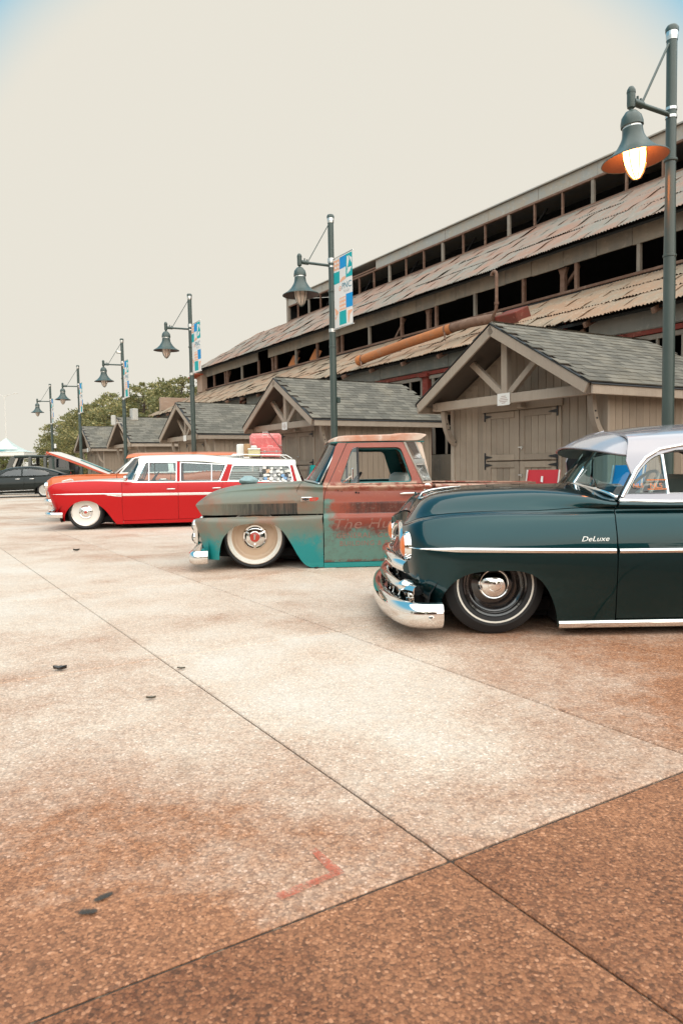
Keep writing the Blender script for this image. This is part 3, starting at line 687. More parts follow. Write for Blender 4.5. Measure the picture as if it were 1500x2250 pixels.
# ------------------------------------------------------------------ banners on the lamp poles
mat('banner_white', (.74, .72, .70), .75); mat('banner_teal', (.0, .36, .38), .7); mat('banner_blue', (.0, .27, .62), .7); mat('banner_peach', (.80, .42, .27), .7); mat('banner_ink', (.05, .22, .30), .7); mat('banner_grey', (.45, .46, .48), .7); mat('banner_orange', (.78, .22, .09), .7)
def banner(i, s, n, label, zt=4.80, h=1.20, w=.60):
    r = empty('lamp_banner', sn(s, n), RZ); tag(r, label, 'banner', 'plaza banners on the lamp poles')
    x0 = .085
    for z in (zt + .015, zt - h - .015):
        MB().tube([(.05, 0, z), (x0 + w + .03, 0, z + .01)], .009, 8).build('rod', 'steel_band', r)
        MB().lathe([(.062, z - .03), (.066, z - .03), (.066, z + .03), (.062, z + .03)], 16).build('bracket_band', 'steel_band', r)
    def surf(a, b, off=0.0):   # a across 0..1, b down 0..1
        return (x0 + w * a, .018 * math.sin(3.1 * a + 2.5 * b + i) * (a * (1 - a) * 4) * .8 - off, zt - h * b)
    k = MB(); NX, NY = 8, 16
    k.add([surf(a / NX, b / NY) for b in range(NY + 1) for a in range(NX + 1)], [(b * (NX + 1) + a, b * (NX + 1) + a + 1, (b + 1) * (NX + 1) + a + 1, (b + 1) * (NX + 1) + a) for b in range(NY) for a in range(NX)])
    cl = k.build('cloth', 'banner_white', r, True)
    def patch(name, poly, m, off=.0015, sub=6):
        """flat print following the cloth; drawn on both faces"""
        kk = MB()
        for sg in (1, -1):
            c = (sum(p[0] for p in poly) / len(poly), sum(p[1] for p in poly) / len(poly)); q = []
            for j in range(len(poly)):
                a, b = poly[j], poly[(j + 1) % len(poly)]
                for t in range(sub): q.append((a[0] + (b[0] - a[0]) * t / sub, a[1] + (b[1] - a[1]) * t / sub))
            vs = [surf(*c, off * sg)] + [surf(*p, off * sg) for p in q] + [surf(c[0] + (p[0] - c[0]) * .5, c[1] + (p[1] - c[1]) * .5, off * sg) for p in q]
            m_ = len(q); fs = [(0, m_ + 1 + j, m_ + 1 + (j + 1) % m_) for j in range(m_)] + [(m_ + 1 + j, 1 + j, 1 + (j + 1) % m_, m_ + 1 + (j + 1) % m_) for j in range(m_)]
            kk.add(vs, fs)
        return kk.build(name, m, cl, fix=False)
    T3 = [0, .30, .68, 1.0]; row = [0, .17, .355, .56, .74, .93]
    def cell(c, r0, r1, m, nm='print_square', c1=None): patch(nm, [(T3[c], r0), (T3[c1 if c1 else c + 1], r0), (T3[c1 if c1 else c + 1], r1), (T3[c], r1)], m)
    cell(1, 0.0, .17, 'banner_blue'); cell(2, 0.0, .33, 'banner_teal'); cell(0, .19, .36, 'banner_teal')
    cell(2, .56, .755, 'banner_blue'); cell(1, .78, .975, 'banner_teal'); cell(1, .585, .765, 'banner_peach'); cell(0, .02, .165, 'banner_peach')
    patch('emblem', [(.74, .035), (.80, .035), (.86, .09), (.76, .22), (.73, .15)], 'banner_white', .003); patch('emblem', [(.82, .03), (.99, .08), (.99, .16)], 'banner_white', .003)
    patch('emblem', [(.80, .20), (.98, .20), (.90, .26), (.76, .29), (.745, .245)], 'banner_white', .003); patch('emblem', [(.87, .10), (.98, .185), (.81, .19)], 'banner_teal', .0035)
    patch('print_square', [(.32, .345), (.46, .30), (.66, .30), (.66, .345), (.36, .36)], 'banner_peach')
    patch('print_square', [(.02, .70), (.20, .755), (.25, .79), (.10, .83)], 'banner_peach'); patch('print_square', [(.02, .84), (.16, .83), (.06, .88)], 'banner_peach')
    patch('print_square', [(.76, .80), (.98, .80), (.98, .82), (.80, .82), (.80, .97), (.76, .97)], 'banner_peach')
    for q in range(3):
        for t in range(3):
            a, b = .37 + q * .122, .615 + t * .058
            patch('print_dot', [(a + .045 * math.cos(x_), b + .02 * math.sin(x_)) for x_ in [k2 * math.pi / 4 for k2 in range(8)]], 'banner_white', .003, 1)
            if q < 2 and t < 2: patch('print_dot', [(.09 + q * .13 + .045 * math.cos(x_), .065 + t * .06 + .02 * math.sin(x_)) for x_ in [k2 * math.pi / 4 for k2 in range(8)]], 'banner_white', .003, 1)
    def word(body, size, a, b, m, nm='lettering'):
        me = text_mesh(nm, body, size)
        for v in me.vertices:
            x, y = v.co.x, v.co.y; v.co = surf(a + x / w, b - y / h, .004)
        me.materials.append(getm(m))
        for q_ in islands(me): inst('letter', q_, cl)
    word('PNC', .155, .45, .475, 'banner_ink'); word('PLAZA', .062, .56, .528, 'banner_grey')
    patch('logo_ring', [(.34 + .075 * math.cos(x_), .447 + .034 * math.sin(x_)) for x_ in [k2 * math.pi / 8 for k2 in range(16)]], 'banner_orange', .0025, 1)
    patch('logo_ring', [(.345 + .058 * math.cos(x_), .447 + .026 * math.sin(x_)) for x_ in [k2 * math.pi / 8 for k2 in range(16)]], 'banner_white', .0032, 1)
    patch('logo_ring', [(.325, .435), (.375, .447), (.325, .460)], 'banner_orange', .004, 1)
    return r
for i, lab in ((1, 'checkered blue and teal plaza banner on the lamp behind the truck cab'), (2, 'plaza banner on the lamp pole behind the red wagon'), (3, 'plaza banner above the white boxes on its lamp pole'), (4, 'small distant plaza banner on the lamp behind the raised hood'), (5, 'farthest, smallest plaza banner beside the trees')):
    banner(i, LAMPS[i][0], LAMPS[i][1], lab)
# equipment boxes on lamp four
bl = lamp_roots[3].matrix_basis
def side_box(loc, size, rot, label):
    b = empty('speaker_box', bl @ Vector(loc), RZ + rot); tag(b, label, 'speaker')
    MB().cbox((0, 0, 0), size, .02).build('cabinet', mat('cabinet_grey', (.50, .48, .44), .6), b)
    MB().cbox((0, -size[1] / 2 - .004, 0), (size[0] * .8, .008, size[2] * .85), .003).build('grille', mat('grille_grey', (.5, .5, .48), .6), b)
    MB().beam((0, 0, -size[2] * .25), (-loc[0] * .8 if abs(loc[0]) > .1 else 0, -loc[1] * .8, -size[2] * .25), .03, .03).build('bracket', 'steel_band', b)
side_box((.10, .30, 3.05), (.24, .20, .40), .2, 'large white box on the right of the fourth lamp pole')
side_box((-.02, -.36, 2.85), (.15, .14, .34), -.5, 'slim tilted white box on the left of the fourth lamp pole')
cb = MB().cbox((0, 0, 0), (.10, .16, .10), .02); cb = cb.build('security_camera', 'steel_band'); cb.location = bl @ Vector((0, -.12, 5.15)); cb.rotation_euler = (0, 0, RZ); tag(cb, 'small camera near the top of the lamp pole with white boxes', 'camera')
bx_ = MB().cbox((0, 0, 0), (.12, .10, .22), .01).build('junction_box', 'paper_white'); bx_.location = lamp_roots[5].matrix_basis @ Vector((.05, .12, 2.45)); bx_.rotation_euler = (0, 0, RZ); tag(bx_, 'white box low on the farthest lamp pole', 'box')

# ------------------------------------------------------------------ trees
def make_leaf(name, c1, c2, c3):
    m, nt = newmat(name)
    rp = nd(nt, 'ShaderNodeNewGeometry'); g = rp.outputs['Random Per Island']
    n = noi(nt, rp.outputs['Position'], .7, 4, .6)
    f = mth(nt, 'ADD', mth(nt, 'MULTIPLY', g, .55), mth(nt, 'MULTIPLY', n, .55))
    col = ramp(nt, f, [(.15, c1), (.5, c2), (.9, c3)])
    b = nd(nt, 'ShaderNodeBsdfPrincipled', {'Base Color': col, 'Roughness': .6, 'Specular IOR Level': .3})
    tr = nd(nt, 'ShaderNodeBsdfTranslucent', {'Color': col}); ms = nd(nt, 'ShaderNodeMixShader', {0: .35, 1: b.outputs[0], 2: tr.outputs[0]})
    nt.links.new(ms.outputs[0], nd(nt, 'ShaderNodeOutputMaterial').inputs[0]); return m
LEAF = make_leaf('cypress_leaf', (.065, .075, .034), (.20, .205, .085), (.55, .45, .21))
LEAF2 = make_leaf('pale_leaf', (.07, .09, .035), (.15, .17, .06), (.30, .27, .12))
mat('bark', (.085, .060, .045), .9, vary=.4, vscale=8)
def tree(loc, h, rad_, label, leaf, seed, nb=58, per=120, droop=.25, leafsz=.16):
    r = random.Random(seed); t = empty('evergreen_tree' if leaf is LEAF else 'small_tree', loc, r.uniform(0, 6)); tag(t, label, 'tree', 'trees at the far end of the hall')
    k = MB(); pts = [(0, 0, -.05)]
    for i in range(1, 8): pts.append((r.uniform(-.06, .06) * i * .4, r.uniform(-.06, .06) * i * .4, h * .9 * i / 7))
    k.tube(pts, [h * .028 * (1 - .12 * i) for i in range(8)], 8); br = []
    for b in range(nb):
        f = (b + r.random()) / nb; z0 = h * (.06 + .84 * f); a = b * 2.4 + r.uniform(-.5, .5)
        prof = max(0, 1 - f ** 2.6) ** .6 * (.75 + .25 * min(1, f * 4)); L = rad_ * prof * r.uniform(.65, 1.15) + .25
        rise = L * r.uniform(.05, .55)
        end = Vector((math.cos(a) * L, math.sin(a) * L, z0 + rise)); br.append((Vector((0, 0, z0)), end, L))
        if L > .8: k.tube([(0, 0, z0), (end.x * .5, end.y * .5, z0 + rise * .35), end], [.035, .022, .008], 5, False)
    k.build('trunk', 'bark', t, 60)
    vs = []; fs = []
    for (p0, p1, L) in br:
        # drooping sprays along the outer two thirds of each limb
        n = int(per * (.35 + L / rad_))
        for q in range(n):
            u = r.random() ** .6; c = p0.lerp(p1, .22 + .86 * u)
            spread = .12 + .28 * L * (1 - abs(u - .6)) * .6
            c += Vector((r.gauss(0, spread * .6), r.gauss(0, spread * .6), r.gauss(0, spread * .34) - droop * u * u))
            d = Vector((r.gauss(0, 1), r.gauss(0, 1), r.gauss(0, .6))) + (p1 - p0).normalized() * 1.4; d.normalize()
            w = d.cross(Vector((r.gauss(0, 1), r.gauss(0, 1), r.gauss(0, 1)))).normalized(); s = leafsz * r.uniform(.6, 1.5)
            kx = len(vs); vs += [c - w * s * .20, c + d * s * .55 - w * s * .32, c + d * s * 1.15, c + d * s * .5 + w * s * .34]; fs.append((kx, kx + 1, kx + 2, kx + 3))
    k2 = MB(); k2.add(vs, fs); k2.build('crown', leaf, t, fix=False)
labs = ['dense evergreen rising just past the end of the factory hall', 'evergreen standing over the third shed roof', 'tallest dark evergreen behind the third lamp pole', 'bushy evergreen between the third and fourth lamp poles', 'evergreen right behind the white boxes of the fourth lamp', 'broad evergreen above the roof of the fourth shed', 'evergreen above the farthest shed roof', 'evergreen right behind the fifth lamp pole', 'evergreen just left of the fifth lamp pole', 'evergreen with open boughs between the two farthest lamps', 'evergreen right behind the farthest lamp pole', 'last low evergreen at the thin end of the tree line']
tr_ = random.Random(3)
for i, lab in enumerate(labs):
    s = 43.8 + 3.05 * i + .06 * i * i; h = 7.6 + tr_.uniform(-.5, .5) - (.8 if i == 10 else 0) - (2.4 if i == 11 else 0)
    tree(sn(s, 15.3 + tr_.uniform(-.5, .7)), h, 2.35, lab, LEAF, 30 + i)
tree(sn(77, 9.0), 3.6, 2.0, 'pale rounded small tree beyond the white tent', LEAF2, 55, 34, 90, .05, .18)
tree(sn(86, 8.2), 3.4, 2.4, 'faint pale bush farthest off beside the tent', LEAF2, 56, 30, 80, .05, .2)
# ------------------------------------------------------------------ car body tools
def pchip(pts):
    """monotone cubic through (x, v)"""
    xs = np.array([p[0] for p in pts], float); ys = np.array([p[1] for p in pts], float)
    if len(xs) == 1: return lambda x: np.full(np.shape(x), ys[0])
    h = np.diff(xs); d = np.diff(ys) / h; m = np.zeros(len(xs))
    m[0], m[-1] = d[0], d[-1]
    for i in range(1, len(xs) - 1):
        if d[i - 1] * d[i] > 0:
            w1, w2 = 2 * h[i] + h[i - 1], h[i] + 2 * h[i - 1]; m[i] = (w1 + w2) / (w1 / d[i - 1] + w2 / d[i])
    def f(x):
        x = np.clip(np.asarray(x, float), xs[0], xs[-1]); i = np.clip(np.searchsorted(xs, x) - 1, 0, len(xs) - 2)
        t = (x - xs[i]) / h[i]; t2 = t * t; t3 = t2 * t
        return (2*t3 - 3*t2 + 1) * ys[i] + (t3 - 2*t2 + t) * h[i] * m[i] + (-2*t3 + 3*t2) * ys[i+1] + (t3 - t2) * h[i] * m[i+1]
    return f
class Skin:
    """half body surface: rows run nose to tail, t climbs from sill to centre line; near side is y = -w"""
    def __init__(s, rows, centre=False, crease=()):
        s.x0 = np.array([r[0] for r in rows], float); s.x1 = np.array([r[1] for r in rows], float)
        s.w = [pchip(r[2]) for r in rows]; s.z = [pchip(r[3]) for r in rows]; s.n = len(rows); s.centre = centre; s.crease = set(crease)
        s.L = float(np.mean(s.x1 - s.x0))
    def S(s, u, t):
        u = np.atleast_1d(np.asarray(u, float)); t = np.clip(np.atleast_1d(np.asarray(t, float)), 0, s.n - 1)
        X = s.x0[:, None] + u[None, :] * (s.x1 - s.x0)[:, None]
        Wd = np.array([s.w[j](X[j]) for j in range(s.n)]); Z = np.array([s.z[j](X[j]) for j in range(s.n)])
        i = np.clip(np.floor(t).astype(int), 0, s.n - 2); f = t - i; k = np.arange(len(u))
        out = []
        for A, sg in ((X, 1), (Wd, -1), (Z, 1)):
            p1, p2 = A[i, k], A[i + 1, k]
            p0 = np.where(i > 0, A[np.maximum(i - 1, 0), k], 2 * p1 - p2)
            last = i + 2 > s.n - 1; p3 = A[np.minimum(i + 2, s.n - 1), k]
            p3 = np.where(last, (sg * p1 if (s.centre and sg < 0) else (p1 if s.centre else 2 * p2 - p1)), p3)
            if s.crease:
                cr = np.array([a in s.crease for a in range(s.n + 1)])
                p0 = np.where(cr[i], 2 * p1 - p2, p0); p3 = np.where(cr[np.minimum(i + 1, s.n)], 2 * p2 - p1, p3)
            f2, f3 = f * f, f ** 3
            out.append(.5 * ((2 * p1) + (-p0 + p2) * f + (2*p0 - 5*p1 + 4*p2 - p3) * f2 + (-p0 + 3*p1 - 3*p2 + p3) * f3))
        return np.stack([out[0], -out[1], out[2]], 1)
    def normal(s, u, t):
        e = 1e-3; u = np.atleast_1d(u); t = np.atleast_1d(t)
        lo = np.clip(t - e, 0, s.n - 1); hi = np.clip(t + e, 0, s.n - 1)
        a = s.S(np.clip(u + e, 0, 1), t) - s.S(np.clip(u - e, 0, 1), t); b = s.S(u, hi) - s.S(u, lo)
        n = np.cross(a, b); n /= np.maximum(np.linalg.norm(n, axis=1, keepdims=True), 1e-12); return n
    def inv(s, x, z, tmin=0.0, tmax=None):
        """(x, z) on the side view -> (u, t)"""
        tmax = s.n - 1 if tmax is None else tmax; G = 120; tg = np.linspace(tmin, tmax, G)
        x = np.atleast_1d(np.asarray(x, float)); z = np.atleast_1d(np.asarray(z, float)); n = len(x); u = np.clip((x - s.x0.mean()) / s.L, 0, 1)
        for it in range(5):
            zc = s.S(np.repeat(u, G), np.tile(tg, n))[:, 2].reshape(n, G); ok = (zc[:, :-1] <= z[:, None]) & (zc[:, 1:] >= z[:, None]); j = np.argmax(ok, 1); k = np.arange(n)
            t = np.where(ok.any(1), tg[j] + (z - zc[k, j]) / np.maximum(zc[k, np.minimum(j + 1, G - 1)] - zc[k, j], 1e-9) * (tg[1] - tg[0]), tg[np.argmin(np.abs(zc - z[:, None]), 1)])
            a = s.S(np.zeros(n), t)[:, 0]; b = s.S(np.ones(n), t)[:, 0]; u = np.clip((x - a) / (b - a), 0, 1)
        return list(zip(u.tolist(), t.tolist()))
    def ux(s, x, t):
        a = s.S([0.0, 1.0], [t, t])[:, 0]; return float(np.clip((x - a[0]) / (a[1] - a[0]), 0, 1))

def smooth_curve(pts, n=6):
    """catmull-rom through 2-D or 3-D points"""
    P = [np.array(p, float) for p in pts]; P = [2 * P[0] - P[1]] + P + [2 * P[-1] - P[-2]]; out = []
    for i in range(1, len(P) - 2):
        for k in range(n):
            t = k / n; out.append(tuple(.5 * (2*P[i] + (P[i+1]-P[i-1])*t + (2*P[i-1]-5*P[i]+4*P[i+1]-P[i+2])*t*t + (-P[i-1]+3*P[i]-3*P[i+1]+P[i+2])*t**3)))
    return out + [tuple(P[-2])]
def rounded(poly, r=.03, n=4):
    out = []; m = len(poly)
    for i in range(m):
        p, a, b = np.array(poly[i], float), np.array(poly[i - 1], float), np.array(poly[(i + 1) % m], float)
        va, vb = a - p, b - p; la, lb = np.linalg.norm(va), np.linalg.norm(vb); rr = min(r, la * .45, lb * .45)
        A, B = p + va / la * rr, p + vb / lb * rr
        for k in range(n + 1): t = k / n; out.append(tuple((1-t)**2 * A + 2*t*(1-t) * p + t*t * B))
    return out
def inside(px, py, poly):
    poly = np.asarray(poly); x0, y0 = poly[:, 0], poly[:, 1]; x1, y1 = np.roll(x0, -1), np.roll(y0, -1)
    c = (y0[None] > py[:, None]) != (y1[None] > py[:, None])
    xi = (x1 - x0)[None] * (py[:, None] - y0[None]) / np.where((y1 - y0) == 0, 1e-12, (y1 - y0))[None] + x0[None]
    return (np.sum(c & (px[:, None] < xi), 1) % 2) == 1
def outline_ut(sk, pts, tmax=None, step=.03, tmin=0.0):
    """points: (x, z) on the side, ('t', x, t) or ('u', u, t)"""
    out = []; m = len(pts)
    for i in range(m):
        a, b = pts[i], pts[(i + 1) % m]
        def ut(p):
            if p[0] == 't': return (sk.ux(p[1], p[2]), p[2])
            if p[0] == 'u': return (p[1], p[2])
            return sk.inv(p[0], p[1], tmin, tmax)[0]
        if isinstance(a[0], str) or isinstance(b[0], str):
            A, B = np.array(ut(a)), np.array(ut(b)); d = np.hypot((B[0]-A[0]) * sk.L, (B[1]-A[1]) * .16); n = max(1, int(d / step)); out += [tuple(A + (B - A) * k / n) for k in range(n)]
        else:
            d = math.hypot(b[0]-a[0], b[1]-a[1]); n = max(1, int(d / step)); xs = [a[0] + (b[0]-a[0]) * k / n for k in range(n)]; zs = [a[1] + (b[1]-a[1]) * k / n for k in range(n)]
            out += sk.inv(xs, zs, tmin, tmax)
    return out
def panel(sk, name, pts, m, parent, holes=(), grid=.05, tmax=None, rim=.018, off=0.0, both=False, mirror=True, mmat=None, tmin=0.0, flip=False, step=.03):
    """one sheet-metal panel on a skin, with turned-in edges; near side, plus its mirror twin"""
    TS = .16; K = np.array([sk.L, TS])
    O = np.array(outline_ut(sk, pts, tmax, step, tmin)) * K; Hs = [np.array(outline_ut(sk, h, tmax, step, tmin)) * K for h in holes]
    lo, hi = O.min(0), O.max(0); gx, gy = np.meshgrid(np.arange(lo[0] + grid / 2, hi[0], grid), np.arange(lo[1] + grid * .35, hi[1], grid * .7)); gx, gy = gx.ravel(), gy.ravel()
    ok = inside(gx, gy, O)
    for h in Hs: ok &= ~inside(gx, gy, h)
    gx, gy = gx[ok], gy[ok]
    loops = [O] + Hs; B = np.vstack(loops)
    if len(gx):
        dmin = np.array([np.min((B[:, 0] - a) ** 2 + (B[:, 1] - b) ** 2) for a, b in zip(gx, gy)]); ok = dmin > (step * .45) ** 2; gx, gy = gx[ok], gy[ok]
    V = [Vector((float(a), float(b))) for a, b in B] + [Vector((float(a), float(b))) for a, b in zip(gx, gy)]; E = []; k = 0
    for l in loops: n = len(l); E += [(k + i, k + (i + 1) % n) for i in range(n)]; k += n
    r = delaunay_2d_cdt(V, E, [], 0, 1e-6)
    v2 = np.array([(v.x, v.y) for v in r[0]]); F = np.array([f for f in r[2] if len(f) == 3]); c = v2[F].mean(1)
    ok = inside(c[:, 0], c[:, 1], O)
    for h in Hs: ok &= ~inside(c[:, 0], c[:, 1], h)
    F = F[ok]; uu, tt = v2[:, 0] / K[0], v2[:, 1] / K[1]
    P = sk.S(uu, tt); N_ = sk.normal(uu, tt)
    ref = np.array([0, -1, .35]); N_ *= np.where((N_ @ ref) < 0, -1, 1)[:, None]
    if off: P = P + N_ * off
    fn = np.cross(P[F[:, 1]] - P[F[:, 0]], P[F[:, 2]] - P[F[:, 0]]); bad = np.sum(fn * N_[F[:, 0]], 1) < 0; F[bad] = F[bad][:, ::-1]
    verts = list(map(tuple, P)); norms = list(map(tuple, N_)); faces = [tuple(map(int, f)) for f in F]
    if rim:
        cnt = {}
        for f in faces:
            for i in range(3): e = (f[i], f[(i + 1) % 3]); cnt[e] = cnt.get(e, 0) + 1
        for (a, b) in [e for e in cnt if (e[1], e[0]) not in cnt]:
            if both and abs(P[a][1]) < 1e-4 and abs(P[b][1]) < 1e-4: continue
            d = P[b] - P[a]; o = np.cross(d, N_[a]); o = o / max(np.linalg.norm(o), 1e-9); k = len(verts)
            verts += [tuple(P[a]), tuple(P[b]), tuple(P[b] - N_[b] * rim), tuple(P[a] - N_[a] * rim)]; norms += [tuple(o)] * 4; faces.append((k, k + 3, k + 2, k + 1))
    def mk(vs, fs, ns, mm):
        me = bpy.data.meshes.new(name); me.from_pydata(vs, [], fs); me.materials.append(getm(mm)); me.polygons.foreach_set('use_smooth', [True] * len(fs)); me.normals_split_custom_set_from_vertices(ns); me.update()
        return link(bpy.data.objects.new(name, me), parent)
    mv = [(x, -y, z) for x, y, z in verts]; mf = [f[::-1] for f in faces]; mn = [(x, -y, z) for x, y, z in norms]
    if both:
        k = len(verts); return mk(verts + mv, faces + [tuple(i + k for i in f) for f in mf], norms + mn, m)
    o = mk(verts, faces, norms, m)
    if mirror: mk(mv, mf, mn, mmat or m)
    return o
def strip(sk, name, pts, w, h, m, parent, tmax=None, mirror=True, taper=False, tmin=0.0, step=.04, off=0.0):
    """raised moulding along a line on the skin"""
    q = []
    for i in range(len(pts) - 1):
        a, b = pts[i], pts[i + 1]
        if isinstance(a[0], str):
            n = max(1, int(abs(b[1] - a[1]) / step)); q += [(sk.ux(a[1] + (b[1]-a[1]) * k / n, a[2] + (b[2]-a[2]) * k / n), a[2] + (b[2]-a[2]) * k / n) for k in range(n + (i == len(pts) - 2))]
        else:
            n = max(1, int(math.hypot(b[0]-a[0], b[1]-a[1]) / step)); kk = range(n + (i == len(pts) - 2))
            q += sk.inv([a[0] + (b[0]-a[0]) * k / n for k in kk], [a[1] + (b[1]-a[1]) * k / n for k in kk], tmin, tmax)
    u = np.array([a for a, _ in q]); t = np.array([b for _, b in q]); P = sk.S(u, t); N_ = sk.normal(u, t); N_ *= np.where((N_ @ np.array([0, -1, .35])) < 0, -1, 1)[:, None]
    P = P + N_ * off; T_ = np.gradient(P, axis=0); T_ /= np.linalg.norm(T_, axis=1, keepdims=True); Bv = np.cross(N_, T_)
    prof = [(-.5, -.3), (-.5, .2), (-.32, .8), (0, 1), (.32, .8), (.5, .2), (.5, -.3)]; k = MB(); vs = []; n = len(P)
    for i in range(n):
        e = 1.0
        if taper: e = min(1, .15 + i / (n * .25)) if taper == 1 else min(1, .2 + min(i, n - 1 - i) / (n * .15))
        for a, b in prof: vs.append(P[i] + Bv[i] * a * w * e + N_[i] * b * h)
    m_ = len(prof); fs = [(i * m_ + j, i * m_ + j + 1, (i + 1) * m_ + j + 1, (i + 1) * m_ + j) for i in range(n - 1) for j in range(m_ - 1)] + [tuple(range(m_)), tuple(range((n - 1) * m_, n * m_))[::-1]]
    k.add(vs, fs); k.build(name, m, parent, 50)
    if mirror: k2 = MB(); k2.add([(x, -y, z) for x, y, z in vs], fs); k2.build(name, m, parent, 50)
def wrap_text(sk, name, body, size, x, z, m, parent, off=.002, shear=0, tmax=None, sx=1.0, spacing=1.0, tmin=0.0):
    me = text_mesh(name, body, size, 0, shear, spacing); me.materials.append(getm(m)); n = len(me.vertices)
    if n:
        X = np.array([x + v.co.x * sx for v in me.vertices]); Z = np.array([z + v.co.y for v in me.vertices]); q = np.array(sk.inv(X, Z, tmin, tmax))
        P = sk.S(q[:, 0], q[:, 1]); N_ = sk.normal(q[:, 0], q[:, 1]); N_ *= np.where((N_ @ np.array([0, -1, .3])) < 0, -1, 1)[:, None]; P = P + N_ * off
        for v, p in zip(me.vertices, P): v.co = p
    for q_ in islands(me): inst('letter', q_, parent)
def sheet(name, A, B, m, parent, n=16, bulge=0.0, both=True, k=6, off=0.0, smooth=True):
    """ruled sheet between two 3-D polylines (sampled alike), bulged along its normal"""
    A = [Vector(a) for a in smooth_curve(A, n)]; B = [Vector(b) for b in smooth_curve(B, n)]; q = MB(); vs = []
    for i in range(len(A)):
        for j in range(k + 1):
            f = j / k; p = A[i].lerp(B[i], f); t1 = (A[min(i + 1, len(A) - 1)] - A[max(0, i - 1)]); nn = t1.cross(B[i] - A[i]).normalized(); vs.append(p + nn * (bulge * 4 * f * (1 - f) + off))
    fs = [(i * (k + 1) + j, (i + 1) * (k + 1) + j, (i + 1) * (k + 1) + j + 1, i * (k + 1) + j + 1) for i in range(len(A) - 1) for j in range(k)]
    q.add(vs, fs); return q.build(name, m, parent, smooth)
def mir(pts): return [(x, -y, z) for x, y, z in pts][::-1]
def wheel(car, x, y, r, prof, side=-1, steer=0.0):
    """prof: list of (part name, material, [(radius, depth)...], extra builder); depth grows outwards"""
    w = empty('wheel', (x, y, r), 0, car); w.rotation_euler = (0, 0, steer)
    M = Matrix.Rotation(math.pi / 2 * (1 if side < 0 else -1), 4, 'X')
    for nm, m, pf in prof:
        MB().lathe(pf, 48, M).build(nm, m, w, 35)
    return w
def tyre(r, rim_r, wd, edge=.03):
    h = wd / 2; return [(rim_r - .004, -h + .02), (rim_r + .01, -h + .004), ((r + rim_r) / 2, -h - .004), (r - edge, -h + .008), (r - .006, -h + .035), (r, -h + .06), (r, h - .06), (r - .006, h - .035), (r - edge, h - .008), ((r + rim_r) / 2, h + .004), (rim_r + .01, h - .004), (rim_r - .004, h - .02)]
def headlamp(parent, loc, r, ring='chrome', lens=None, tilt=0.0, depth=.06):
    M = Matrix.Translation(loc) @ Matrix.Rotation(-math.pi / 2 + tilt, 4, 'Y')
    h = MB().lathe([(r * .9, -depth), (r * 1.16, -depth), (r * 1.18, -.01), (r * 1.12, .008), (r, .004)], 28, M).build('headlight', ring, parent, 40)
    MB().lathe([(r * 1.0, 0), (r * .92, .014), (r * .6, .030), (r * .25, .036), (0, .037)], 28, M).build('lens', lens or 'lens_clear', h, True)
def seat(parent, x, y0, y1, z, m, back=.5, lean=.12):
    k = MB().cbox((x - .25, (y0 + y1) / 2, z - .06), (.52, y1 - y0, .16), .05); k.build('seat', m, parent, 40)
    MB().beam((x, (y0 + y1) / 2, z - .02), (x + lean, (y0 + y1) / 2, z + back), y1 - y0, .15, .05, (1, 0, 0)).build('backrest', m, parent, 40)
def steering(parent, x, y, z, m='dark_plastic', r=.20, tilt=-.9):
    M = Matrix.Translation((x, y, z)) @ Matrix.Rotation(tilt, 4, 'Y')
    k = MB(); pts = [(r * math.cos(a), r * math.sin(a), 0) for a in np.linspace(0, 2 * math.pi, 29)]; k.tube([M @ Vector(p) for p in pts], .012, 7, False)
    for a in (0.3, 2.4, 4.5): k.beam(M @ Vector((0, 0, -.02)), M @ Vector((r * math.cos(a), r * math.sin(a), 0)), .02, .01)
    k.lathe([(0, .01), (.04, 0), (.03, -.3), (0, -.3)], 12, M); k.build('steering_wheel', m, parent, 40)
mat('dark_plastic', (.02, .02, .022), .45); glass('lens_clear', (.9, .92, .92), 1.4); glass('car_glass', (.80, .90, .90), 1.6, 1.55); glass('windscreen_blue', (.42, .78, .92), 1.0, 1.55)
mat('amber_lens', (.75, .16, .02), .12, coat=.8); mat('red_lens', (.45, .01, .01), .12, coat=.8)
mat('seat_cream', (.62, .58, .50), .55, vary=.12); mat('seat_dark', (.03, .03, .035), .5, vary=.2)
mat('whitewall', (.72, .69, .62), .55, vary=.06); mat('wheel_cream', (.62, .46, .33), .32, coat=.5, vary=.06)

def car_root(name, loc, yaw, label, group='parked show cars'):
    r = empty(name, loc, rad(yaw)); tag(r, label, 'truck' if 'truck' in name else 'car', group); return r
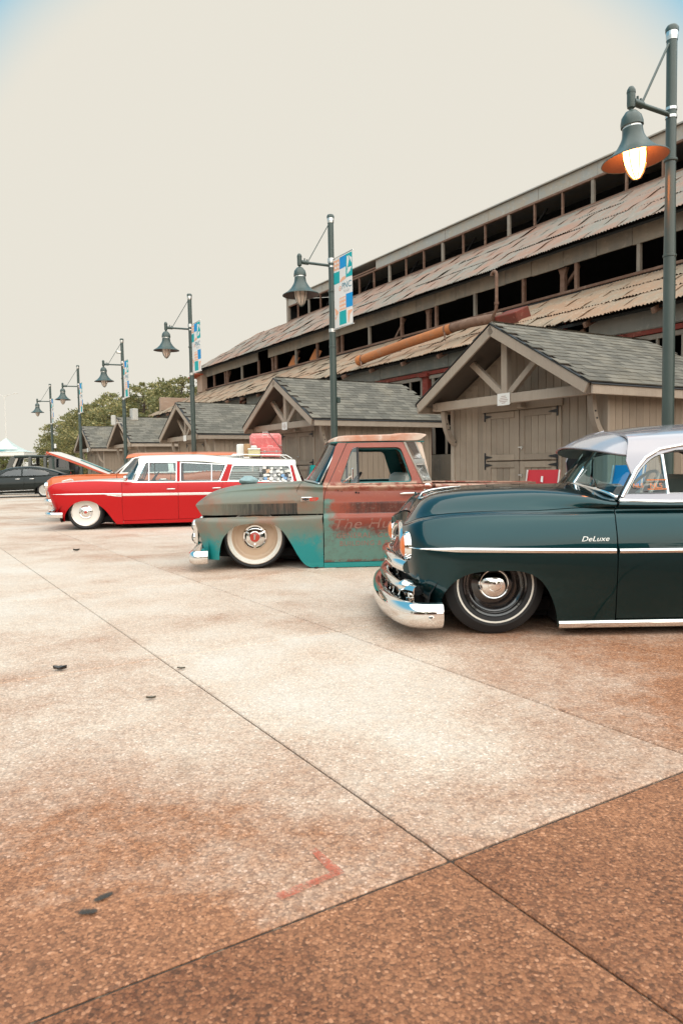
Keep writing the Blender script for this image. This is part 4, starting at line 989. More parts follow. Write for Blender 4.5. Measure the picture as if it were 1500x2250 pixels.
# ------------------------------------------------------------------ patina pickup truck
def make_patina():
    m, nt = newmat('truck_patina'); o = nd(nt, 'ShaderNodeTexCoord').outputs['Object']; sp = nd(nt, 'ShaderNodeSeparateXYZ', {0: o}); x, z = sp.outputs[0], sp.outputs[2]
    n1 = noi(nt, o, 2.6, 7, .62, .3); n2 = noi(nt, o, 9, 7, .68, .3); n3 = noi(nt, mapv(nt, o, (70, 6, 3)), 1.0, 5, .7); n4 = noi(nt, o, 45, 5, .7); n5 = noi(nt, mapv(nt, o, (26, 6, 2.2)), 1.0, 7, .75, .6)
    d1 = mth(nt, 'MULTIPLY', mth(nt, 'SUBTRACT', n1, .5), .55); d2 = mth(nt, 'MULTIPLY', mth(nt, 'SUBTRACT', n2, .5), .35); dd = mth(nt, 'ADD', mth(nt, 'ADD', d1, d2), mth(nt, 'MULTIPLY', mth(nt, 'SUBTRACT', n4, .5), .22))
    xx = mth(nt, 'ADD', x, dd); zz = mth(nt, 'ADD', z, mth(nt, 'MULTIPLY', dd, .6))
    teal = (.006, .225, .218); haze = mixc(nt, n2, (.100, .155, .130), (.185, .205, .158)); brown = (.235, .125, .080)
    # front clip: chalky green over teal, brown bloom higher up
    c = mixc(nt, mrng(nt, zz, .55, .05), haze, teal)
    lowpatch = mth(nt, 'MULTIPLY', mrng(nt, zz, .40, .26), mth(nt, 'MAXIMUM', mrng(nt, xx, -.36, -.46), mth(nt, 'MULTIPLY', mrng(nt, xx, .30, .42), mrng(nt, xx, .80, .66))))
    c = mixc(nt, lowpatch, c, (.004, .225, .225))
    bl = mth(nt, 'ADD', mrng(nt, n1, .42, .66), mrng(nt, z, .92, .74, 0, .35)); c = mixc(nt, mth(nt, 'MULTIPLY', mth(nt, 'MULTIPLY', bl, mrng(nt, zz, .35, .6)), .75), c, brown)
    band = mth(nt, 'MULTIPLY', mth(nt, 'LESS_THAN', z, .757), mth(nt, 'GREATER_THAN', z, .622)); band = mth(nt, 'MULTIPLY', band, mth(nt, 'LESS_THAN', x, .495))
    bfade = mth(nt, 'MULTIPLY', band, mrng(nt, mth(nt, 'ADD', x, mth(nt, 'MULTIPLY', mth(nt, 'SUBTRACT', n3, .5), .5)), -.55, .05)); bfade = mth(nt, 'MULTIPLY', bfade, mrng(nt, mth(nt, 'ADD', mth(nt, 'MULTIPLY', n5, .7), mth(nt, 'MULTIPLY', n3, .3)), .30, .62, .35, 1))
    c = mixc(nt, bfade, c, (.018, .022, .021))
    # door and cab: oxide red
    red = mixc(nt, n1, (.235, .040, .024), (.36, .092, .052)); red = mixc(nt, mrng(nt, z, .62, .40), red, (.145, .026, .019))
    door = mth(nt, 'GREATER_THAN', x, .793)
    rm = mth(nt, 'MULTIPLY', mrng(nt, zz, .34, .46), mrng(nt, mth(nt, 'ADD', x, mth(nt, 'MULTIPLY', dd, .8)), .80, .96)); rm = mth(nt, 'MAXIMUM', rm, mrng(nt, mth(nt, 'ADD', z, mth(nt, 'MULTIPLY', dd, .35)), .755, .80))
    rm = mth(nt, 'MULTIPLY', rm, mrng(nt, n4, .24, .40, .55, 1))
    dbase = mixc(nt, mrng(nt, n2, .45, .7), mixc(nt, n1, (.070, .195, .165), (.145, .230, .185)), (.10, .165, .135)); dbase = mixc(nt, mth(nt, 'MULTIPLY', mrng(nt, n4, .56, .66), .4), dbase, (.15, .065, .045))
    dc = mixc(nt, rm, dbase, red)
    db = mth(nt, 'MULTIPLY', mth(nt, 'LESS_THAN', z, .756), mth(nt, 'GREATER_THAN', z, .622)); db = mth(nt, 'MULTIPLY', db, mrng(nt, xx, 1.0, 1.25)); dc = mixc(nt, mth(nt, 'MULTIPLY', db, mrng(nt, n5, .35, .6, .55, .95)), dc, (.070, .028, .024)); dc = mixc(nt, mth(nt, 'MULTIPLY', db, mrng(nt, n4, .55, .63, 0, .5)), dc, (.20, .16, .13))
    pale = mth(nt, 'MULTIPLY', mrng(nt, z, .86, .95), mrng(nt, z, 1.0, .96)); dc = mixc(nt, mth(nt, 'MULTIPLY', pale, mrng(nt, n2, .40, .56, 0, .8)), dc, (.56, .40, .29)); dc = mixc(nt, mth(nt, 'MULTIPLY', mrng(nt, z, .77, .9), mrng(nt, mth(nt, 'ADD', mth(nt, 'MULTIPLY', n2, .6), mth(nt, 'MULTIPLY', n4, .4)), .55, .66, 0, .45)), dc, (.50, .30, .20))
    dc = mixc(nt, mth(nt, 'MULTIPLY', mrng(nt, mth(nt, 'ADD', z, mth(nt, 'MULTIPLY', d2, .3)), .115, .085), mrng(nt, n2, .46, .56)), dc, (.13, .05, .035))
    c = mixc(nt, door, c, dc)
    c = mixc(nt, mrng(nt, z, .072, .066), c, (.012, .25, .24))
    c = mixc(nt, mth(nt, 'MULTIPLY', mrng(nt, noi(nt, o, 130, 3, .6), .66, .74), .5), c, (.08, .04, .03))
    outp(nt, c, mrng(nt, n2, .3, .7, .30, .52), 0, bump(nt, n4, .05, .003), .5, .12); return m
PATINA = make_patina()
ROOFP = make_rust('truck_roof_faded', (.60, .47, .38), (.48, .21, .13), (.68, .60, .52), streak=(3, 3, 3))
mat('truck_teal', (.008, .16, .155), .35, coat=.3, vary=.12); mat('ghost_lettering', (.27, .13, .10), .7, vary=.5, vscale=30); mat('badge_red', (.55, .05, .03), .3, coat=.5)

TK = car_root('pickup_truck', (-1.061, 9.169, 0), 4, 'low patina pickup truck, faded teal and rust, cream wheels')
TS_ = Skin([
 (-.555, 4.30, [(-.56, .78), (-.42, .86), (.6, .90), (2, .90), (4.3, .88)], [(-.56, .125), (-.45, .122), (.5, .03), (.62, .006), (2.03, .006), (2.2, .12), (4.3, .16)]),
 (-.605, 4.30, [(-.61, .80), (-.45, .89), (0, .925), (4.3, .915)], [(-.6, .335), (4.3, .33)]),
 (-.668, 4.30, [(-.67, .82), (-.53, .905), (0, .942), (1, .945), (4.3, .935)], [(-.67, .545), (.5, .56), (4.3, .55)]),
 (-.668, 4.30, [(-.67, .78), (-.5, .875), (.5, .905), (.8, .922), (4.3, .912)], [(-.67, .595), (-.55, .607), (.49, .612), (.8, .615), (4.3, .60)]),
 (-.602, 4.30, [(-.61, .77), (-.4, .85), (.5, .887), (.8, .913), (4.3, .905)], [(-.6, .634), (.5, .632), (4.3, .625)]),
 (-.668, 4.30, [(-.67, .765), (-.4, .862), (.5, .905), (.8, .93), (4.3, .922)], [(-.67, .748), (-.5, .752), (.49, .770), (.8, .757), (1.95, .742), (4.3, .73)]),
 (-.655, 4.30, [(-.66, .74), (-.4, .815), (.5, .868), (.8, .912), (4.3, .905)], [(-.66, .768), (-.5, .838), (-.2, .88), (.5, .90), (.8, .882), (1.95, .87), (4.3, .85)]),
 (-.635, 4.30, [(-.64, .64), (-.4, .70), (.5, .79), (.8, .872), (4.3, .865)], [(-.64, .79), (-.5, .882), (-.2, .942), (.5, .968), (.8, .957), (1.95, .95), (4.3, .90)]),
 (-.630, 4.30, [(-.7, 0), (4.3, 0)], [(-.64, .80), (-.5, .895), (-.2, .955), (.5, .985), (.8, .99), (4.3, .93)])], True, crease=(3, 4, 5))
TARCH = smooth_curve([(-.405, .122), (-.40, .22), (-.36, .36), (-.28, .455), (-.19, .512), (0, .538), (.20, .522), (.31, .455), (.40, .325), (.50, .14), (.57, .05), (.64, .012)], 4)
panel(TS_, 'front_fender', [('u', 0, 0), ('u', 0, 1), ('u', 0, 2), ('u', 0, 3), ('t', .785, 3), (.785, .5), (.784, .012)] + TARCH[::-1] , PATINA, TK, tmax=3.0)
panel(TS_, 'hood', [('u', 0, 8), ('u', 0, 7), ('u', 0, 6), ('u', 0, 5), ('u', 0, 4), ('t', .490, 4), ('t', .492, 5), ('t', .495, 6), ('t', .53, 7), ('t', .575, 8)], PATINA, TK, both=True)
panel(TS_, 'cowl', [('t', .499, 4), ('t', .789, 4), ('t', .793, 5), ('t', .812, 6), ('t', .845, 7), ('t', .60, 8), ('t', .582, 8), ('t', .537, 7), ('t', .502, 6)], PATINA, TK, both=True)
panel(TS_, 'rocker', [('t', .789, 0), ('t', 2.02, 0), (2.02, .062), (.79, .062)], PATINA, TK, tmax=1.5)
tdoor = panel(TS_, 'door', [(.792, .068), ('t', .795, 2), ('t', .796, 3), ('t', .797, 4), ('t', .80, 5), ('t', .818, 6), ('t', .85, 7), ('t', 1.945, 7), ('t', 1.965, 6), ('t', 1.968, 5), ('t', 1.965, 4), ('t', 1.965, 3), ('t', 1.96, 2), (1.955, .068)], PATINA, TK, grid=.045)
panel(TS_, 'cab_corner', [('t', 2.02, 0), (2.02, .066), (1.96, .068), ('t', 1.965, 2), ('t', 1.97, 3), ('t', 1.97, 4), ('t', 1.973, 5), ('t', 1.97, 6), ('t', 1.95, 7), ('t', 2.04, 7), ('t', 2.045, 6), ('t', 2.045, 4), ('t', 2.04, 2)], PATINA, TK)
RA = [(2.52, .14), (2.54, .3), (2.62, .45), (2.75, .53), (2.92, .55), (3.09, .53), (3.22, .45), (3.30, .3), (3.32, .15)]
panel(TS_, 'bed_side', [('t', 2.09, 7), ('t', 2.09, 5), ('t', 2.09, 3), (2.09, .12)] + smooth_curve(RA, 4) + [('u', 1, 0), ('u', 1, 3), ('u', 1, 5), ('u', 1, 7)], PATINA, TK, grid=.07)
# greenhouse
TG = Skin([(.55, 2.10, [(.55, .84), (.8, .872), (2.1, .862)], [(.55, .958), (1.9, .952), (2.1, .95)]),
           (.55, 2.10, [(.55, .77), (.8, .81), (1.6, .815), (2.1, .79)], [(.5, 1.2), (2.1, 1.2)]),
           (.55, 2.10, [(.55, .68), (.9, .725), (1.6, .742), (2.1, .70)], [(.5, 1.445), (2.1, 1.445)])])
TWIN = rounded([(.985, .972), (1.148, 1.385), (1.715, 1.382), (1.842, .972)], .06, 5)
tfr = panel(TG, 'door_frame', [(.856, .957), (.885, 1.012), (1.092, 1.437), (1.743, 1.440), (1.945, .966), (1.948, .957)], PATINA, TK, holes=[TWIN], grid=.035, rim=.035)
panel(TG, 'a_pillar', [(.79, .957), (.849, .957), (.878, 1.012), (1.085, 1.440), (.985, 1.442), (.955, 1.40), (.86, 1.12)], PATINA, TK, rim=.03)
panel(TG, 'rear_pillar', [(1.75, 1.442), (1.952, .966), (1.955, .957), (2.06, .955), (2.035, 1.05), (1.975, 1.40), (1.95, 1.442)], ROOFP, TK, rim=.03)
# inner teal liners
TGi = Skin([(.55, 2.10, [(.55, .80), (.8, .832), (2.1, .822)], [(.55, .958), (2.1, .95)]), (.55, 2.10, [(.55, .73), (.8, .77), (1.6, .775), (2.1, .75)], [(.5, 1.2), (2.1, 1.2)]), (.55, 2.10, [(.55, .64), (.9, .685), (1.6, .702), (2.1, .66)], [(.5, 1.43), (2.1, 1.43)])])
panel(TGi, 'inner_frame', [(.80, .957), (1.02, 1.428), (1.85, 1.428), (2.02, .957)], 'truck_teal', TK, holes=[rounded([(.995, .985), (1.155, 1.365), (1.70, 1.362), (1.825, .985)], .06, 5)], rim=.02)
for sy in (-1, 1):
    MB().cbox((1.42, sy * .80, .66), (1.15, .05, .58), .02).build('door_card', 'truck_teal', TK)
    MB().tube([(1.205, sy * .84, .965), (1.208, sy * .775, 1.385)], .014, 8).build('vent_divider', 'dark_plastic', TK)
    k = MB(); k.add([(1.0, sy * .855, .975), (1.20, sy * .855, .975), (1.20, sy * .765, 1.385), (1.155, sy * .765, 1.385)], [(0, 1, 2, 3)]); k.build('vent_glass', 'car_glass', TK)
    # louvred chrome panel on the rear pillar
    for q in range(34):
        f = q / 33; zc = 1.435 - f * .445; xa = 1.772 + (1.435 - zc) * .415; xb = xa + .118 - .025 * f; w_ = float(np.interp(zc, [.95, 1.2, 1.445], [.868, .805, .733]))
        if .46 < f < .58: continue
        MB().beam((xa, sy * (w_ + .006), zc), (xb, sy * (w_ + .002), zc), .010, .0065, 0).build('louvre_slat', 'chrome', TK)
    k = MB(); zt, zb_ = 1.44, .985
    for (xo, dz) in ((0, 0), (.122, 0)):
        k.beam((1.768 + xo, sy * .742, zt), (1.768 + xo + .19 - (.03 if xo else 0), sy * .868, zb_), .008, .012, 0)
    k.beam((1.86, sy * .808, 1.215), (1.985, sy * .800, 1.215), .012, .05, 0); k.build('louvre_frame', 'steel_band', TK)
    k = MB(); k.add([(1.772, sy * .735, 1.437), (1.888, sy * .735, 1.437), (2.055, sy * .862, .985), (1.962, sy * .866, .985)], [(0, 1, 2, 3)]); k.build('louvre_back', mat('louvre_dark', (.30, .27, .24), .5, .6), TK)
    MB().lathe([(0, .012), (.045, .012), (.055, .004), (.055, 0)], 20, Matrix.Translation((2.0, sy * .905, .90)) @ Matrix.Rotation(sy * -math.pi / 2, 4, 'X')).build('fuel_cap', 'chrome', TK, 40)
    # door furniture
    MB().tube([(1.68, sy * .932, .842), (1.72, sy * .952, .846), (1.83, sy * .955, .846), (1.87, sy * .936, .842)], [.010, .013, .014, .012], 10).build('door_handle', 'chrome', TK, 50)
    MB().lathe([(0, .02), (.016, .02), (.018, 0)], 14, Matrix.Translation((1.845, sy * .945, .846)) @ Matrix.Rotation(sy * -math.pi / 2, 4, 'X')).build('handle_button', 'chrome', TK, 40)
    # fender badge
    bd = MB().cbox((.643, sy * .912, .797), (.205, .016, .055), .006).build('badge', 'chrome', TK)
    MB().cbox((.690, sy * .921, .797), (.098, .004, .042), 0).build('badge_plate', 'badge_red', bd)
    k = MB(); yy = sy * .922
    k.add([(.555, yy, .790), (.575, yy, .790), (.580, yy, .783), (.604, yy, .783), (.609, yy, .790), (.629, yy, .790), (.625, yy, .806), (.606, yy, .806), (.601, yy, .812), (.579, yy, .812), (.574, yy, .806), (.555, yy, .806)], [tuple(range(12))]); k.build('emblem', 'dark_plastic', bd)
    me = text_mesh('numeral', '10', .052); me.materials.append(getm('chrome')); o = inst('numeral', me, bd, (.655 if sy < 0 else .728, sy * .9245, .778), (math.pi / 2, 0, 0 if sy < 0 else math.pi))
# key hole, small holes left by old trim
for (x, z, r_) in ((1.17, .865, .012), (1.20, .862, .010), (.965, .89, .006), (1.0, .905, .006), (1.005, .88, .006)):
    MB().lathe([(0, .003), (r_, .003)], 10, Matrix.Translation((x, -.9165 + (.905 - z) * -.12, z)) @ Matrix.Rotation(math.pi / 2, 4, 'X')).build('bolt_hole', 'dark_under', TK)
wrap_text(TS_, 'lettering', 'The Hurdle', .165, .885, .455, 'ghost_lettering', TK, .0012, .25, 3.0, 1.25, 1.05)
wrap_text(TS_, 'lettering', 'GENERAL  CONTRACTING', .088, .935, .345, 'ghost_lettering', TK, .0012, 0, 3.0, 1.0, 1.12)
wrap_text(TS_, 'lettering', 'BUILDING & REMODELING', .080, .97, .255, 'ghost_lettering', TK, .0012, 0, 3.0, 1.0, 1.15)
# roof with its lip and rear visor
TR = Skin([(.885, 2.025, [(.885, .52), (.93, .66), (1.05, .735), (1.85, .755), (1.98, .735), (2.03, .70)], [(.885, 1.452), (1.0, 1.458), (1.85, 1.458), (1.93, 1.462), (2.02, 1.515)]),
           (.880, 2.030, [(.88, .50), (.93, .64), (1.05, .722), (1.85, .745), (1.98, .73), (2.03, .69)], [(.88, 1.458), (.93, 1.486), (1.05, 1.508), (1.66, 1.518), (1.72, 1.528), (1.90, 1.530), (2.03, 1.526)]),
           (.895, 2.020, [(.89, .40), (.95, .55), (1.05, .62), (1.85, .64), (2.02, .60)], [(.89, 1.470), (.95, 1.505), (1.05, 1.527), (1.66, 1.538), (1.72, 1.548), (1.92, 1.546), (2.02, 1.534)]),
           (.890, 2.015, [(.8, 0), (2.1, 0)], [(.89, 1.475), (.95, 1.515), (1.05, 1.540), (1.66, 1.552), (1.72, 1.562), (2.02, 1.545)])], True, crease=(1,))
panel(TR, 'cab_roof', [('u', 0, 0), ('u', 1, 0), ('u', 1, 3), ('u', 0, 3)], ROOFP, TK, both=True, rim=.012)
k = MB(); k.cbox((1.45, 0, 1.444), (1.10, 1.44, .012), 0); k.build('headliner', 'truck_teal', TK)
# windscreen and back window
wb = [(.765, -.845, .965), (.705, -.72, .985), (.635, -.40, .995), (.615, 0, .998), (.635, .40, .995), (.705, .72, .985), (.765, .845, .965)]
wt = [(1.000, -.712, 1.425), (.955, -.62, 1.436), (.912, -.35, 1.450), (.900, 0, 1.455), (.912, .35, 1.450), (.955, .62, 1.436), (1.000, .712, 1.425)]
sheet('windscreen', wb, wt, 'windscreen_blue', TK, 6, .015)
MB().tube([Vector(p) + Vector((-.006, 0, .004)) for p in smooth_curve(wb, 6)], .013, 8).build('windscreen_seal', 'steel_band', TK, True)
for sg in (0, -1): MB().tube([Vector(wb[sg]) + Vector((-.004, 0, 0)), Vector(wt[sg]) + Vector((-.004, 0, 0))], .012, 8).build('windscreen_seal', 'steel_band', TK, True)
k = MB(); k.add([(2.055, -.86, .955), (2.055, .86, .955), (1.965, .70, 1.445), (1.965, -.70, 1.445), (2.037, -.6, 1.05), (2.037, .6, 1.05), (1.978, .6, 1.38), (1.978, -.6, 1.38)], [(0, 1, 5, 4), (1, 2, 6, 5), (2, 3, 7, 6), (3, 0, 4, 7)]); k.build('cab_back', PATINA, TK)
k = MB(); k.add([(2.037, -.6, 1.05), (2.037, .6, 1.05), (1.978, .6, 1.38), (1.978, -.6, 1.38)], [(0, 1, 2, 3)]); k.build('rear_window', 'car_glass', TK)
MB().cbox((2.05, 0, .50), (.04, 1.74, .92), .01).build('cab_back_panel', PATINA, TK)
# cabin
MB().cbox((1.35, 0, .20), (1.4, 1.66, .10), .02).build('cabin_floor', 'dark_under', TK)
MB().cbox((.80, 0, .84), (.30, 1.58, .22), .05).build('dashboard', 'truck_teal', TK, 40)
seat(TK, 1.74, -.74, .74, .55, 'seat_cream', .52, .13); steering(TK, 1.16, -.36, .93)
MB().cbox((1.10, -.83, 1.0), (.012, .05, .10), .004).build('mirror_glass', 'chrome', TK)
k = MB().beam((1.03, -.87, .985), (1.12, -.99, 1.06), .012, .012); k.cbox((1.12, -1.0, 1.08), (.02, .10, .13), .008); k.build('side_mirror', 'chrome', TK)
# bed
MB().cbox((3.2, 0, .36), (2.2, 1.70, .05), .01).build('bed_floor', BROWN_STEEL, TK)
MB().cbox((2.11, 0, .62), (.04, 1.72, .50), .01).build('bed_front_panel', BROWN_STEEL, TK)
for sy in (-1, 1): MB().cbox((3.2, sy * .845, .885), (2.22, .09, .04), .012).build('bed_rail', BROWN_STEEL, TK)
MB().cbox((4.29, 0, .62), (.04, 1.72, .56), .012).build('tailgate', PATINA, TK)
MB().tube([(4.28, -.93, .30), (4.40, -.80, .30), (4.42, 0, .30), (4.40, .80, .30), (4.28, .93, .30)], .07, 12).build('rear_bumper', 'chrome', TK, 50)
for sy in (-1, 1): MB().cbox((4.32, sy * .84, .58), (.02, .08, .26), .01).build('tail_light', 'red_lens', TK)
# nose: grille, lamps, bumper
MB().cbox((-.50, 0, .62), (.20, 1.48, .24), .03).build('upper_grille', 'dark_under', TK)
gr = MB().cbox((-.60, 0, .47), (.05, 1.58, .30), .015).build('grille', 'steel_band', TK)
for q in range(5): MB().cbox((-.632, 0, .36 + q * .056), (.02, 1.10, .022), .006).build('grille_bar', 'chrome', gr)
for sy in (-1, 1):
    MB().cbox((-.655, sy * .70, .44), (.07, .19, .30), .03).build('headlight_bezel', 'chrome', TK)
    for zz in (.51, .375): headlamp(TK, (-.695, sy * .70, zz), .062)
k = MB(); prof = [(0.0, .075), (.03, .055), (.045, .0), (.03, -.055), (0, -.075), (-.02, -.06), (.005, 0), (-.02, .06)]; path = smooth_curve([(-.525, -.945, .165), (-.60, -.945, .160), (-.70, -.90, .158), (-.735, -.60, .158), (-.75, 0, .158), (-.735, .60, .158), (-.70, .90, .158), (-.60, .945, .160), (-.525, .945, .165)], 6); vs = []
for i, p in enumerate(path):
    t = Vector(path[min(i + 1, len(path) - 1)]) - Vector(path[max(i - 1, 0)]); t.normalize(); o = t.cross(Vector((0, 0, 1))).normalized() * -1
    if o.x > 0 and abs(p[1]) < .5: o = -o
    if o.dot(Vector((p[0] + .1, p[1], 0))) < 0: o = -o
    for a, b in prof: vs.append(Vector(p) + o * a + Vector((0, 0, b)))
m_ = len(prof); k.add(vs, [(i * m_ + j, i * m_ + (j + 1) % m_, (i + 1) * m_ + (j + 1) % m_, (i + 1) * m_ + j) for i in range(len(path) - 1) for j in range(m_)] + [tuple(range(m_)), tuple(range((len(path) - 1) * m_, len(path) * m_))]); k.build('front_bumper', 'chrome', TK, 60)
MB().cbox((-.52, 0, .20), (.20, 1.60, .10), .02).build('valance', PATINA, TK)
# inner wells and chassis
for xw in (0, 2.92):
    for sy in (-1, 1):
        k = MB(); arc = [(xw + .52 * math.cos(a), .36 + (.30 if xw else .26) * math.sin(a)) for a in np.linspace(0, math.pi, 13)]; arc = [(xw + .56, .05)] + arc + [(xw - .52, .12)]
        vs = [(a, sy * .86, b) for a, b in arc] + [(a, sy * .45, b) for a, b in arc]; n = len(arc); k.add(vs, [(i, i + 1, i + 1 + n, i + n) for i in range(n - 1)] + [tuple(range(n, 2 * n))]); k.build('wheel_well', 'dark_under', TK)
MB().cbox((1.9, 0, .16), (4.2, 1.1, .12), .02).build('chassis', 'dark_under', TK)
def tw(side):
    return [('tyre', 'rubber', tyre(.368, .312, .235, .02)),
            ('rim', 'wheel_cream', [(.318, .112), (.312, .120), (.300, .116), (.290, .100), (.262, .092), (.258, .080), (.252, .055), (.246, .020), (.225, .004), (.190, .012), (.150, .020), (.145, .020)]),
            ('rim_band', 'whitewall', [(.3125, .1205), (.306, .1225), (.297, .1190), (.288, .1030), (.266, .0950)]),
            ('hub_cap', 'chrome', [(.150, .020), (.147, .034), (.135, .046), (.118, .044), (.108, .050), (.085, .066), (.066, .070), (.062, .074)]),
            ('cap_ring', 'chrome', [(.068, .070), (.066, .078), (.058, .080)]),
            ('cap_centre', 'badge_red', [(.059, .079), (.04, .086), (0, .089)])]
for xw in (0.0, 2.92):
    for sy in (-1, 1):
        w = wheel(TK, xw, sy * .70, .368, tw(sy), sy)
        for q in range(3):
            a = q * 2.094 + .5; k = MB(); k.beam((.080 * math.cos(a), sy * .070, .080 * math.sin(a)), (.138 * math.cos(a), sy * .048, .138 * math.sin(a)), .030, .016, .006, (0, 1, 0)); k.build('cap_rib', 'chrome', w)
        k = MB(); k.add([(-.006, sy * .091, .034), (.012, sy * .091, .022), (.008, sy * .091, .004), (.004, sy * .091, -.03), (-.012, sy * .091, -.032), (-.010, sy * .091, -.006), (-.014, sy * .091, .012)], [tuple(range(7))]); k.build('cap_emblem', 'steel_band', w)
cl = MB(); r_ = random.Random(5); vs = []
for i in range(7):
    for j in range(10):
        a = 2 * math.pi * j / 10; f = i / 6; rr = (.115 if f < .6 else .10) * math.sin(.3 + 2.6 * f) + .02; vs.append((rr * math.cos(a) * (1 + r_.uniform(-.15, .15)), rr * .8 * math.sin(a), .115 * f + r_.uniform(-.008, .008)))
cl.add(vs, [(i * 10 + j, i * 10 + (j + 1) % 10, (i + 1) * 10 + (j + 1) % 10, (i + 1) * 10 + j) for i in range(6) for j in range(10)] + [tuple(range(60, 70))])
co = cl.build('folded_cap', mat('faded_denim', (.26, .36, .37), .85, vary=.3, vscale=12, bump=(40, .4)), None, 60); M_ = Matrix.Translation((-1.061, 9.169, 0)) @ Matrix.Rotation(rad(4), 4, 'Z')
co.location = M_ @ Vector((-.13, .38, .945)); co.rotation_euler = (0, 0, .4); tag(co, 'crumpled pale blue cloth cap lying on the truck hood', 'cap')
# ------------------------------------------------------------------ black coupe
def make_black():
    m, nt = newmat('black_lacquer'); b = nd(nt, 'ShaderNodeBsdfPrincipled', {'Base Color': (.0015, .031, .036, 1), 'Roughness': .36, 'Metallic': .9, 'Coat Weight': 1.0, 'Coat Roughness': .012, 'Coat IOR': 1.4})
    nt.links.new(b.outputs[0], nd(nt, 'ShaderNodeOutputMaterial').inputs[0]); return m
BLK = make_black(); mat('lavender_paint', (.34, .325, .36), .24, .15, coat=1.0, coat_rough=.02); mat('wheel_black', (.006, .006, .007), .12, coat=1.0); mat('sticker_orange', (.72, .20, .04), .5); mat('maroon_trim', (.10, .01, .012), .6); mat('mid_grey_cloth', (.45, .42, .36), .8)
BC = car_root('lowered_coupe', (1.034, 5.701, 0), 0, 'glossy black lowered coupe with lavender roof and chrome nose, nearest the viewer')
BS = Skin([
 (-.53, 4.36, [(-.55, .40), (-.50, .60), (-.42, .76), (-.3, .82), (.4, .865), (2.4, .865), (3.6, .83), (4.15, .70), (4.36, .45)], [(-.53, .275), (-.46, .245), (-.38, .14), (.4, .062), (3.3, .062), (3.9, .16), (4.36, .24)]),
 (-.57, 4.40, [(-.58, .50), (-.54, .68), (-.45, .80), (-.2, .875), (.4, .895), (3.2, .90), (3.9, .84), (4.25, .70), (4.40, .50)], [(-.57, .36), (.4, .30), (4.4, .36)]),
 (-.60, 4.42, [(-.61, .56), (-.575, .72), (-.48, .84), (-.2, .90), (.4, .918), (2.0, .92), (3.2, .93), (3.9, .86), (4.28, .72), (4.42, .52)], [(-.6, .60), (.78, .578), (2, .57), (3.2, .575), (4.42, .56)]),
 (-.605, 4.40, [(-.61, .52), (-.57, .66), (-.48, .755), (-.25, .81), (.1, .84), (.8, .872), (2, .88), (3, .875), (3.9, .80), (4.3, .66), (4.40, .5)], [(-.605, .715), (-.56, .745), (-.48, .775), (-.27, .798), (.04, .804), (.78, .786), (2.0, .775), (3.0, .80), (3.9, .77), (4.4, .66)]),
 (-.59, 4.36, [(-.60, .42), (-.55, .56), (-.46, .645), (-.25, .70), (.1, .735), (.5, .775), (.8, .82), (2, .825), (3, .81), (3.9, .68), (4.36, .44)], [(-.59, .745), (-.48, .80), (-.25, .832), (.04, .842), (.8, .842), (2.0, .838), (3.0, .85), (3.9, .82), (4.36, .70)]),
 (-.53, 4.30, [(-.54, .24), (-.50, .34), (-.42, .42), (-.3, .47), (.2, .565), (.6, .69), (.8, .765), (1.2, .79), (2, .79), (2.9, .74), (3.6, .58), (4.3, .34)], [(-.53, .80), (-.49, .868), (-.43, .917), (-.33, .950), (-.1, .972), (.25, .980), (.6, .955), (.8, .912), (1.25, .895), (2.0, .89), (2.9, .90), (3.6, .885), (4.3, .73)]),
 (-.50, 4.26, [(-.6, 0), (4.4, 0)], [(-.50, .81), (-.46, .880), (-.40, .930), (-.30, .962), (-.05, .988), (.3, 1.003), (.8, 1.006), (2.6, .99), (3.2, .95), (3.8, .90), (4.26, .74)])], True)
BARCH = smooth_curve([(-.392, .142), (-.375, .22), (-.345, .31), (-.27, .395), (-.17, .442), (-.02, .456), (.15, .450), (.26, .405), (.335, .315), (.385, .19), (.405, .066)], 5)
bfen = panel(BS, 'front_fender', [('u', 0, .0), ('u', 0, 1), ('u', 0, 2), ('u', 0, 3), ('u', 0, 4), ('t', .30, 4.0), ('t', .806, 4.3), ('t', .783, 3), (.786, .45), ('t', .787, 0)] + BARCH[::-1], BLK, BC, tmax=3.0, grid=.04)
panel(BS, 'hood', [('u', 0, 6), ('u', 0, 5), ('u', 0, 4.04), ('t', .30, 4.04), ('t', .804, 4.34), ('t', .815, 5), ('t', .75, 6)], BLK, BC, both=True, grid=.04)
bdoor = panel(BS, 'door', [(.794, .118), ('t', .792, 1), ('t', .792, 2), ('t', .79, 3), ('t', .812, 4.3), ('t', .838, 5), ('t', 2.02, 5), ('t', 2.03, 4), ('t', 2.04, 3), ('t', 2.05, 2), ('t', 2.03, 1), (2.0, .118)], BLK, BC, grid=.05)
panel(BS, 'rocker', [('t', .795, 0), ('t', 2.4, 0), (2.4, .10), (2.006, .112), (.797, .112)], BLK, BC, tmax=1)
RA2 = [(2.42, .07), (2.46, .22), (2.55, .36), (2.70, .45), (2.92, .47), (3.14, .45), (3.28, .36), (3.38, .2), (3.42, .08)]
panel(BS, 'rear_quarter', [('t', 2.028, 5), ('t', 2.037, 4), ('t', 2.048, 3), ('t', 2.058, 2), ('t', 2.038, 1), (2.01, .118), (2.404, .104), ('t', 2.404, 0)] + smooth_curve(RA2, 4) + [('u', 1, 0), ('u', 1, 2), ('u', 1, 4), ('u', 1, 5)], BLK, BC, grid=.07)
panel(BS, 'trunk_lid', [('t', 2.9, 5), ('u', 1, 5), ('u', 1, 6), ('t', 3.0, 6)], BLK, BC, both=True, grid=.06)
panel(BS, 'cowl', [('t', .82, 5), ('t', 1.0, 5), ('t', 1.0, 6), ('t', .755, 6)], BLK, BC, both=True)
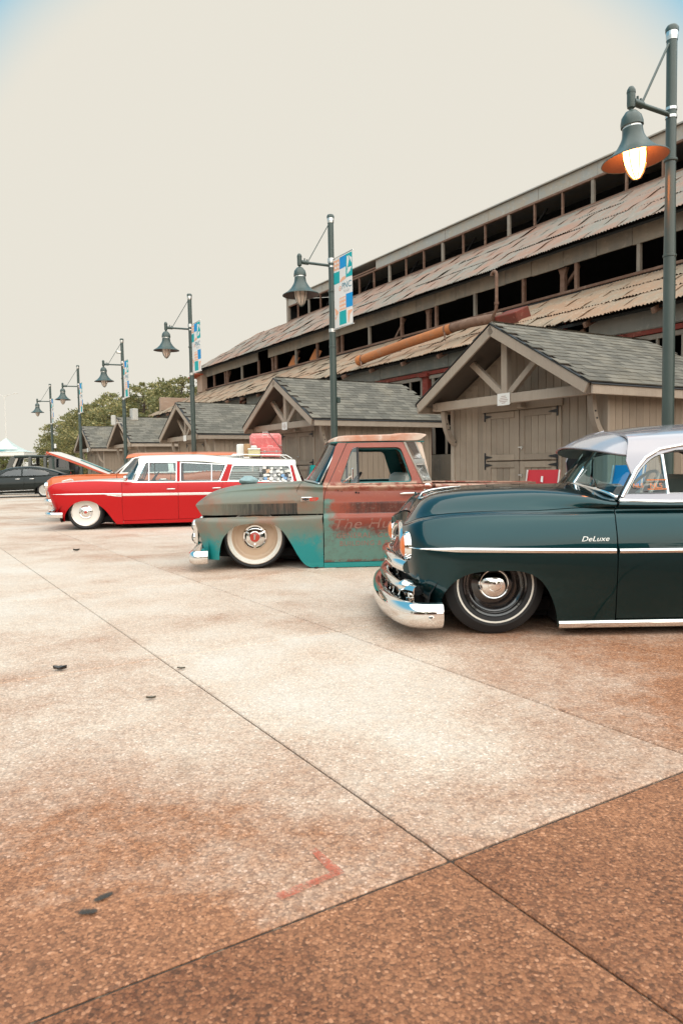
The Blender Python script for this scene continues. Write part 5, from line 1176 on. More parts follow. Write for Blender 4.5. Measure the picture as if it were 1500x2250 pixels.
panel(BS, 'rear_shelf', [('t', 2.5, 5), ('t', 2.9, 5), ('t', 3.0, 6), ('t', 2.5, 6)], BLK, BC, both=True)
strip(BS, 'side_moulding', [(-.566, .606), (.774, .579)], .036, .014, 'chrome', BC, tmax=3, taper=1)
strip(BS, 'side_moulding', [(.797, .578), (2.03, .572)], .034, .014, 'chrome', BC, tmax=3)
strip(BS, 'belt_moulding', [('t', .846, 4.98), ('t', 2.6, 4.98)], .030, .012, 'chrome', BC)
strip(BS, 'sill_moulding', [('t', .41, .08), ('t', 2.40, .08)], .052, .016, 'chrome', BC)
wrap_text(BS, 'script', 'DeLuxe', .046, .545, .645, 'steel_band', BC, .004, .35, 3.0, 1.25)
# greenhouse
BG = Skin([(.80, 3.25, [(.8, .755), (1.2, .785), (2.0, .785), (2.7, .72), (3.25, .52)], [(.8, .915), (1.25, .900), (2.0, .895), (2.9, .905), (3.25, .92)]),
           (.80, 3.25, [(.8, .70), (1.2, .735), (2.0, .74), (2.6, .675), (3.25, .48)], [(.8, 1.08), (3.25, 1.08)]),
           (.80, 3.25, [(.8, .62), (1.2, .655), (2.0, .66), (2.6, .60), (3.25, .42)], [(.8, 1.255), (1.2, 1.268), (2.0, 1.285), (2.7, 1.25), (3.25, 1.12)]),
           (.80, 3.25, [(.8, .50), (1.2, .52), (2.0, .53), (2.6, .48), (3.25, .30)], [(.8, 1.345), (1.2, 1.372), (2.0, 1.395), (2.7, 1.35), (3.25, 1.16)]),
           (.80, 3.25, [(.8, 0), (3.25, 0)], [(.8, 1.372), (1.05, 1.408), (1.3, 1.435), (1.7, 1.452), (2.1, 1.452), (2.7, 1.40), (3.25, 1.20)])], True)
bw = smooth_curve([(.905, .945), (.955, 1.03), (1.025, 1.125), (1.12, 1.20), (1.27, 1.243)], 5) + [(1.90, 1.252), (1.98, 1.22)] + [(2.0, .945)]
bwi = rounded([(2.10, .94), (2.10, 1.235), (2.38, 1.215), (2.58, 1.10), (2.62, .95)], .05, 4)
bsh = panel(BG, 'window_surround', [('t', .853, 0), (.95, 1.06), (1.02, 1.165), (1.12, 1.232), (1.27, 1.262), ('t', 1.35, 2.05), ('t', 2.75, 2.05), ('t', 3.1, 1.6), ('t', 2.95, 0)], 'lavender_paint', BC, holes=[bw, bwi], grid=.035, rim=.03, tmax=2.1)
panel(BG, 'roof', [(.955, 1.07), (1.025, 1.170), (1.12, 1.237), (1.27, 1.266), ('t', 1.352, 2.06), ('t', 2.75, 2.06), ('t', 3.08, 1.65), ('u', 1, 2.2), ('u', 1, 4), ('t', .985, 4), ('t', .985, 3), ('t', .965, 2.2), ('t', .93, 1.5)], 'lavender_paint', BC, both=True, grid=.05, tmax=2.1)
strip(BG, 'window_moulding', [(.872, .925), (.925, 1.01), (.985, 1.11), (1.06, 1.19), (1.16, 1.245), (1.32, 1.272), (1.90, 1.285), (2.5, 1.262)], .026, .014, 'chrome', BC, tmax=2.3)
for sy in (-1, 1):
    k = MB(); pts = [(x, z) for x, z in bw]; q = BG.inv([p[0] for p in pts], [p[1] for p in pts], 0, 2.2); P = BG.S([a for a, _ in q], [b for _, b in q])
    k.tube([(p[0], sy * (abs(p[1]) - .012), p[2]) for p in P] + [(P[0][0], sy * (abs(P[0][1]) - .012), P[0][2])], .010, 6); k.build('window_frame', 'steel_band', BC, 60)
    k = MB(); k.beam((1.185, sy * .755, .94), (1.168, sy * .690, 1.215), .024, .016, .004); k.build('vent_divider', 'chrome', BC)
    k = MB(); q = [(x, z) for x, z in bw if x < 1.175] ; k.add([(1.182, sy * .765, .95)] + [(x, sy * float(np.interp(z, [.9, 1.08, 1.26], [.765, .718, .64])), z) for x, z in q] + [(1.170, sy * .668, 1.215)], [tuple(range(len(q) + 2))]); k.build('vent_glass', 'car_glass', BC)
# rectangles and stickers in the vent window
for (t_, x, z, s_) in (('NLS', .945, .990, .042), ('NLS', 1.060, .985, .050)):
    me = text_mesh('sticker_text', t_, s_); me.materials.append(getm('sticker_orange')); inst('sticker_text', me, BC, (x, -.775 + (z - .95) * .30, z), (math.pi / 2 - .28, 0, 0))
for dz in (0.0, .062): MB().cbox((1.105, -.777 + dz * .3, .978 + dz), (.135, .002, .007), 0).build('sticker', 'sticker_orange', BC)
# windscreen, two panes round a centre bar
B0 = [(.856, -.745, .925), (.815, -.62, .962), (.790, -.30, .990), (.780, 0, 1.0)]; B1 = [(1.055, -.605, 1.215), (1.030, -.50, 1.275), (1.010, -.25, 1.315), (1.000, 0, 1.325)]
sheet('windscreen', B0, B1, 'windscreen_blue', BC, 6, .012); sheet('windscreen', mir(B0), mir(B1), 'windscreen_blue', BC, 6, .012)
MB().tube([(.782, 0, .995), (1.0, 0, 1.325)], .012, 8).build('centre_bar', 'chrome', BC)
full = B0 + mir(B0)[1:]; MB().tube([Vector(p) + Vector((-.01, 0, -.004)) for p in smooth_curve(full, 6)], .016, 8).build('windscreen_frame', 'chrome', BC, True)
for sg in (-1, 1): MB().tube([(.862, sg * .752, .925), (.96, sg * .690, 1.07), (1.06, sg * .61, 1.218)], .014, 8).build('pillar_moulding', 'dark_plastic', BC, True)
for sg in (-1, 1):
    k = MB(); k.tube([(.80, sg * .32 - .16, .985), (.84, sg * .32, 1.03), (.86, sg * .32 + .16, 1.06)], .005, 6); k.lathe([(0, .02), (.016, .015), (.018, 0)], 10, Matrix.Translation((.79, sg * .32 - .16, .972))); k.build('wiper', 'chrome', BC)
# sun visor
VA = [(1.045, -.635, 1.205), (.90, -.61, 1.222), (.775, -.42, 1.258), (.72, 0, 1.283)]; VB = [(1.09, -.595, 1.255), (1.06, -.50, 1.345), (1.03, -.28, 1.385), (1.01, 0, 1.400)]
vis = sheet('sun_visor', VA + mir(VA)[1:], VB + mir(VB)[1:], 'lavender_paint', BC, 6, -.018)
sheet('visor_underside', [(x + .008, y * .99, z - .014) for x, y, z in VA + mir(VA)[1:]], [(x - .01, y * .99, z - .03) for x, y, z in VB + mir(VB)[1:]], 'mid_grey_cloth', vis, 6, -.006)
MB().tube(smooth_curve(VA + mir(VA)[1:], 6), .009, 8).build('visor_lip', 'lavender_paint', vis, True)
MB().tube([(.722, 0, 1.290), (.86, 0, 1.352), (1.02, 0, 1.405)], .007, 6).build('visor_rib', 'lavender_paint', vis, True)
for (x, y, z) in ((1.085, -.598, 1.258), (1.075, -.57, 1.290), (1.06, -.52, 1.335)): MB().lathe([(0, .008), (.008, .005), (.009, 0)], 8, Matrix.Translation((x, y - .006, z)) @ Matrix.Rotation(math.pi / 2, 4, 'X')).build('rivet', 'chrome', vis)
k = MB(); k.add([(3.10, -.45, .95), (3.10, .45, .95), (2.98, .40, 1.24), (2.98, -.40, 1.24)], [(0, 1, 2, 3)]); k.build('rear_window', 'car_glass', BC)
# cabin
MB().cbox((1.7, 0, .22), (1.9, 1.5, .1), .02).build('cabin_floor', 'dark_under', BC); MB().cbox((.93, 0, .86), (.22, 1.36, .16), .05).build('dashboard', mat('teal_dash', (.02, .20, .20), .35, coat=.4), BC, 40)
seat(BC, 1.62, -.66, .66, .55, 'mid_grey_cloth', .50, .14); seat(BC, 2.50, -.62, .62, .55, 'mid_grey_cloth', .46, .16); steering(BC, 1.14, -.34, .93, 'seat_cream', .21)
for sy in (-1, 1): MB().cbox((1.45, sy * .73, .62), (1.1, .05, .54), .02).build('door_card', 'mid_grey_cloth', BC)
k = MB(); k.cbox((1.9, 0, 1.33), (1.6, 1.0, .015), 0); k.build('headliner', 'mid_grey_cloth', BC)
# nose
for sy in (-1, 1):
    headlamp(BC, (-.596, sy * .635, .605), .078, 'chrome', 'amber_lens', 0, .06)
    MB().lathe([(.100, -.10), (.112, -.02), (.104, .006), (.088, .0)], 30, Matrix.Translation((-.588, sy * .635, .605)) @ Matrix.Rotation(-math.pi / 2, 4, 'Y')).build('headlight_ring', 'chrome', BC, 40)
def bar(name, path, prof, m, parent, ang=50):
    k = MB(); vs = []; P = [Vector(p) for p in path]
    for i, p in enumerate(P):
        t = (P[min(i + 1, len(P) - 1)] - P[max(i - 1, 0)]).normalized(); o = Vector((t.y, -t.x, 0)).normalized()
        if o.dot(Vector((p.x - .3, p.y * .8, 0))) < 0: o = -o
        for a, b in prof: vs.append(p + o * a + Vector((0, 0, b)))
    n = len(prof); k.add(vs, [(i * n + j, i * n + (j + 1) % n, (i + 1) * n + (j + 1) % n, (i + 1) * n + j) for i in range(len(P) - 1) for j in range(n)] + [tuple(range(n)), tuple(range((len(P) - 1) * n, len(P) * n))]); return k.build(name, m, parent, ang)
def sym(half): return half + [(x, -y, z) for x, y, z in half[::-1][1:]]
ov = lambda w_, h_, n=10: [(w_ * math.cos(a), h_ * math.sin(a)) for a in [2 * math.pi * i / n for i in range(n)]]
gp = smooth_curve(sym([(-.575, -.64, .455), (-.635, -.50, .47), (-.665, -.28, .485), (-.675, 0, .49)]), 5); bar('upper_grille_bar', gp, ov(.045, .045), 'chrome', BC)
gp = smooth_curve(sym([(-.52, -.79, .315), (-.60, -.66, .325), (-.66, -.38, .335), (-.685, 0, .34)]), 5); bar('mid_grille_bar', gp, ov(.050, .034), 'chrome', BC)
gp = smooth_curve(sym([(-.49, -.80, .195), (-.58, -.66, .19), (-.64, -.38, .185), (-.665, 0, .185)]), 5); bar('lower_grille_bar', gp, ov(.035, .02), 'chrome', BC)
for q in range(7):
    y = (q - 3) * .175; x = -.665 + .13 * (abs(y) / .60) ** 2
    MB().cbox((x + .01, y, .255), (.055, .05, .13), .014).build('grille_tooth', 'chrome', BC, 50)
for sy in (-1, 1):
    MB().lathe([(0, .06), (.03, .045), (.05, .0), (.035, -.05)], 16, Matrix.Translation((-.60, sy * .70, .335)) @ Matrix.Rotation(-math.pi / 2, 4, 'Y')).build('parking_light', 'chrome', BC, 50)
    MB().cbox((-.565, sy * .745, .25), (.05, .05, .15), .012).build('grille_post', 'chrome', BC, 50)
sheet('nose_panel', [(-.60, -.535, .70), (-.592, -.43, .74), (-.535, -.27, .787), (-.503, 0, .798), (-.535, .27, .787), (-.592, .43, .74), (-.60, .535, .70)], [(-.60, -.53, .52), (-.615, -.40, .49), (-.64, -.22, .485), (-.65, 0, .485), (-.64, .22, .485), (-.615, .40, .49), (-.60, .53, .52)], BLK, BC, 6, -.03)
bar('grille_surround', smooth_curve(sym([(-.545, -.60, .55), (-.59, -.46, .60), (-.585, -.25, .68), (-.575, 0, .72)]), 5), ov(.025, .022), 'chrome', BC)
MB().cbox((-.47, 0, .42), (.12, 1.20, .52), .04).build('grille_back', 'dark_under', BC)
bar('bumper_blade', smooth_curve(sym([(-.385, -.935, .175), (-.48, -.945, .175), (-.585, -.90, .175), (-.66, -.74, .178), (-.715, -.42, .18), (-.735, 0, .18)]), 6), [(-.01, .080), (.02, .088), (.048, .070), (.062, .03), (.062, -.02), (.045, -.062), (.012, -.085), (-.02, -.08), (.01, -.04), (.03, 0), (.01, .05)], 'chrome', BC, 60)
sheet('splash_pan', [(-.42, -.84, .20), (-.52, -.70, .205), (-.58, -.3, .21), (-.59, 0, .21), (-.58, .3, .21), (-.52, .70, .205), (-.42, .84, .20)], [(-.45, -.90, .20), (-.60, -.78, .20), (-.68, -.4, .20), (-.70, 0, .20), (-.68, .4, .20), (-.60, .78, .20), (-.45, .90, .20)], BLK, BC, 5)
MB().lathe([(0, .014), (.018, .010), (.022, 0)], 14, Matrix.Translation((-.46, -1.005, .165)) @ Matrix.Rotation(math.pi / 2, 4, 'X')).build('bumper_bolt', 'chrome', BC, 40)
k = MB(); k.tube([(-.43, 0, .905), (-.40, 0, .950), (-.33, 0, .972), (-.22, 0, .988), (-.10, 0, .998)], [.006, .009, .009, .006, .002], 10); k.build('hood_ornament', 'chrome', BC, 50)
bar('rear_bumper', smooth_curve([(4.05, -.90, .24), (4.30, -.86, .24), (4.50, -.60, .24), (4.56, 0, .24), (4.50, .60, .24), (4.30, .86, .24), (4.05, .90, .24)], 5), ov(.04, .08), 'chrome', BC)
for sy in (-1, 1): MB().lathe([(0, .05), (.04, .03), (.055, 0)], 16, Matrix.Translation((4.27, sy * .69, .66)) @ Matrix.Rotation(math.pi / 2, 4, 'Y')).build('tail_light', 'red_lens', BC, 50)
MB().tube([(1.82, -.885, .80), (1.86, -.93, .805), (1.96, -.93, .805), (1.99, -.89, .80)], .011, 8).build('door_handle', 'chrome', BC, 50)
for xw in (0, 2.92):
    for sy in (-1, 1):
        k = MB(); arc = [(xw + .46, .05)] + [(xw + .46 * math.cos(a), .22 + .30 * math.sin(a)) for a in np.linspace(0, math.pi, 13)] + [(xw - .46, .12)]
        vs = [(a, sy * .84, b) for a, b in arc] + [(a, sy * .42, b) for a, b in arc]; n = len(arc); k.add(vs, [(i, i + 1, i + 1 + n, i + n) for i in range(n - 1)] + [tuple(range(n, 2 * n))]); k.build('wheel_well', 'dark_under', BC)
MB().cbox((1.9, 0, .15), (4.1, 1.0, .10), .02).build('chassis', 'dark_under', BC)
bwp = [('tyre', 'rubber', tyre(.346, .215, .20, .045)), ('pinstripe', 'whitewall', [(.262, .1035), (.262, .1055), (.250, .1060), (.250, .1035)]),
       ('rim', 'wheel_black', [(.222, .088), (.216, .098), (.204, .094), (.198, .080), (.190, .068), (.178, .062), (.172, .050), (.150, .030), (.118, .042), (.10, .048)]),
       ('hub_cap', 'chrome', [(.108, .045), (.106, .060), (.098, .066), (.094, .064), (.080, .076), (.046, .088), (.044, .086), (.030, .092), (0, .095)])]
for xw in (0.0, 2.92):
    for sy in (-1, 1): wheel(BC, xw, sy * .70, .346, bwp, sy)
# ------------------------------------------------------------------ red station wagon
mat('wagon_red', (.47, .004, .006), .38, coat=.08, coat_rough=.08, spec=.3); mat('wagon_white', (.74, .72, .67), .28, coat=.6, vary=.04); mat('blind_white', (.66, .60, .54), .6); mat('spinner_white', (.78, .75, .69), .3, coat=.5)
RW = car_root('station_wagon', (-5.188, 15.153, 0), 10, 'red and white station wagon carrying suitcases on its roof rack')
RS = Skin([
 (-.47, 4.30, [(-.5, .40), (-.44, .66), (-.34, .79), (.58, .855), (4.0, .845), (4.2, .80), (4.3, .66)], [(-.47, .160), (-.40, .165), (.40, .12), (.58, .097), (2.1, .095), (3.4, .12), (4.3, .20)]),
 (-.615, 4.38, [(-.62, .48), (-.58, .68), (-.48, .80), (0, .882), (4.0, .885), (4.3, .82), (4.38, .7)], [(-.6, .372), (4.4, .38)]),
 (-.705, 4.40, [(-.71, .56), (-.67, .73), (-.52, .83), (0, .905), (1, .918), (4, .905), (4.32, .83), (4.40, .74)], [(-.7, .645), (.7, .64), (4.4, .63)]),
 (-.738, 4.40, [(-.74, .62), (-.70, .755), (-.52, .825), (0, .882), (1, .898), (4, .88), (4.4, .80)], [(-.74, .805), (-.5, .84), (.7, .83), (1.8, .82), (4.4, .79)]),
 (-.738, 4.40, [(-.74, .58), (-.68, .70), (-.54, .745), (.13, .795), (.7, .835), (1, .848), (4.0, .815), (4.4, .76)], [(-.74, .825), (-.66, .885), (-.54, .928), (.13, .958), (.7, .935), (1, .917), (1.77, .908), (2.65, .899), (4.4, .862)]),
 (-.720, 4.40, [(-.72, .48), (-.6, .58), (.13, .64), (.7, .70), (1, .72), (4.4, .7)], [(-.72, .83), (-.6, .905), (-.5, .935), (.13, .972), (.7, .975), (4.4, .93)]),
 (-.715, 4.40, [(-.8, 0), (4.5, 0)], [(-.715, .835), (-.6, .92), (-.4, .955), (.13, .99), (.7, 1.0), (4.4, .95)])], True)
RARCH = smooth_curve([(-.425, .164), (-.41, .24), (-.37, .345), (-.27, .475), (-.14, .55), (0, .575), (.12, .562), (.23, .51), (.38, .385), (.53, .17), (.585, .099)], 4)
panel(RS, 'front_fender', [('u', 0, 0), ('u', 0, 1), ('u', 0, 2), ('u', 0, 3), ('u', 0, 4), ('t', .715, 4.0), ('t', .716, 3), ('t', .716, 2), (.718, .2), ('t', .718, 0)] + RARCH[::-1], 'wagon_red', RW, tmax=3.6, grid=.06)
panel(RS, 'hood', [('u', 0, 4.04), ('t', .72, 4.04), ('t', .70, 5), ('t', .66, 6), ('u', 0, 6)], 'wagon_white', RW, both=True, grid=.07)
panel(RS, 'cowl', [('t', .725, 4.04), ('t', 1.0, 4.04), ('t', 1.0, 6), ('t', .665, 6), ('t', .705, 5)], 'wagon_white', RW, both=True)
panel(RS, 'front_door', [(.724, .168), ('t', .723, 2), ('t', .722, 3), ('t', .722, 4), ('t', 1.802, 4), ('t', 1.80, 3), ('t', 1.797, 2), (1.787, .168)], 'wagon_red', RW, tmax=3.6, grid=.07)
panel(RS, 'rear_door', [(1.793, .168), ('t', 1.803, 2), ('t', 1.806, 3), ('t', 1.808, 4), ('t', 2.68, 4), ('t', 2.67, 3), ('t', 2.64, 2), (2.52, .30), (2.47, .168)], 'wagon_red', RW, tmax=3.6, grid=.07)
panel(RS, 'sill', [('t', .722, 0), ('t', 2.45, 0), (2.45, .160), (.723, .160)], 'wagon_red', RW, tmax=1)
RRA = [(2.46, .11), (2.50, .25), (2.58, .40), (2.72, .52), (2.88, .555), (3.04, .53), (3.18, .42), (3.26, .28), (3.30, .13)]
panel(RS, 'rear_quarter', [('t', 2.686, 4), ('t', 2.676, 3), ('t', 2.646, 2), (2.525, .30), (2.475, .168), (2.455, .16), ('t', 2.455, 0)] + smooth_curve(RRA, 4) + [('u', 1, 0), ('u', 1, 2), ('u', 1, 4)], 'wagon_red', RW, tmax=3.6, grid=.08)
strip(RS, 'side_strip', [(-.615, .712), (.40, .703), (.71, .699)], .028, .010, 'chrome', RW, tmax=3.2, taper=1)
strip(RS, 'lower_strip', [(.40, .690), (.60, .655), (.71, .647)], .012, .008, 'chrome', RW, tmax=3.2)
strip(RS, 'white_strip', [(.44, .684), (.71, .676)], .030, .005, 'wagon_white', RW, tmax=3.2)
for a, b in ((.727, 1.797), (1.808, 2.63), (2.66, 4.25)):
    z = lambda x: .699 - (x - .7) * .009
    strip(RS, 'side_strip', [(a, z(a)), (b, z(b))], .016, .010, 'chrome', RW, tmax=3.2); strip(RS, 'white_strip', [(a, z(a) - .025), (b, z(b) - .025)], .036, .006, 'wagon_white', RW, tmax=3.2)
strip(RS, 'belt_moulding', [('t', .90, 3.97), ('t', 4.32, 3.97)], .020, .010, 'chrome', RW)
for x in (1.66, 2.56): MB().tube([(x - .08, -.905, .772), (x - .05, -.93, .775), (x + .05, -.93, .775), (x + .08, -.905, .772)], .011, 8).build('door_handle', 'chrome', RW, 50)
# greenhouse
RG = Skin([(.60, 4.35, [(.6, .80), (1, .84), (2.6, .825), (4.35, .79)], [(.6, .93), (1, .915), (1.77, .908), (2.65, .90), (4.35, .866)]),
           (.60, 4.35, [(.6, .74), (1, .785), (2.6, .775), (4.35, .74)], [(.6, 1.13), (2.5, 1.12), (3.2, 1.07), (4.35, 1.04)]),
           (.60, 4.35, [(.6, .68), (1, .725), (2.6, .72), (4.35, .69)], [(.6, 1.325), (1.2, 1.33), (2.2, 1.322), (2.9, 1.255), (3.5, 1.235), (4.35, 1.215)]),
           (.60, 4.35, [(.6, .60), (1, .655), (2.6, .66), (4.35, .63)], [(.6, 1.385), (1.2, 1.41), (2.1, 1.42), (2.62, 1.385), (3.08, 1.335), (4.35, 1.29)]),
           (.60, 4.35, [(.6, .45), (1, .50), (4.35, .50)], [(.6, 1.42), (1.2, 1.45), (2.1, 1.46), (2.62, 1.42), (3.08, 1.37), (4.35, 1.325)]),
           (.60, 4.35, [(.6, 0), (4.35, 0)], [(.6, 1.44), (1.2, 1.468), (2.1, 1.478), (2.62, 1.437), (3.08, 1.387), (4.35, 1.34)])], True)
w1 = rounded([(.995, .935), (1.175, 1.305), (1.768, 1.302), (1.760, .925)], .025, 3); w2 = rounded([(1.853, .922), (1.862, 1.295), (2.755, 1.238), (2.61, .915)], .03, 3); w3 = rounded([(2.795, .925), (2.905, 1.222), (4.055, 1.195), (4.105, .885)], .05, 4)
panel(RG, 'roof', [(1.04, 1.10), (1.16, 1.325), ('t', 1.8, 2.02), (2.775, 1.252), (2.905, 1.242), (4.06, 1.212), (4.20, 1.20), ('t', 4.20, 3), ('t', 4.17, 5), ('t', 1.06, 5), ('t', 1.05, 3.4), ('t', 1.03, 2.4)], 'wagon_white', RW, both=True, grid=.07, tmax=2.4)
for nm, pl, hl, mm in (('front_window_frame', [(.955, .925), (1.145, 1.322), (1.786, 1.318), (1.775, .912)], [w1], 'chrome'), ('rear_window_frame', [(1.838, .910), (1.848, 1.312), (2.79, 1.247), (2.635, .903)], [w2], 'chrome'),
                       ('centre_pillar', [(1.779, .910), (1.79, 1.320), (1.844, 1.316), (1.834, .908)], [], 'wagon_red'), ('rear_pillar', [(2.642, .902), (2.797, 1.248), (2.895, 1.240), (2.785, .90)], [], 'wagon_red'),
                       ('cargo_window_frame', [(2.785, .90), (2.895, 1.240), (4.072, 1.210), (4.135, .872)], [w3], 'chrome'), ('tail_pillar', [(4.14, .872), (4.077, 1.209), (4.125, 1.206), (4.20, .87)], [], 'wagon_red'), ('tail_corner', [(4.205, .87), (4.13, 1.206), (4.20, 1.20), (4.31, .868)], [], 'wagon_white'),
                       ('a_pillar', [(.93, .922), (.948, .922), (1.14, 1.325), (1.05, 1.33), (1.02, 1.20)], [], 'wagon_white')):
    panel(RG, nm, pl, mm, RW, holes=hl, grid=.05, rim=.025, tmax=2.2)
for nm, w_ in (('front_window', w1), ('rear_window', w2), ('cargo_window', w3)): panel(RG, nm, w_, 'car_glass', RW, grid=.15, rim=0, off=-.012, tmax=2.2)
for sy in (-1, 1):
    for (x0, z0, x1, z1) in ((1.232, .925, 1.238, 1.305), (2.465, .915, 2.475, 1.262)): MB().beam((x0, sy * .835, z0), (x1, sy * .728, z1), .022, .014, .003).build('window_divider', 'chrome', RW)
A0 = [(.905, -.80, .935), (.80, -.70, .965), (.70, -.36, .995), (.67, 0, 1.0)]; A1 = [(1.06, -.665, 1.325), (1.02, -.58, 1.375), (.985, -.30, 1.410), (.975, 0, 1.418)]
sheet('windscreen', A0 + mir(A0)[1:], A1 + mir(A1)[1:], 'windscreen_blue', RW, 6, .015)
MB().tube(smooth_curve(A0 + mir(A0)[1:], 6), .014, 8).build('windscreen_frame', 'chrome', RW, True)
for sg in (-1, 1): MB().tube([(.905, sg * .80, .935), (1.06, sg * .665, 1.325)], .014, 8).build('windscreen_frame', 'chrome', RW, True)
k = MB(); k.add([(4.36, -.74, .87), (4.36, .74, .87), (4.20, .62, 1.27), (4.20, -.62, 1.27)], [(0, 1, 2, 3)]); k.build('tailgate_window', 'car_glass', RW)
MB().cbox((4.385, 0, .55), (.04, 1.50, .64), .02).build('tailgate', 'wagon_red', RW)
# blinds and stickers in the cargo window
for sy in (-1, 1):
    for q in range(7):
        z = .925 + q * .042; MB().cbox((3.44, sy * (.815 - (z - .9) * .28 - .05), z), (1.24 if q < 6 else 1.1, .010, .030), .003, Matrix.Rotation(sy * .5, 3, 'X')).build('blind_slat', 'blind_white', RW)
    MB().cbox((3.30, sy * .735, 1.06), (.015, .015, .30), 0).build('blind_cord', 'blind_white', RW)
r_ = random.Random(21); stc = [mat('sticker_%s' % n, c, .6) for n, c in (('white', (.74, .72, .68)), ('grey', (.36, .36, .36)), ('pale', (.60, .58, .53)), ('blue', (.20, .36, .58)), ('tan', (.62, .40, .26)), ('dark', (.06, .06, .065)))]
for q in range(34):
    col, row = q % 9, q // 9; x = 3.47 + col * .072 + r_.uniform(-.02, .02); z = .93 + row * .075 + r_.uniform(-.015, .015)
    if z > 1.19 or x > 4.08: continue
    sz = r_.uniform(.04, .075); y = -(.832 - (z - .88) * .30) - .006 - .0008 * (q % 5); mm = stc[r_.choice([0, 0, 0, 0, 2, 2, 1, 1, 3, 4, 5])]
    if q % 3: MB().cbox((x, y, z), (sz * 1.2, .0012, sz), 0, Matrix.Rotation(-.29, 3, 'X') @ Matrix.Rotation(r_.uniform(-.2, .2), 3, 'Y')).build('sticker', mm, RW)
    else: MB().lathe([(0, .0008), (sz * .6, .0008), (sz * .6, 0)], 18, Matrix.Translation((x, y, z)) @ Matrix.Rotation(math.pi / 2 - .29, 4, 'X')).build('sticker', mm, RW)
for x in (3.72, 3.86, 4.0): MB().cbox((x, -.872, .845), (.09, .003, .04), 0).build('sticker', stc[0], RW)
# cabin
MB().cbox((2.4, 0, .25), (3.4, 1.5, .1), .02).build('cabin_floor', 'dark_under', RW); MB().cbox((1.0, 0, .86), (.26, 1.44, .16), .05).build('dashboard', 'wagon_red', RW, 40)
seat(RW, 1.80, -.70, -.04, .50, 'seat_dark', .40, .12); seat(RW, 1.80, .04, .70, .50, 'seat_dark', .40, .12); seat(RW, 2.66, -.68, .68, .50, 'seat_dark', .38, .12); steering(RW, 1.27, -.36, .95)
for sy in (-1, 1):
    MB().cbox((1.75, sy * .80, .62), (1.9, .05, .56), .02).build('door_card', 'seat_dark', RW)
# nose
MB().cbox((-.60, 0, .60), (.14, 1.20, .40), .03).build('grille', 'steel_band', RW)
for q in range(6): MB().cbox((-.675, 0, .45 + q * .055), (.02, 1.10, .02), .005).build('grille_bar', 'chrome', RW)
for sy in (-1, 1): headlamp(RW, (-.70, sy * .64, .735), .078)
sheet('nose_panel', [(-.735, -.62, .80), (-.735, -.30, .83), (-.725, 0, .835), (-.735, .30, .83), (-.735, .62, .80)], [(-.70, -.60, .62), (-.69, -.3, .62), (-.69, 0, .62), (-.69, .3, .62), (-.70, .60, .62)], 'wagon_red', RW, 5)
sheet('valance', [(-.60, -.64, .38), (-.60, 0, .38), (-.60, .64, .38)], [(-.46, -.64, .17), (-.46, 0, .17), (-.46, .64, .17)], 'wagon_red', RW, 5)
bar('front_bumper', smooth_curve(sym([(-.415, -.915, .31), (-.52, -.92, .31), (-.66, -.86, .312), (-.75, -.60, .315), (-.785, 0, .315)]), 6), [(-.01, .05), (.02, .058), (.05, .04), (.06, 0), (.045, -.045), (.015, -.062), (-.02, -.05), (.01, 0)], 'chrome', RW, 60)
for sy in (-1, 1):
    k = MB(); k.add([(-.70, sy * .77, .50), (-.64, sy * .84, .50), (-.56, sy * .86, .36), (-.60, sy * .78, .36), (-.72, sy * .74, .43)], [(0, 1, 2, 3), (0, 3, 4)]); k.build('parking_light', 'chrome', RW)
k = MB(); k.beam((-.48, -.52, .955), (-.30, -.52, 1.0), .03, .03, .008); k.beam((-.30, -.52, 1.0), (-.26, -.52, .965), .03, .03, .006); k.build('hood_ornament', 'chrome', RW)
k = MB().beam((.74, -.84, .955), (.80, -.93, 1.0), .014, .014); k.lathe([(0, .03), (.05, .02), (.06, -.02), (.02, -.05)], 16, Matrix.Translation((.79, -.95, 1.005)) @ Matrix.Rotation(-math.pi / 2, 4, 'Y')); k.build('side_mirror', 'chrome', RW, 50)
bar('rear_bumper', smooth_curve([(4.1, -.92, .32), (4.35, -.90, .32), (4.50, -.60, .32), (4.54, 0, .32), (4.50, .60, .32), (4.35, .90, .32), (4.1, .92, .32)], 5), ov(.04, .06), 'chrome', RW)
for sy in (-1, 1): MB().lathe([(0, .05), (.05, .03), (.065, 0)], 16, Matrix.Translation((4.40, sy * .76, .72)) @ Matrix.Rotation(math.pi / 2, 4, 'Y')).build('tail_light', 'red_lens', RW, 50)
for xw in (0, 2.88):
    for sy in (-1, 1):
        k = MB(); arc = [(xw + .52, .10)] + [(xw + .52 * math.cos(a), .34 + .26 * math.sin(a)) for a in np.linspace(0, math.pi, 13)] + [(xw - .46, .16)]
        vs = [(a, sy * .84, b) for a, b in arc] + [(a, sy * .42, b) for a, b in arc]; n = len(arc); k.add(vs, [(i, i + 1, i + 1 + n, i + n) for i in range(n - 1)] + [tuple(range(n, 2 * n))]); k.build('wheel_well', 'dark_under', RW)
MB().cbox((1.9, 0, .20), (4.2, 1.2, .12), .02).build('chassis', 'dark_under', RW)
rwp = [('tyre', 'rubber', tyre(.350, .272, .20, .03)), ('rim', 'spinner_white', [(.278, .090), (.270, .100), (.262, .096), (.254, .082), (.20, .070), (.12, .066)]), ('trim_ring', 'chrome', [(.282, .094), (.276, .106), (.266, .108), (.258, .098)]),
       ('hub_cap', 'chrome', [(.135, .066), (.130, .080), (.118, .086), (.108, .080), (.092, .090), (.070, .094), (.064, .086), (.05, .10), (.03, .104)]), ('cap_centre', 'badge_red', [(.026, .104), (.02, .108), (0, .109)])]
for xw in (0.0, 2.88):
    for sy in (-1, 1): wheel(RW, xw, sy * .715, .350, rwp, sy)
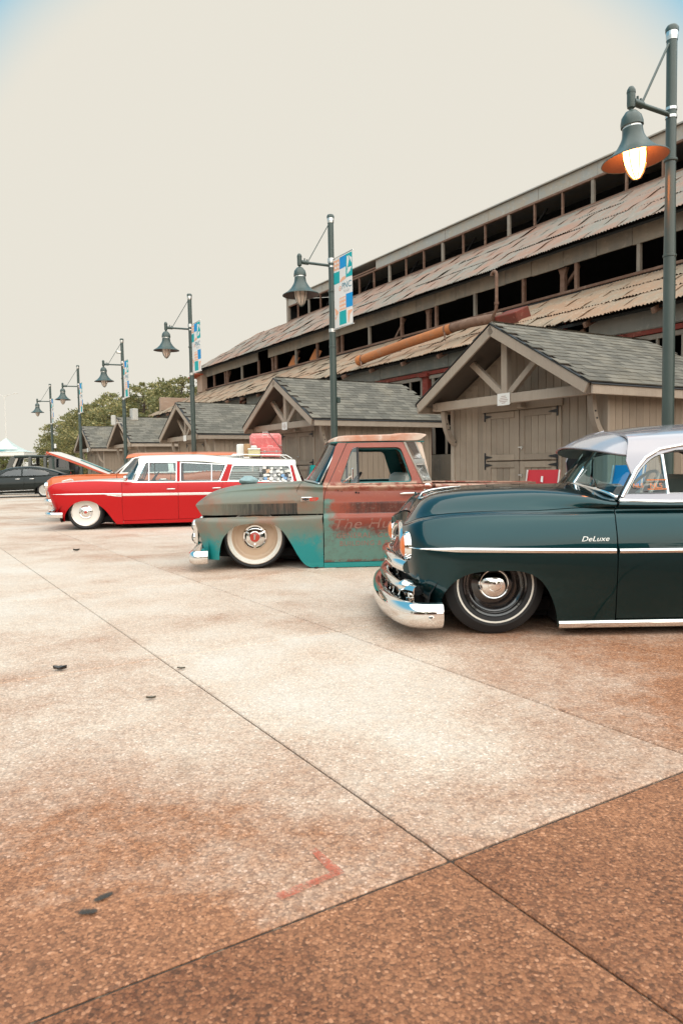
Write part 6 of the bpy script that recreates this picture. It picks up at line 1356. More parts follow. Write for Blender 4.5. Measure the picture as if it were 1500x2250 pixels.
# roof rack (fixed to the wagon)
for sy in (-1, 1):
    MB().tube([(2.86, sy * .50, 1.40), (2.92, sy * .52, 1.455), (4.02, sy * .52, 1.42), (4.14, sy * .50, 1.35)], .010, 8).build('rack_rail', 'chrome', RW, 60)
    for x in (3.1, 3.5, 3.9): MB().tube([(x, sy * .51, 1.36), (x, sy * .52, 1.445)], .008, 6).build('rack_post', 'chrome', RW)
for x in (2.92, 3.3, 3.7, 4.02): MB().tube([(x, -.52, 1.45 - (x - 2.92) * .03), (x, .52, 1.45 - (x - 2.92) * .03)], .007, 6).build('rack_bar', 'chrome', RW)
# luggage: things lying on the rack
MW = Matrix.Translation((-5.188, 15.153, 0)) @ Matrix.Rotation(rad(10), 4, 'Z')
def luggage(name, c, size, m, label, cat, rot=0.0, b=.03, trim=None, handle=True):
    o = empty(name, MW @ Vector((c[0], c[1], c[2])), rad(10) + rot); tag(o, label, cat)
    MB().cbox((0, 0, size[2] / 2), size, b).build('shell', m, o, 40)
    if trim:
        t = MB(); z = size[2] * .56 if trim != 'tall' else size[2] * .5
        t.cbox((0, 0, z), (size[0] + .008, size[1] + .008, .014), 0); t.build('edge_band', 'steel_band', o)
        for sx in (-.28, .28): MB().cbox((sx * size[0], -size[1] / 2 - .006, z), (.04, .010, .04), .003).build('clasp', 'steel_band', o)
    if handle: MB().tube([(-.06, 0, size[2]), (-.055, 0, size[2] + .03), (.055, 0, size[2] + .03), (.06, 0, size[2])], .008, 6).build('handle', 'wagon_white', o)
    return o
pink = mat('pink_luggage', (.66, .155, .15), .45, vary=.22, vscale=7, dirt=(.74, .52, .48, .6)); pink2 = mat('rose_luggage', (.66, .20, .185), .45, vary=.25, vscale=9, dirt=(.78, .58, .52, .7))
z0 = 1.395
luggage('suitcase', (3.64, .12, z0 - .01), (.68, .30, .52), pink2, 'largest rose pink suitcase standing upright on the wagon roof', 'suitcase', 0, .05, 'tall')
luggage('suitcase', (3.71, -.22, z0), (.44, .26, .20), pink, 'small pink suitcase lying flat in front of the large one', 'suitcase', 0, .02, 'flat')
luggage('suitcase', (3.62, -.06, z0 + .04), (.58, .10, .40), pink, 'middle pink suitcase standing between the two others', 'suitcase', 0, .03)
cool = luggage('picnic_cooler', (3.36, -.32, z0 + .01), (.25, .22, .14), mat('cooler_yellow', (.62, .54, .30), .5, vary=.1), 'pale yellow picnic cooler with white lid on the roof rack', 'cooler', 0, .015, None, False)
MB().cbox((0, 0, .155), (.27, .24, .035), .012).build('lid', 'wagon_white', cool); MB().cbox((0, .02, .20), (.13, .13, .06), .02).build('lid_cup', 'wagon_white', cool)
luggage('hamper', (3.22, -.16, z0 + .01), (.13, .26, .27), mat('wicker_brown', (.40, .24, .12), .7, vary=.5, vscale=26), 'brown and cream patterned hamper beside the cooler', 'basket', 0, .01, None, False)
luggage('storage_box', (3.09, .02, z0 + .02), (.15, .30, .26), 'paper_white', 'plain white box at the front of the roof rack', 'box', 0, .012, None, False)
st = MB().tube([MW @ Vector(p) for p in ((4.02, -.45, 1.43), (3.86, -.30, 1.66), (3.70, .02, 1.925), (3.52, .20, 1.90), (3.1, .45, 1.5))], .006, 6); so = st.build('tie_strap', 'dark_plastic', None); tag(so, 'dark strap tied over the pink suitcases', 'strap')
# ------------------------------------------------------------------ cars farther back
def far_car(root, rows, gh, cuts, paint, roofm, glassm, wheels, wheelp, crease=()):
    """lower body skin, greenhouse skin with windows; all sizes in metres along the car"""
    sk = Skin(rows, True, crease); n = len(rows) - 2
    for nm, x0, x1, tA, extra in cuts['panels']:
        panel(sk, nm, [('t', x0, tA) if x0 is not None else ('u', 0, tA)] + extra + [('t', x1, tA) if x1 is not None else ('u', 1, tA)] + [('t', x1, t) if x1 is not None else ('u', 1, t) for t in np.arange(tA + 1, n + .01, 1.0)] + [('t', x0, t) if x0 is not None else ('u', 0, t) for t in np.arange(n, tA + .5, -1.0)], paint, root, grid=.09, tmax=n - .4)
    for nm, x0, x1 in cuts['tops']:
        panel(sk, nm, [('t', x0, n + .04) if x0 is not None else ('u', 0, n + .04), ('t', x1, n + .04) if x1 is not None else ('u', 1, n + .04), ('t', x1, n + 1) if x1 is not None else ('u', 1, n + 1), ('t', x0, n + 1) if x0 is not None else ('u', 0, n + 1)], paint, root, both=True, grid=.09)
    g = Skin(gh, True)
    panel(g, 'roof', cuts['roof'], roofm, root, both=True, grid=.08, tmax=2.3)
    panel(g, 'window_frame', cuts['frame'], cuts.get('frame_mat', roofm), root, holes=cuts['holes'], grid=.07, rim=.025, tmax=2.3)
    for h in cuts['holes']: panel(g, 'side_window', h, glassm, root, grid=.2, rim=0, off=-.012, tmax=2.3)
    for xw in wheels:
        for sy in (-1, 1):
            wheel(root, xw, sy * wheelp[0], wheelp[1], wheelp[2], sy)
            k = MB(); arc = [(xw + wheelp[1] * 1.28, .16)] + [(xw + wheelp[1] * 1.28 * math.cos(a), wheelp[1] + wheelp[1] * .8 * math.sin(a)) for a in np.linspace(0, math.pi, 11)] + [(xw - wheelp[1] * 1.28, .16)]
            y0 = wheelp[0] + .10; vs = [(a, sy * y0, b) for a, b in arc] + [(a, sy * .4, b) for a, b in arc]; m = len(arc); k.add(vs, [(i, i + 1, i + 1 + m, i + m) for i in range(m - 1)] + [tuple(range(m, 2 * m))]); k.build('wheel_well', 'dark_under', root)
    return sk, g
def arch(xc, r, z0, zc=None): return [(xc - r, z0)] + [(xc + r * math.cos(a), (zc or r * .78) + r * .62 * math.sin(a)) for a in np.linspace(math.pi, 0, 9)] + [(xc + r, z0)]
# ---- orange car with its hood up
mat('orange_paint', (.62, .135, .03), .3, coat=.4, coat_rough=.05); glass('tint_teal', (.16, .34, .33), 1.8, 1.55); mat('hood_lining', (.62, .55, .50), .5, vary=.12); mat('hood_edge_red', (.55, .10, .05), .4)
OC = car_root('orange_wagon', (-6.151, 17.693, 0), 10, 'orange classic car with raised hood behind the red wagon')
orow = [(-.78, 4.1, [(-.78, .55), (-.6, .80), (4.0, .84), (4.1, .7)], [(-.78, .30), (4.1, .30)]), (-.82, 4.15, [(-.82, .6), (-.65, .86), (0, .92), (4, .90), (4.15, .75)], [(-.82, .52), (4.15, .52)]), (-.84, 4.15, [(-.84, .6), (-.68, .88), (0, .94), (4, .92), (4.15, .75)], [(-.84, .78), (4.15, .80)]),
        (-.82, 4.15, [(-.82, .58), (-.66, .82), (0, .88), (1, .90), (4, .88), (4.15, .72)], [(-.82, .91), (-.70, .98), (0, 1.03), (2.4, 1.03), (2.8, 1.08), (4.1, 1.02)]), (-.80, 4.1, [(-.8, .5), (-.6, .74), (.8, .80), (4, .80), (4.1, .62)], [(-.8, .955), (-.6, 1.045), (0, 1.08), (.8, 1.085), (2.4, 1.06), (2.9, 1.10), (4.1, 1.04)]), (-.80, 4.1, [(-1, 0), (5, 0)], [(-.8, .96), (-.6, 1.05), (.8, 1.095), (4.1, 1.06)])]
og = [(.5, 4.1, [(.5, .76), (1, .82), (4.1, .78)], [(.5, 1.085), (4.1, 1.075)]), (.5, 4.1, [(.5, .70), (1, .75), (4.1, .72)], [(.5, 1.28), (4.1, 1.27)]), (.5, 4.1, [(.5, .62), (1.2, .67), (4.1, .64)], [(.5, 1.47), (1.2, 1.485), (3.8, 1.475), (4.1, 1.43)]), (.5, 4.1, [(.5, .5), (4.1, .5)], [(.5, 1.53), (1.3, 1.548), (3.8, 1.545), (4.1, 1.50)]), (.5, 4.1, [(.5, 0), (4.1, 0)], [(.5, 1.555), (1.3, 1.585), (2.5, 1.59), (3.8, 1.565), (4.1, 1.52)])]
far_car(OC, orow, og, {'panels': [('front_fender', None, .80, 0, [('t', -.45, 0)] + arch(0, .42, .30, .34) + [('t', .45, 0)]), ('door', .81, 2.02, 0, []), ('rear_quarter', 2.03, None, 0, arch(2.85, .42, .30, .34))], 'tops': [('trunk_deck', 4.0, None)],
        'roof': [(1.0, 1.44), (1.30, 1.49), ('t', 3.9, 2.05), ('t', 4.05, 3), ('t', 4.0, 4), ('t', 1.22, 4), ('t', 1.1, 3)], 'frame': [(.84, 1.085), (1.14, 1.44), (1.30, 1.482), (3.86, 1.472), (4.05, 1.09)],
        'holes': [rounded([(.90, 1.11), (1.20, 1.44), (1.95, 1.458), (1.98, 1.11)], .03, 3), rounded([(2.10, 1.11), (2.08, 1.458), (3.74, 1.45), (3.90, 1.12)], .05, 3)], 'frame_mat': 'wagon_white'}, 'orange_paint', 'orange_paint', 'tint_teal', (0, 2.85),
        (.74, .335, [('tyre', 'rubber', tyre(.335, .20, .2, .04)), ('rim', 'steel_band', [(.205, .085), (.195, .094), (.18, .07), (.05, .06), (0, .06)])]))
sheet('windscreen', [(.78, -.76, 1.09), (.66, -.4, 1.105), (.62, 0, 1.11), (.66, .4, 1.105), (.78, .76, 1.09)], [(1.24, -.64, 1.485), (1.18, -.35, 1.535), (1.16, 0, 1.545), (1.18, .35, 1.535), (1.24, .64, 1.485)], 'windscreen_blue', OC, 5, .02)
for sg in (-1, 1): MB().tube([(.76, sg * .77, 1.085), (1.24, sg * .65, 1.485)], .018, 8).build('a_pillar', 'wagon_white', OC, True)
hd = empty('hood', (.60, 0, 1.09), 0, OC); hd.rotation_euler = (0, rad(22.5), 0)
k = MB(); N2 = 10
top = [(-1.48 * (1 - f) + (.05 if 0 < f < 1 else 0) * 0, y, .025 * math.sin(math.pi * f) + .02 - .05 * (abs(y) / .72) ** 3 - (.05 if f == 0 else 0)) for f in [i / N2 for i in range(N2 + 1)] for y in (-.72, -.6, -.3, 0, .3, .6, .72)]
k.add(top, [(i * 7 + j, i * 7 + j + 1, (i + 1) * 7 + j + 1, (i + 1) * 7 + j) for i in range(N2) for j in range(6)]); k.build('hood_skin', 'hood_lining', hd, 50)
k = MB(); k.add([(x, y * .985, z - .045) for x, y, z in top], [(i * 7 + j, (i + 1) * 7 + j, (i + 1) * 7 + j + 1, i * 7 + j + 1) for i in range(N2) for j in range(6)]); k.build('hood_underside', 'hood_edge_red', hd, 50)
for sy in (-1, 1): MB().beam((-1.46, sy * .715, -.045), (0, sy * .715, -.035), .02, .045, .006).build('hood_edge', 'hood_edge_red', hd)
MB().beam((-.75, -.28, .05), (-.02, -.28, .045), .20, .02, .006).build('hood_scoop', mat('scoop_teal', (.10, .25, .24), .5), hd); MB().cbox((-.10, -.1, .055), (.14, .20, .02), .004).build('hood_vent', 'dark_plastic', hd)
MB().tube([(.45, -.62, 1.10), (.05, -.62, 1.29)], .012, 6).build('hood_strut', 'dark_plastic', OC)
MB().cbox((0, 0, .85), (1.0, .9, .36), .05).build('engine', 'black_iron', OC)
MB().cbox((.62, 0, .95), (.05, 1.5, .26), .01).build('firewall', 'black_iron', OC)
MB().cbox((-.74, 0, .72), (.10, 1.3, .30), .03).build('grille', 'steel_band', OC)
for sy in (-1, 1): headlamp(OC, (-.82, sy * .66, .82), .085)
bar('front_bumper', smooth_curve(sym([(-.55, -.90, .46), (-.75, -.86, .46), (-.88, -.5, .46), (-.90, 0, .46)]), 5), ov(.035, .07), 'chrome', OC)
MB().tube([(1.76, -.925, .93), (1.80, -.95, .935), (1.92, -.95, .935), (1.95, -.925, .93)], .014, 6).build('door_handle', 'chrome', OC)
MB().cbox((1.9, 0, .30), (3.6, 1.4, .12), .02).build('chassis', 'dark_under', OC); seat(OC, 1.85, -.66, .66, .62, 'seat_dark', .46); MB().cbox((.95, 0, 1.0), (.25, 1.4, .16), .05).build('dashboard', 'seat_dark', OC); steering(OC, 1.22, -.36, 1.08)
# ---- dark sedan
def dark_paint(name, c):
    m, nt = newmat(name); b = nd(nt, 'ShaderNodeBsdfPrincipled', {'Base Color': (*c, 1), 'Roughness': .3, 'Metallic': .0, 'Coat Weight': .6, 'Coat Roughness': .02, 'Coat IOR': 1.3, 'Specular IOR Level': .25}); nt.links.new(b.outputs[0], nd(nt, 'ShaderNodeOutputMaterial').inputs[0]); return m
SED = dark_paint('sedan_paint', (.006, .011, .010)); JEEPM = dark_paint('suv_paint', (.030, .042, .036)); glass('dark_glass', (.10, .12, .13), 1.8, 1.55); glass('tint_grey', (.30, .36, .36), 2.2, 1.6)
mat('suv_black', (.012, .013, .013), .6); mat('suv_grey', (.10, .10, .09), .5)
DS = car_root('dark_sedan', (-13.69 + .05, 33.94, 0), 12, 'dark green modern sedan partly cut by the left edge', 'cars parked across the lot')
sx_ = -2.85
srow = [(sx_ - .85, .98, [(sx_ - .85, .5), (sx_ - .6, .78), (.6, .82), (.98, .6)], [(sx_ - .85, .22), (.98, .24)]), (sx_ - .9, 1.05, [(sx_ - .9, .5), (sx_ - .6, .88), (.6, .91), (1.05, .66)], [(sx_ - .9, .42), (1.05, .45)]), (sx_ - .88, 1.08, [(sx_ - .88, .5), (sx_ - .6, .89), (.6, .92), (1.08, .66)], [(sx_ - .88, .62), (1.08, .72)]),
        (sx_ - .8, 1.06, [(sx_ - .8, .5), (sx_ - .5, .80), (.4, .85), (1.06, .62)], [(sx_ - .8, .72), (sx_, .84), (-1.5, .90), (.4, .94), (1.06, .98)]), (sx_ - .7, 1.04, [(sx_ - .7, .4), (sx_ - .3, .7), (-.5, .78), (.6, .70), (1.04, .55)], [(sx_ - .7, .75), (sx_, .90), (-1.6, .95), (.3, .97), (1.04, 1.0)]), (sx_ - .7, 1.04, [(-9, 0), (9, 0)], [(sx_ - .7, .78), (sx_, .93), (-1.6, 1.0), (.3, .99), (1.04, 1.01)])]
sg_ = [(-2.5, .9, [(-2.5, .70), (-1, .77), (.4, .70), (.9, .55)], [(-2.5, .93), (.9, .985)]), (-2.5, .9, [(-2.5, .62), (-1, .70), (.4, .62), (.9, .5)], [(-2.5, .96), (-1.8, 1.10), (-1, 1.17), (.2, 1.12), (.9, .99)]), (-2.5, .9, [(-2.5, .56), (-1, .61), (.3, .55), (.9, .45)], [(-2.5, .98), (-1.9, 1.19), (-1.3, 1.325), (-.6, 1.345), (.1, 1.235), (.9, 1.0)]), (-2.5, .9, [(-2.5, .4), (-1, .46), (.9, .38)], [(-2.5, 1.0), (-1.9, 1.23), (-1.3, 1.38), (-.6, 1.405), (.1, 1.28), (.9, 1.015)]), (-2.5, .9, [(-9, 0), (9, 0)], [(-2.5, 1.01), (-1.9, 1.25), (-1.3, 1.40), (-.6, 1.43), (.1, 1.31), (.9, 1.02)])]
spk = [('tyre', 'rubber', tyre(.325, .245, .22, .02)), ('rim', 'steel_band', [(.248, .085), (.240, .098), (.228, .095), (.222, .05), (.05, .045)]), ('hub_cap', 'steel_band', [(.04, .09), (0, .095)])]
sk_, g_ = far_car(DS, srow, sg_, {'panels': [('front_fender', None, -1.95, 0, arch(sx_, .41, .22, .33)), ('front_door', -1.94, -.86, 0, []), ('rear_door', -.85, -.40, 0, []), ('rear_quarter', -.39, None, 0, arch(0, .385, .22, .33))], 'tops': [('hood', None, -2.2), ('trunk_lid', .55, None)],
    'roof': [(-2.45, .985), (-1.9, 1.21), (-1.3, 1.34), (-.6, 1.36), (.1, 1.25), (.85, 1.0), ('u', 1, 4), ('t', -2.45, 4)], 'frame': [(-2.30, .96), (-1.85, 1.205), (-1.3, 1.325), (-.6, 1.345), (.1, 1.235), (.60, 1.06), (.55, .985)], 'holes': [rounded([(-1.95, 1.0), (-1.62, 1.20), (-1.30, 1.27), (-1.0, 1.295), (-1.0, .985)], .03, 3), rounded([(-.93, .985), (-.93, 1.298), (-.6, 1.30), (-.05, 1.225), (.22, 1.11), (.12, 1.0)], .04, 3)]}, SED, SED, 'tint_grey', (0, sx_), (.80, .325, spk))
for xw in (0, sx_):
    for sy in (-1, 1):
        sp_ = MB()
        for q in range(10): a = q * .628; sp_.beam((xw + .04 * math.cos(a), sy * .872, .325 + .04 * math.sin(a)), (xw + .232 * math.cos(a + .05), sy * .888, .325 + .232 * math.sin(a + .05)), .012, .02, 0, (0, 1, 0))
        sp_.build('spokes', 'steel_band', DS)
strip(sk_, 'sill_strip', [(-1.9, .30), (-.45, .34)], .02, .008, 'chrome', DS, tmax=1.5)
MB().beam((.72, 0, 1.0), (1.12, 0, 1.02), 1.2, .03, .01).build('spoiler', 'suv_black', DS)
for sy in (-1, 1): MB().cbox((1.0, sy * .68, .88), (.10, .20, .10), .03).build('tail_light', 'red_lens', DS)
for x in (-1.12, -.52): MB().tube([(x - .09, -.90, .84), (x, -.925, .842), (x + .09, -.90, .84)], .012, 6).build('door_handle', 'chrome', DS)
MB().cbox((-1.4, 0, .26), (3.8, 1.5, .12), .02).build('chassis', 'dark_under', DS); seat(DS, -1.05, -.62, .62, .55, 'seat_dark', .5); seat(DS, -.15, -.62, .62, .55, 'seat_dark', .42)
# ---- boxy green off-roader
JP = car_root('off_road_suv', (-15.55, 38.6, 0), 9, 'boxy green off-roader with open windows behind the dark sedan', 'cars parked across the lot')
jl = -4.1     # nose end
def jb(nm, x0, x1, z0, z1, w, m, b=.03, dx=0.0):
    k = MB(); hw = w / 2; k.cbox(((x0 + x1) / 2, 0, (z0 + z1) / 2), (x1 - x0, w, z1 - z0), b); return k.build(nm, m, JP)
jb('lower_body', -1.72, 1.35, .62, 1.22, 1.74, JEEPM, .05); jb('hood', -3.15, -1.72, .78, 1.24, 1.56, JEEPM, .08); jb('front_fender', -3.2, -2.0, .86, .96, 1.86, 'suv_black', .03); jb('front_bumper', -3.42, -3.2, .62, .82, 1.76, 'suv_black', .03)
jb('grille', -3.2, -3.15, .80, 1.18, 1.30, 'suv_grey', .02); jb('rear_bumper', 1.35, 1.48, .58, .78, 1.70, 'suv_black', .03); jb('chassis', -3.0, 1.3, .46, .62, 1.2, 'dark_under', .02)
jb('roof', -1.42, 1.30, 1.86, 2.02, 1.60, JEEPM, .05)
for sy in (-1, 1):
    for (xa, xb, za, zb) in ((-1.72, -1.42, 1.22, 1.92), (-.62, -.60, 1.22, 1.92), (.12, .14, 1.22, 1.92)): MB().beam((xa, sy * .83, za), (xb, sy * .76, zb), .14, .24, .02).build('pillar', 'suv_grey', JP)
    k = MB(); pl = [(.30, 1.22), (1.33, 1.22), (1.27, 1.92), (.30, 1.92)]
    k.add([(x, sy * (.85 - (z - 1.22) * .11), z) for x, z in pl], [(0, 1, 2, 3)]); k.build('hard_top', 'suv_grey', JP)
    k = MB(); k.add([(x, sy * (.856 - (z - 1.22) * .11), z) for x, z in rounded([(.48, 1.36), (1.16, 1.36), (1.13, 1.80), (.48, 1.80)], .05, 3)], [tuple(range(16))]); k.build('side_window', mat('window_black', (.006, .008, .010), .12, coat=.5), JP)
    MB().cbox((1.37, sy * .74, 1.0), (.04, .14, .22), .02).build('tail_light', 'red_lens', JP)
    MB().cbox((-.05, sy * .875, 1.12), (.16, .02, .03), .006).build('door_handle', 'suv_black', JP)
    for x in (-.63, .22): MB().cbox((x, sy * .872, .92), (.012, .008, .56), 0).build('door_gap', 'dark_under', JP)
    jf_ = MB(); jf_.prism(arch(.55, .56, .60, .50)[1:-1] + [(x, z + .08) for x, z in arch(.55, .60, .60, .50)[1:-1][::-1]], sy * .82, sy * .95); jf_.build('rear_flare', 'suv_black', JP)
    for xw in (.55, -2.55): wheel(JP, xw, sy * .80, .40, [('tyre', 'rubber', tyre(.40, .23, .26, .05)), ('rim', 'suv_grey', [(.232, .10), (.22, .11), (.20, .06), (.05, .05), (0, .05)])], sy)
k = MB(); k.add([(-1.74, -.74, 1.23), (-1.74, .74, 1.23), (-1.44, .68, 1.90), (-1.44, -.68, 1.90)], [(0, 1, 2, 3)]); k.build('windscreen', 'car_glass', JP)
MB().lathe(tyre(.38, .2, .24, .05), 36, Matrix.Translation((1.55, .05, 1.05)) @ Matrix.Rotation(math.pi / 2, 4, 'Y')).build('spare_tyre', 'rubber', JP, 40)
MB().lathe([(0, .06), (.2, .06), (.21, 0)], 24, Matrix.Translation((1.60, .05, 1.05)) @ Matrix.Rotation(math.pi / 2, 4, 'Y')).build('spare_rim', 'suv_grey', JP, 40)
seat(JP, -.75, -.66, -.1, .95, 'seat_dark', .6); seat(JP, -.75, .1, .66, .95, 'seat_dark', .6); seat(JP, .25, -.62, .62, .95, 'seat_dark', .55); jb('dashboard', -1.6, -1.35, 1.05, 1.30, 1.4, 'seat_dark', .04); steering(JP, -1.2, -.36, 1.32)
# ------------------------------------------------------------------ canopy tent
TN = empty('canopy_tent', (-22.6, 49.5, 0), rad(8)); tag(TN, 'white pop-up canopy tent with teal band at the far left edge', 'tent')
mat('tent_cloth', (.50, .56, .53), .8, vary=.08); mat('tent_white', (.74, .72, .67), .8); mat('tent_teal', (.02, .22, .22), .7)
k = MB(); nn = 8; rowsT = []
for i in range(nn + 1):
    f = i / nn; h = 2.48 + .97 * (f ** 1.7); w_ = 1.55 * (1 - f) + .03
    rowsT += [(-w_, -w_, h), (w_, -w_, h), (w_, w_, h), (-w_, w_, h)]
k.add(rowsT, [(i * 4 + j, i * 4 + (j + 1) % 4, (i + 1) * 4 + (j + 1) % 4, (i + 1) * 4 + j) for i in range(nn) for j in range(4)]); k.build('canopy', 'tent_cloth', TN, 30)
for a in range(4):
    M = Matrix.Rotation(a * math.pi / 2, 4, 'Z'); k = MB(); k.add([M @ Vector(p) for p in ((-1.55, -1.55, 2.48), (1.55, -1.55, 2.48), (1.55, -1.56, 2.24), (-1.55, -1.56, 2.24))], [(0, 1, 2, 3)]); k.build('valance', 'tent_white', TN)
    k = MB(); p = M @ Vector((1.5, -1.5, 0)); k.cbox((p.x, p.y, 1.22), (.05, .05, 2.44), 0); k.build('leg', 'steel_band', TN)
k = MB(); k.add([(-1.1, -1.10, 2.80), (.95, -1.10, 2.80), (1.05, -1.25, 2.69), (-1.2, -1.25, 2.69)], [(0, 1, 2, 3)]); k.build('print_panel', 'tent_white', TN); k = MB(); k.add([(-1.0, -1.31, 2.64), (.40, -1.31, 2.64), (.2, -1.40, 2.57), (-1.0, -1.40, 2.57)], [(0, 1, 2, 3)]); k.build('print_panel', 'tent_teal', TN)
# things under and beside it
tb = empty('covered_table', sn(24.2, 5.6), RZ); tag(tb, 'white cloth covered table beyond the orange hood', 'table')
MB().cbox((0, 0, .74), (1.5, .75, .04), .01).build('top', 'tent_white', tb); MB().cbox((0, 0, .40), (1.46, .72, .66), .06).build('cloth', 'tent_white', tb)
for i, (s, n, lab) in enumerate(((22.6, 5.05, 'worn tyre leaning under the raised orange hood, left one'), (21.9, 5.35, 'worn tyre leaning under the raised orange hood, right one'))):
    t = empty('loose_tyre', sn(s, n, .36), RZ + .4); tag(t, lab, 'tyre'); MB().lathe(tyre(.36, .22, .2, .04), 32, Matrix.Rotation(math.pi / 2 - .25, 4, 'X') ).build('tread', 'rubber', t, 40); MB().lathe([(.222, .04), (.20, .02), (.05, .02)], 24, Matrix.Rotation(math.pi / 2 - .25, 4, 'X')).build('rim', 'steel_band', t, 40)
hm = MB().lathe([(0, .16), (.08, .145), (.14, .08), (.15, 0), (.13, -.06), (.0, -.07)], 20).build('helmet', mat('helmet_tan', (.42, .33, .24), .3, coat=.6), None, True); hm.location = sn(23.9, 5.35, .84); tag(hm, 'tan round helmet on the covered table', 'helmet')
# far thin lamp mast
fl = empty('light_mast', (-52.0, 114, 0)); tag(fl, 'faint tall twin-arm light mast in the far haze', 'light mast')
MB().tube([(0, 0, 0), (0, 0, 13.0)], [.16, .09], 10).build('mast', mat('mast_grey', (.55, .53, .50), .6), fl)
for sx in (-1, 1): MB().tube([(0, 0, 12.8), (sx * .5, 0, 13.05), (sx * 1.5, 0, 13.3)], .05, 8).build('arm', 'mast_grey', fl); MB().cbox((sx * 1.75, 0, 13.33), (.7, .3, .12), .04).build('lamp_box', 'mast_grey', fl)
# ------------------------------------------------------------------ folding chairs by the sheds
mat('chair_red', (.52, .025, .035), .7); mat('chair_blue', (.0, .26, .55), .7); mat('chair_green', (.20, .42, .06), .7); mat('chair_teal', (.0, .27, .25), .7); mat('chair_frame', (.08, .08, .085), .4); mat('frame_pale', (.62, .58, .54), .4, .6)
def chair(s, n, rot, m, label, fm='chair_frame', open_back=False, top=.95):
    c = empty('camp_chair', sn(s, n), RZ + rot); tag(c, label, 'chair', 'folding camp chairs by the sheds')
    for sx in (-1, 1):
        MB().tube([(sx * .27, -.22, 0), (sx * .27, .24, .42), (sx * .27, .36, top)], .012, 8).build('back_post', fm, c); MB().tube([(sx * .27, .26, 0), (sx * .27, -.24, .44)], .012, 8).build('leg', fm, c); MB().tube([(sx * .27, -.22, .62), (sx * .27, .28, .62)], .014, 8).build('arm', fm, c)
    k = MB(); vs = [(-.26 + .52 * i / 6, -.22 + .46 * j / 4, .42 - .035 * math.sin(math.pi * i / 6)) for j in range(5) for i in range(7)]; k.add(vs, [(j * 7 + i, j * 7 + i + 1, (j + 1) * 7 + i + 1, (j + 1) * 7 + i) for j in range(4) for i in range(6)]); k.build('seat', m, c, True)
    def bp(f, g): z = .44 + (top - .44) * g; return (-.275 + .55 * f, .245 + (z - .42) * .215 - .02 * math.sin(math.pi * f), z)
    if open_back:
        for nm, poly in (('back_cloth', [(0, .62), (1, .62), (1, 1), (0, 1)]), ('back_cloth', [(0, 0), (.2, 0), (.2, .62), (0, .62)]), ('back_cloth', [(.8, 0), (1, 0), (1, .62), (.8, .62)])):
            k = MB(); k.add([bp(*p) for p in poly], [(0, 1, 2, 3)]); k.build(nm, m, c)
        k = MB(); k.add([(x, y - .004, z) for x, y, z in (bp(.46, .74), bp(.54, .72), bp(.52, .86), bp(.46, .86))], [(0, 1, 2, 3)]); k.build('print', 'paper_white', c)
    else:
        k = MB(); vs = [bp(i / 6, j / 4) for j in range(5) for i in range(7)]; k.add(vs, [(j * 7 + i, j * 7 + i + 1, (j + 1) * 7 + i + 1, (j + 1) * 7 + i) for j in range(4) for i in range(6)]); k.build('backrest', m, c, True)
    return c
chair(7.15, 7.35, .1, 'chair_red', 'red camp chair with an open back in front of the shed doors', 'frame_pale', True, 1.07)
chair(5.95, 7.45, -.2, 'chair_blue', 'bright blue camp chair seen through the coupe windscreen', 'frame_pale', False, 1.12)
gch = chair(5.05, 7.65, -.9, 'chair_green', 'lime green and black camp chair seen through the coupe side window', 'chair_frame', False, 1.14)
chair(13.0, 7.2, .4, 'chair_teal', 'teal camp chair between the red wagon tail and the truck windscreen', 'chair_frame', False, 1.2)
# ------------------------------------------------------------------ marks and litter on the slabs
def gpt(x, y): return Vector((x, y, 0))
def pmat():
    m, nt = newmat('red_spray_paint'); g = nd(nt, 'ShaderNodeNewGeometry').outputs['Position']; n = noi(nt, g, 150, 5, .75); n2 = noi(nt, g, 30, 4, .6)
    b = nd(nt, 'ShaderNodeBsdfPrincipled', {'Base Color': (.52, .11, .06, 1), 'Roughness': .7}); t = nd(nt, 'ShaderNodeBsdfTransparent'); f = mrng(nt, mth(nt, 'ADD', mth(nt, 'MULTIPLY', n, .6), mth(nt, 'MULTIPLY', n2, .5)), .42, .70, 0, .80)
    nt.links.new(nd(nt, 'ShaderNodeMixShader', {0: f, 1: t.outputs[0], 2: b.outputs[0]}).outputs[0], nd(nt, 'ShaderNodeOutputMaterial').inputs[0]); return m
PAINT = pmat()
k = MB(); A, B, C_ = gpt(-.101, 2.146), gpt(-.030, 2.022), gpt(-.180, 1.915); w_ = .019; vs = []
for p, q in ((A, B), (B, C_)):
    d = (q - p).normalized(); s_ = Vector((-d.y, d.x, 0)) * w_; a = len(k.v); k.add([p - d * .01 - s_ * .6 + Vector((0, 0, .0045)), p - d * .01 + s_ * .6 + Vector((0, 0, .0045)), q + d * .014 + s_ + Vector((0, 0, .0045 + .0004 * (q == C_))), q + d * .014 - s_ + Vector((0, 0, .0045 + .0004 * (q == C_)))], [(0, 1, 2, 3)])
po = k.build('paint_mark', PAINT); tag(po, 'red spray painted arrow corner on the paving', 'paint mark')
mat('leaf_dark', (.045, .04, .03), .6, vary=.4, vscale=60); mat('leaf_grey', (.16, .14, .11), .8); mat('plastic_black', (.01, .01, .011), .3, coat=.4)
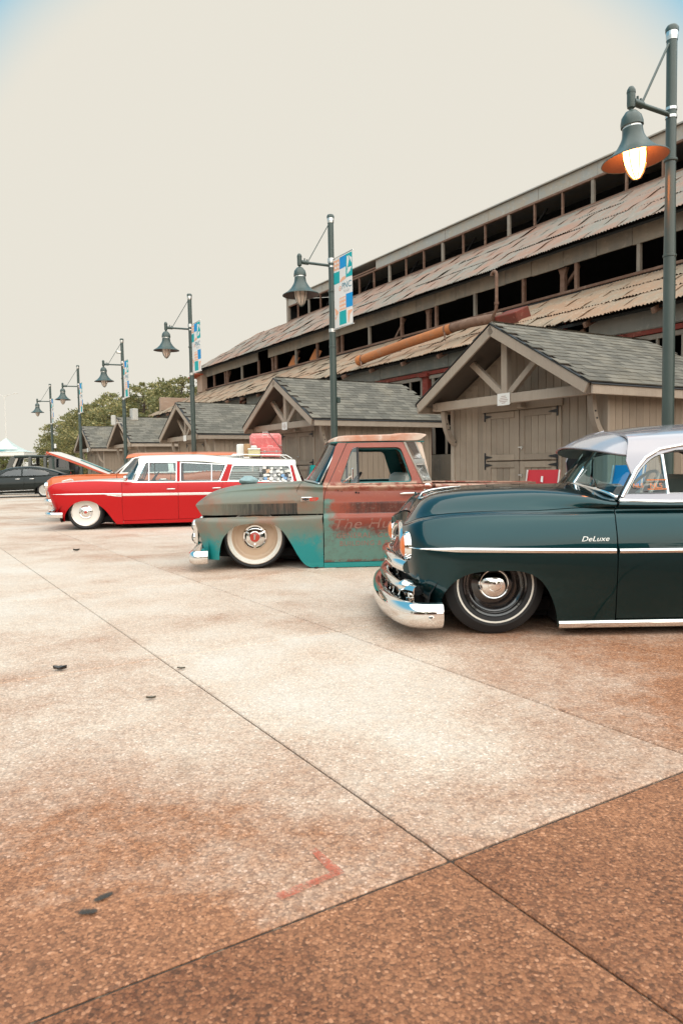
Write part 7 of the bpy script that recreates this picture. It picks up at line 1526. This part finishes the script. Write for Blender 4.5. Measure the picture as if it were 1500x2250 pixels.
def scrap(name, x, y, L, w_, m, label, cat, rot, curl=.02, seed=0):
    r = random.Random(seed); k = MB(); nU, nV = 7, 3; vs = []
    for i in range(nU):
        f = i / (nU - 1); wd = w_ * math.sin(math.pi * (.08 + .86 * f)) * (1 + r.uniform(-.2, .2))
        for j in range(nV): g = j / (nV - 1) - .5; vs.append((L * (f - .5), wd * g, .006 + curl * (abs(g) * 2) ** 2 + curl * .5 * (f - .5) ** 2 * 4 + r.uniform(0, .002)))
    k.add(vs, [(i * nV + j, (i + 1) * nV + j, (i + 1) * nV + j + 1, i * nV + j + 1) for i in range(nU - 1) for j in range(nV - 1)]); me = k
    k.add([(x_, y_, z_ - .003) for x_, y_, z_ in vs], [(i * nV + j, i * nV + j + 1, (i + 1) * nV + j + 1, (i + 1) * nV + j) for i in range(nU - 1) for j in range(nV - 1)])
    o = k.build(name, m, None, 50); o.location = (x, y, .002); o.rotation_euler = (0, 0, rot); tag(o, label, cat); return o
scrap('plastic_scrap', -1.666, 4.206, .078, .05, 'plastic_black', 'small black plastic scrap lying alone on the pale slab', 'litter', .1, .016, 1)
scrap('dead_leaf', -.984, 3.636, .05, .02, 'leaf_grey', 'thin grey dead leaf near the long slab joint', 'leaf', .15, .008, 2)
scrap('dead_leaf', -3.869, 10.558, .09, .06, 'leaf_dark', 'dark dead leaf far off in front of the red wagon', 'leaf', .3, .02, 3)
scrap('dead_leaf', -.95, 4.181, .05, .018, 'leaf_grey', 'pale twig-like leaf where two slab joints meet', 'leaf', -.2, .006, 4)
scrap('dead_leaf', -.30, 8.28, .05, .04, 'leaf_dark', 'tiny dark leaf beside the truck sill', 'leaf', .5, .01, 7)
def smear():
    m, nt = newmat('dark_smear'); g = nd(nt, 'ShaderNodeNewGeometry').outputs['Position']; n = noi(nt, g, 55, 5, .7); tcg = nd(nt, 'ShaderNodeTexCoord').outputs['Generated']
    d = nd(nt, 'ShaderNodeVectorMath', {0: tcg, 1: (.5, .5, .5)}, operation='DISTANCE').outputs['Value']; f = mrng(nt, mth(nt, 'ADD', d, mth(nt, 'MULTIPLY', n, .55)), .72, .50, 0, .85)
    b = nd(nt, 'ShaderNodeBsdfPrincipled', {'Base Color': (.030, .030, .026, 1), 'Roughness': .7}); nt.links.new(nd(nt, 'ShaderNodeMixShader', {0: f, 1: nd(nt, 'ShaderNodeBsdfTransparent').outputs[0], 2: b.outputs[0]}).outputs[0], nd(nt, 'ShaderNodeOutputMaterial').inputs[0]); return m
SMEAR = smear()
for (x, y, L, w_, rot, z, lab) in ((-.668, 1.925, .085, .036, .75, .0045, 'dark grease smear near the bottom left, upper of two'), (-.690, 1.858, .075, .034, .05, .0045, 'dark grease smear near the bottom left, lower of two')):
    k = MB(); k.add([(L * .5 * math.cos(a) * (1 + .15 * math.sin(3 * a)), w_ * .5 * math.sin(a), 0) for a in [i * math.pi / 8 for i in range(16)]], [tuple(range(16))]); o = k.build('grease_smear', SMEAR); o.location = (x, y, z); o.rotation_euler = (0, 0, rot); tag(o, lab, 'stain')
# ------------------------------------------------------------------ the other side of the lot (mirrored in paint and chrome)
mat('warehouse_brick', (.17, .085, .06), .85, vary=.3, vscale=1.5); mat('warehouse_roof', (.06, .06, .06), .8)
for i, (x, y, w_, h_, lab) in enumerate(((-17, -24, 20, 6.5, 'brick warehouse across the lot, left one'), (6, -27, 19, 8.0, 'brick warehouse across the lot, taller one'), (27, -22, 15, 5.5, 'brick warehouse across the lot, right one'))):
    wr = empty('brick_warehouse', (x, y, 0), rad(-4 + 3 * i)); tag(wr, lab, 'building')
    MB().prism([(-w_ / 2, 0), (w_ / 2, 0), (w_ / 2, h_ * .72), (0, h_), (-w_ / 2, h_ * .72)], -5, 0).build('wall', 'warehouse_brick', wr)
    for sx in (-1, 1): MB().beam((sx * (w_ / 2 + .3), -2.4, h_ * .72 - .02), (0, -2.4, h_ + .10), 5.6, .12, 0).build('roof', 'warehouse_roof', wr)
    for q in range(int(w_ / 3.2)):
        xx = -w_ / 2 + 1.6 + q * 3.2; f = MB().cbox((xx, .03, 2.3), (1.5, .10, 2.0), .02).build('window', 'paper_white', wr); MB().cbox((xx, .085, 2.3), (1.3, .02, 1.8), 0).build('pane', 'window_black', f)
for i, (x, y) in enumerate(((-9, -17), (-3, -19), (16, -18), (21, -16), (-24, -14))):
    tree((x, y, 0), 6.5 + i % 3, 2.6, ('leafy tree across the lot, first from the left', 'leafy tree across the lot, second one', 'leafy tree across the lot, third one', 'leafy tree across the lot, fourth one', 'leafy tree across the lot, farthest left')[i], LEAF, 80 + i, 40, 60, .1, .3)
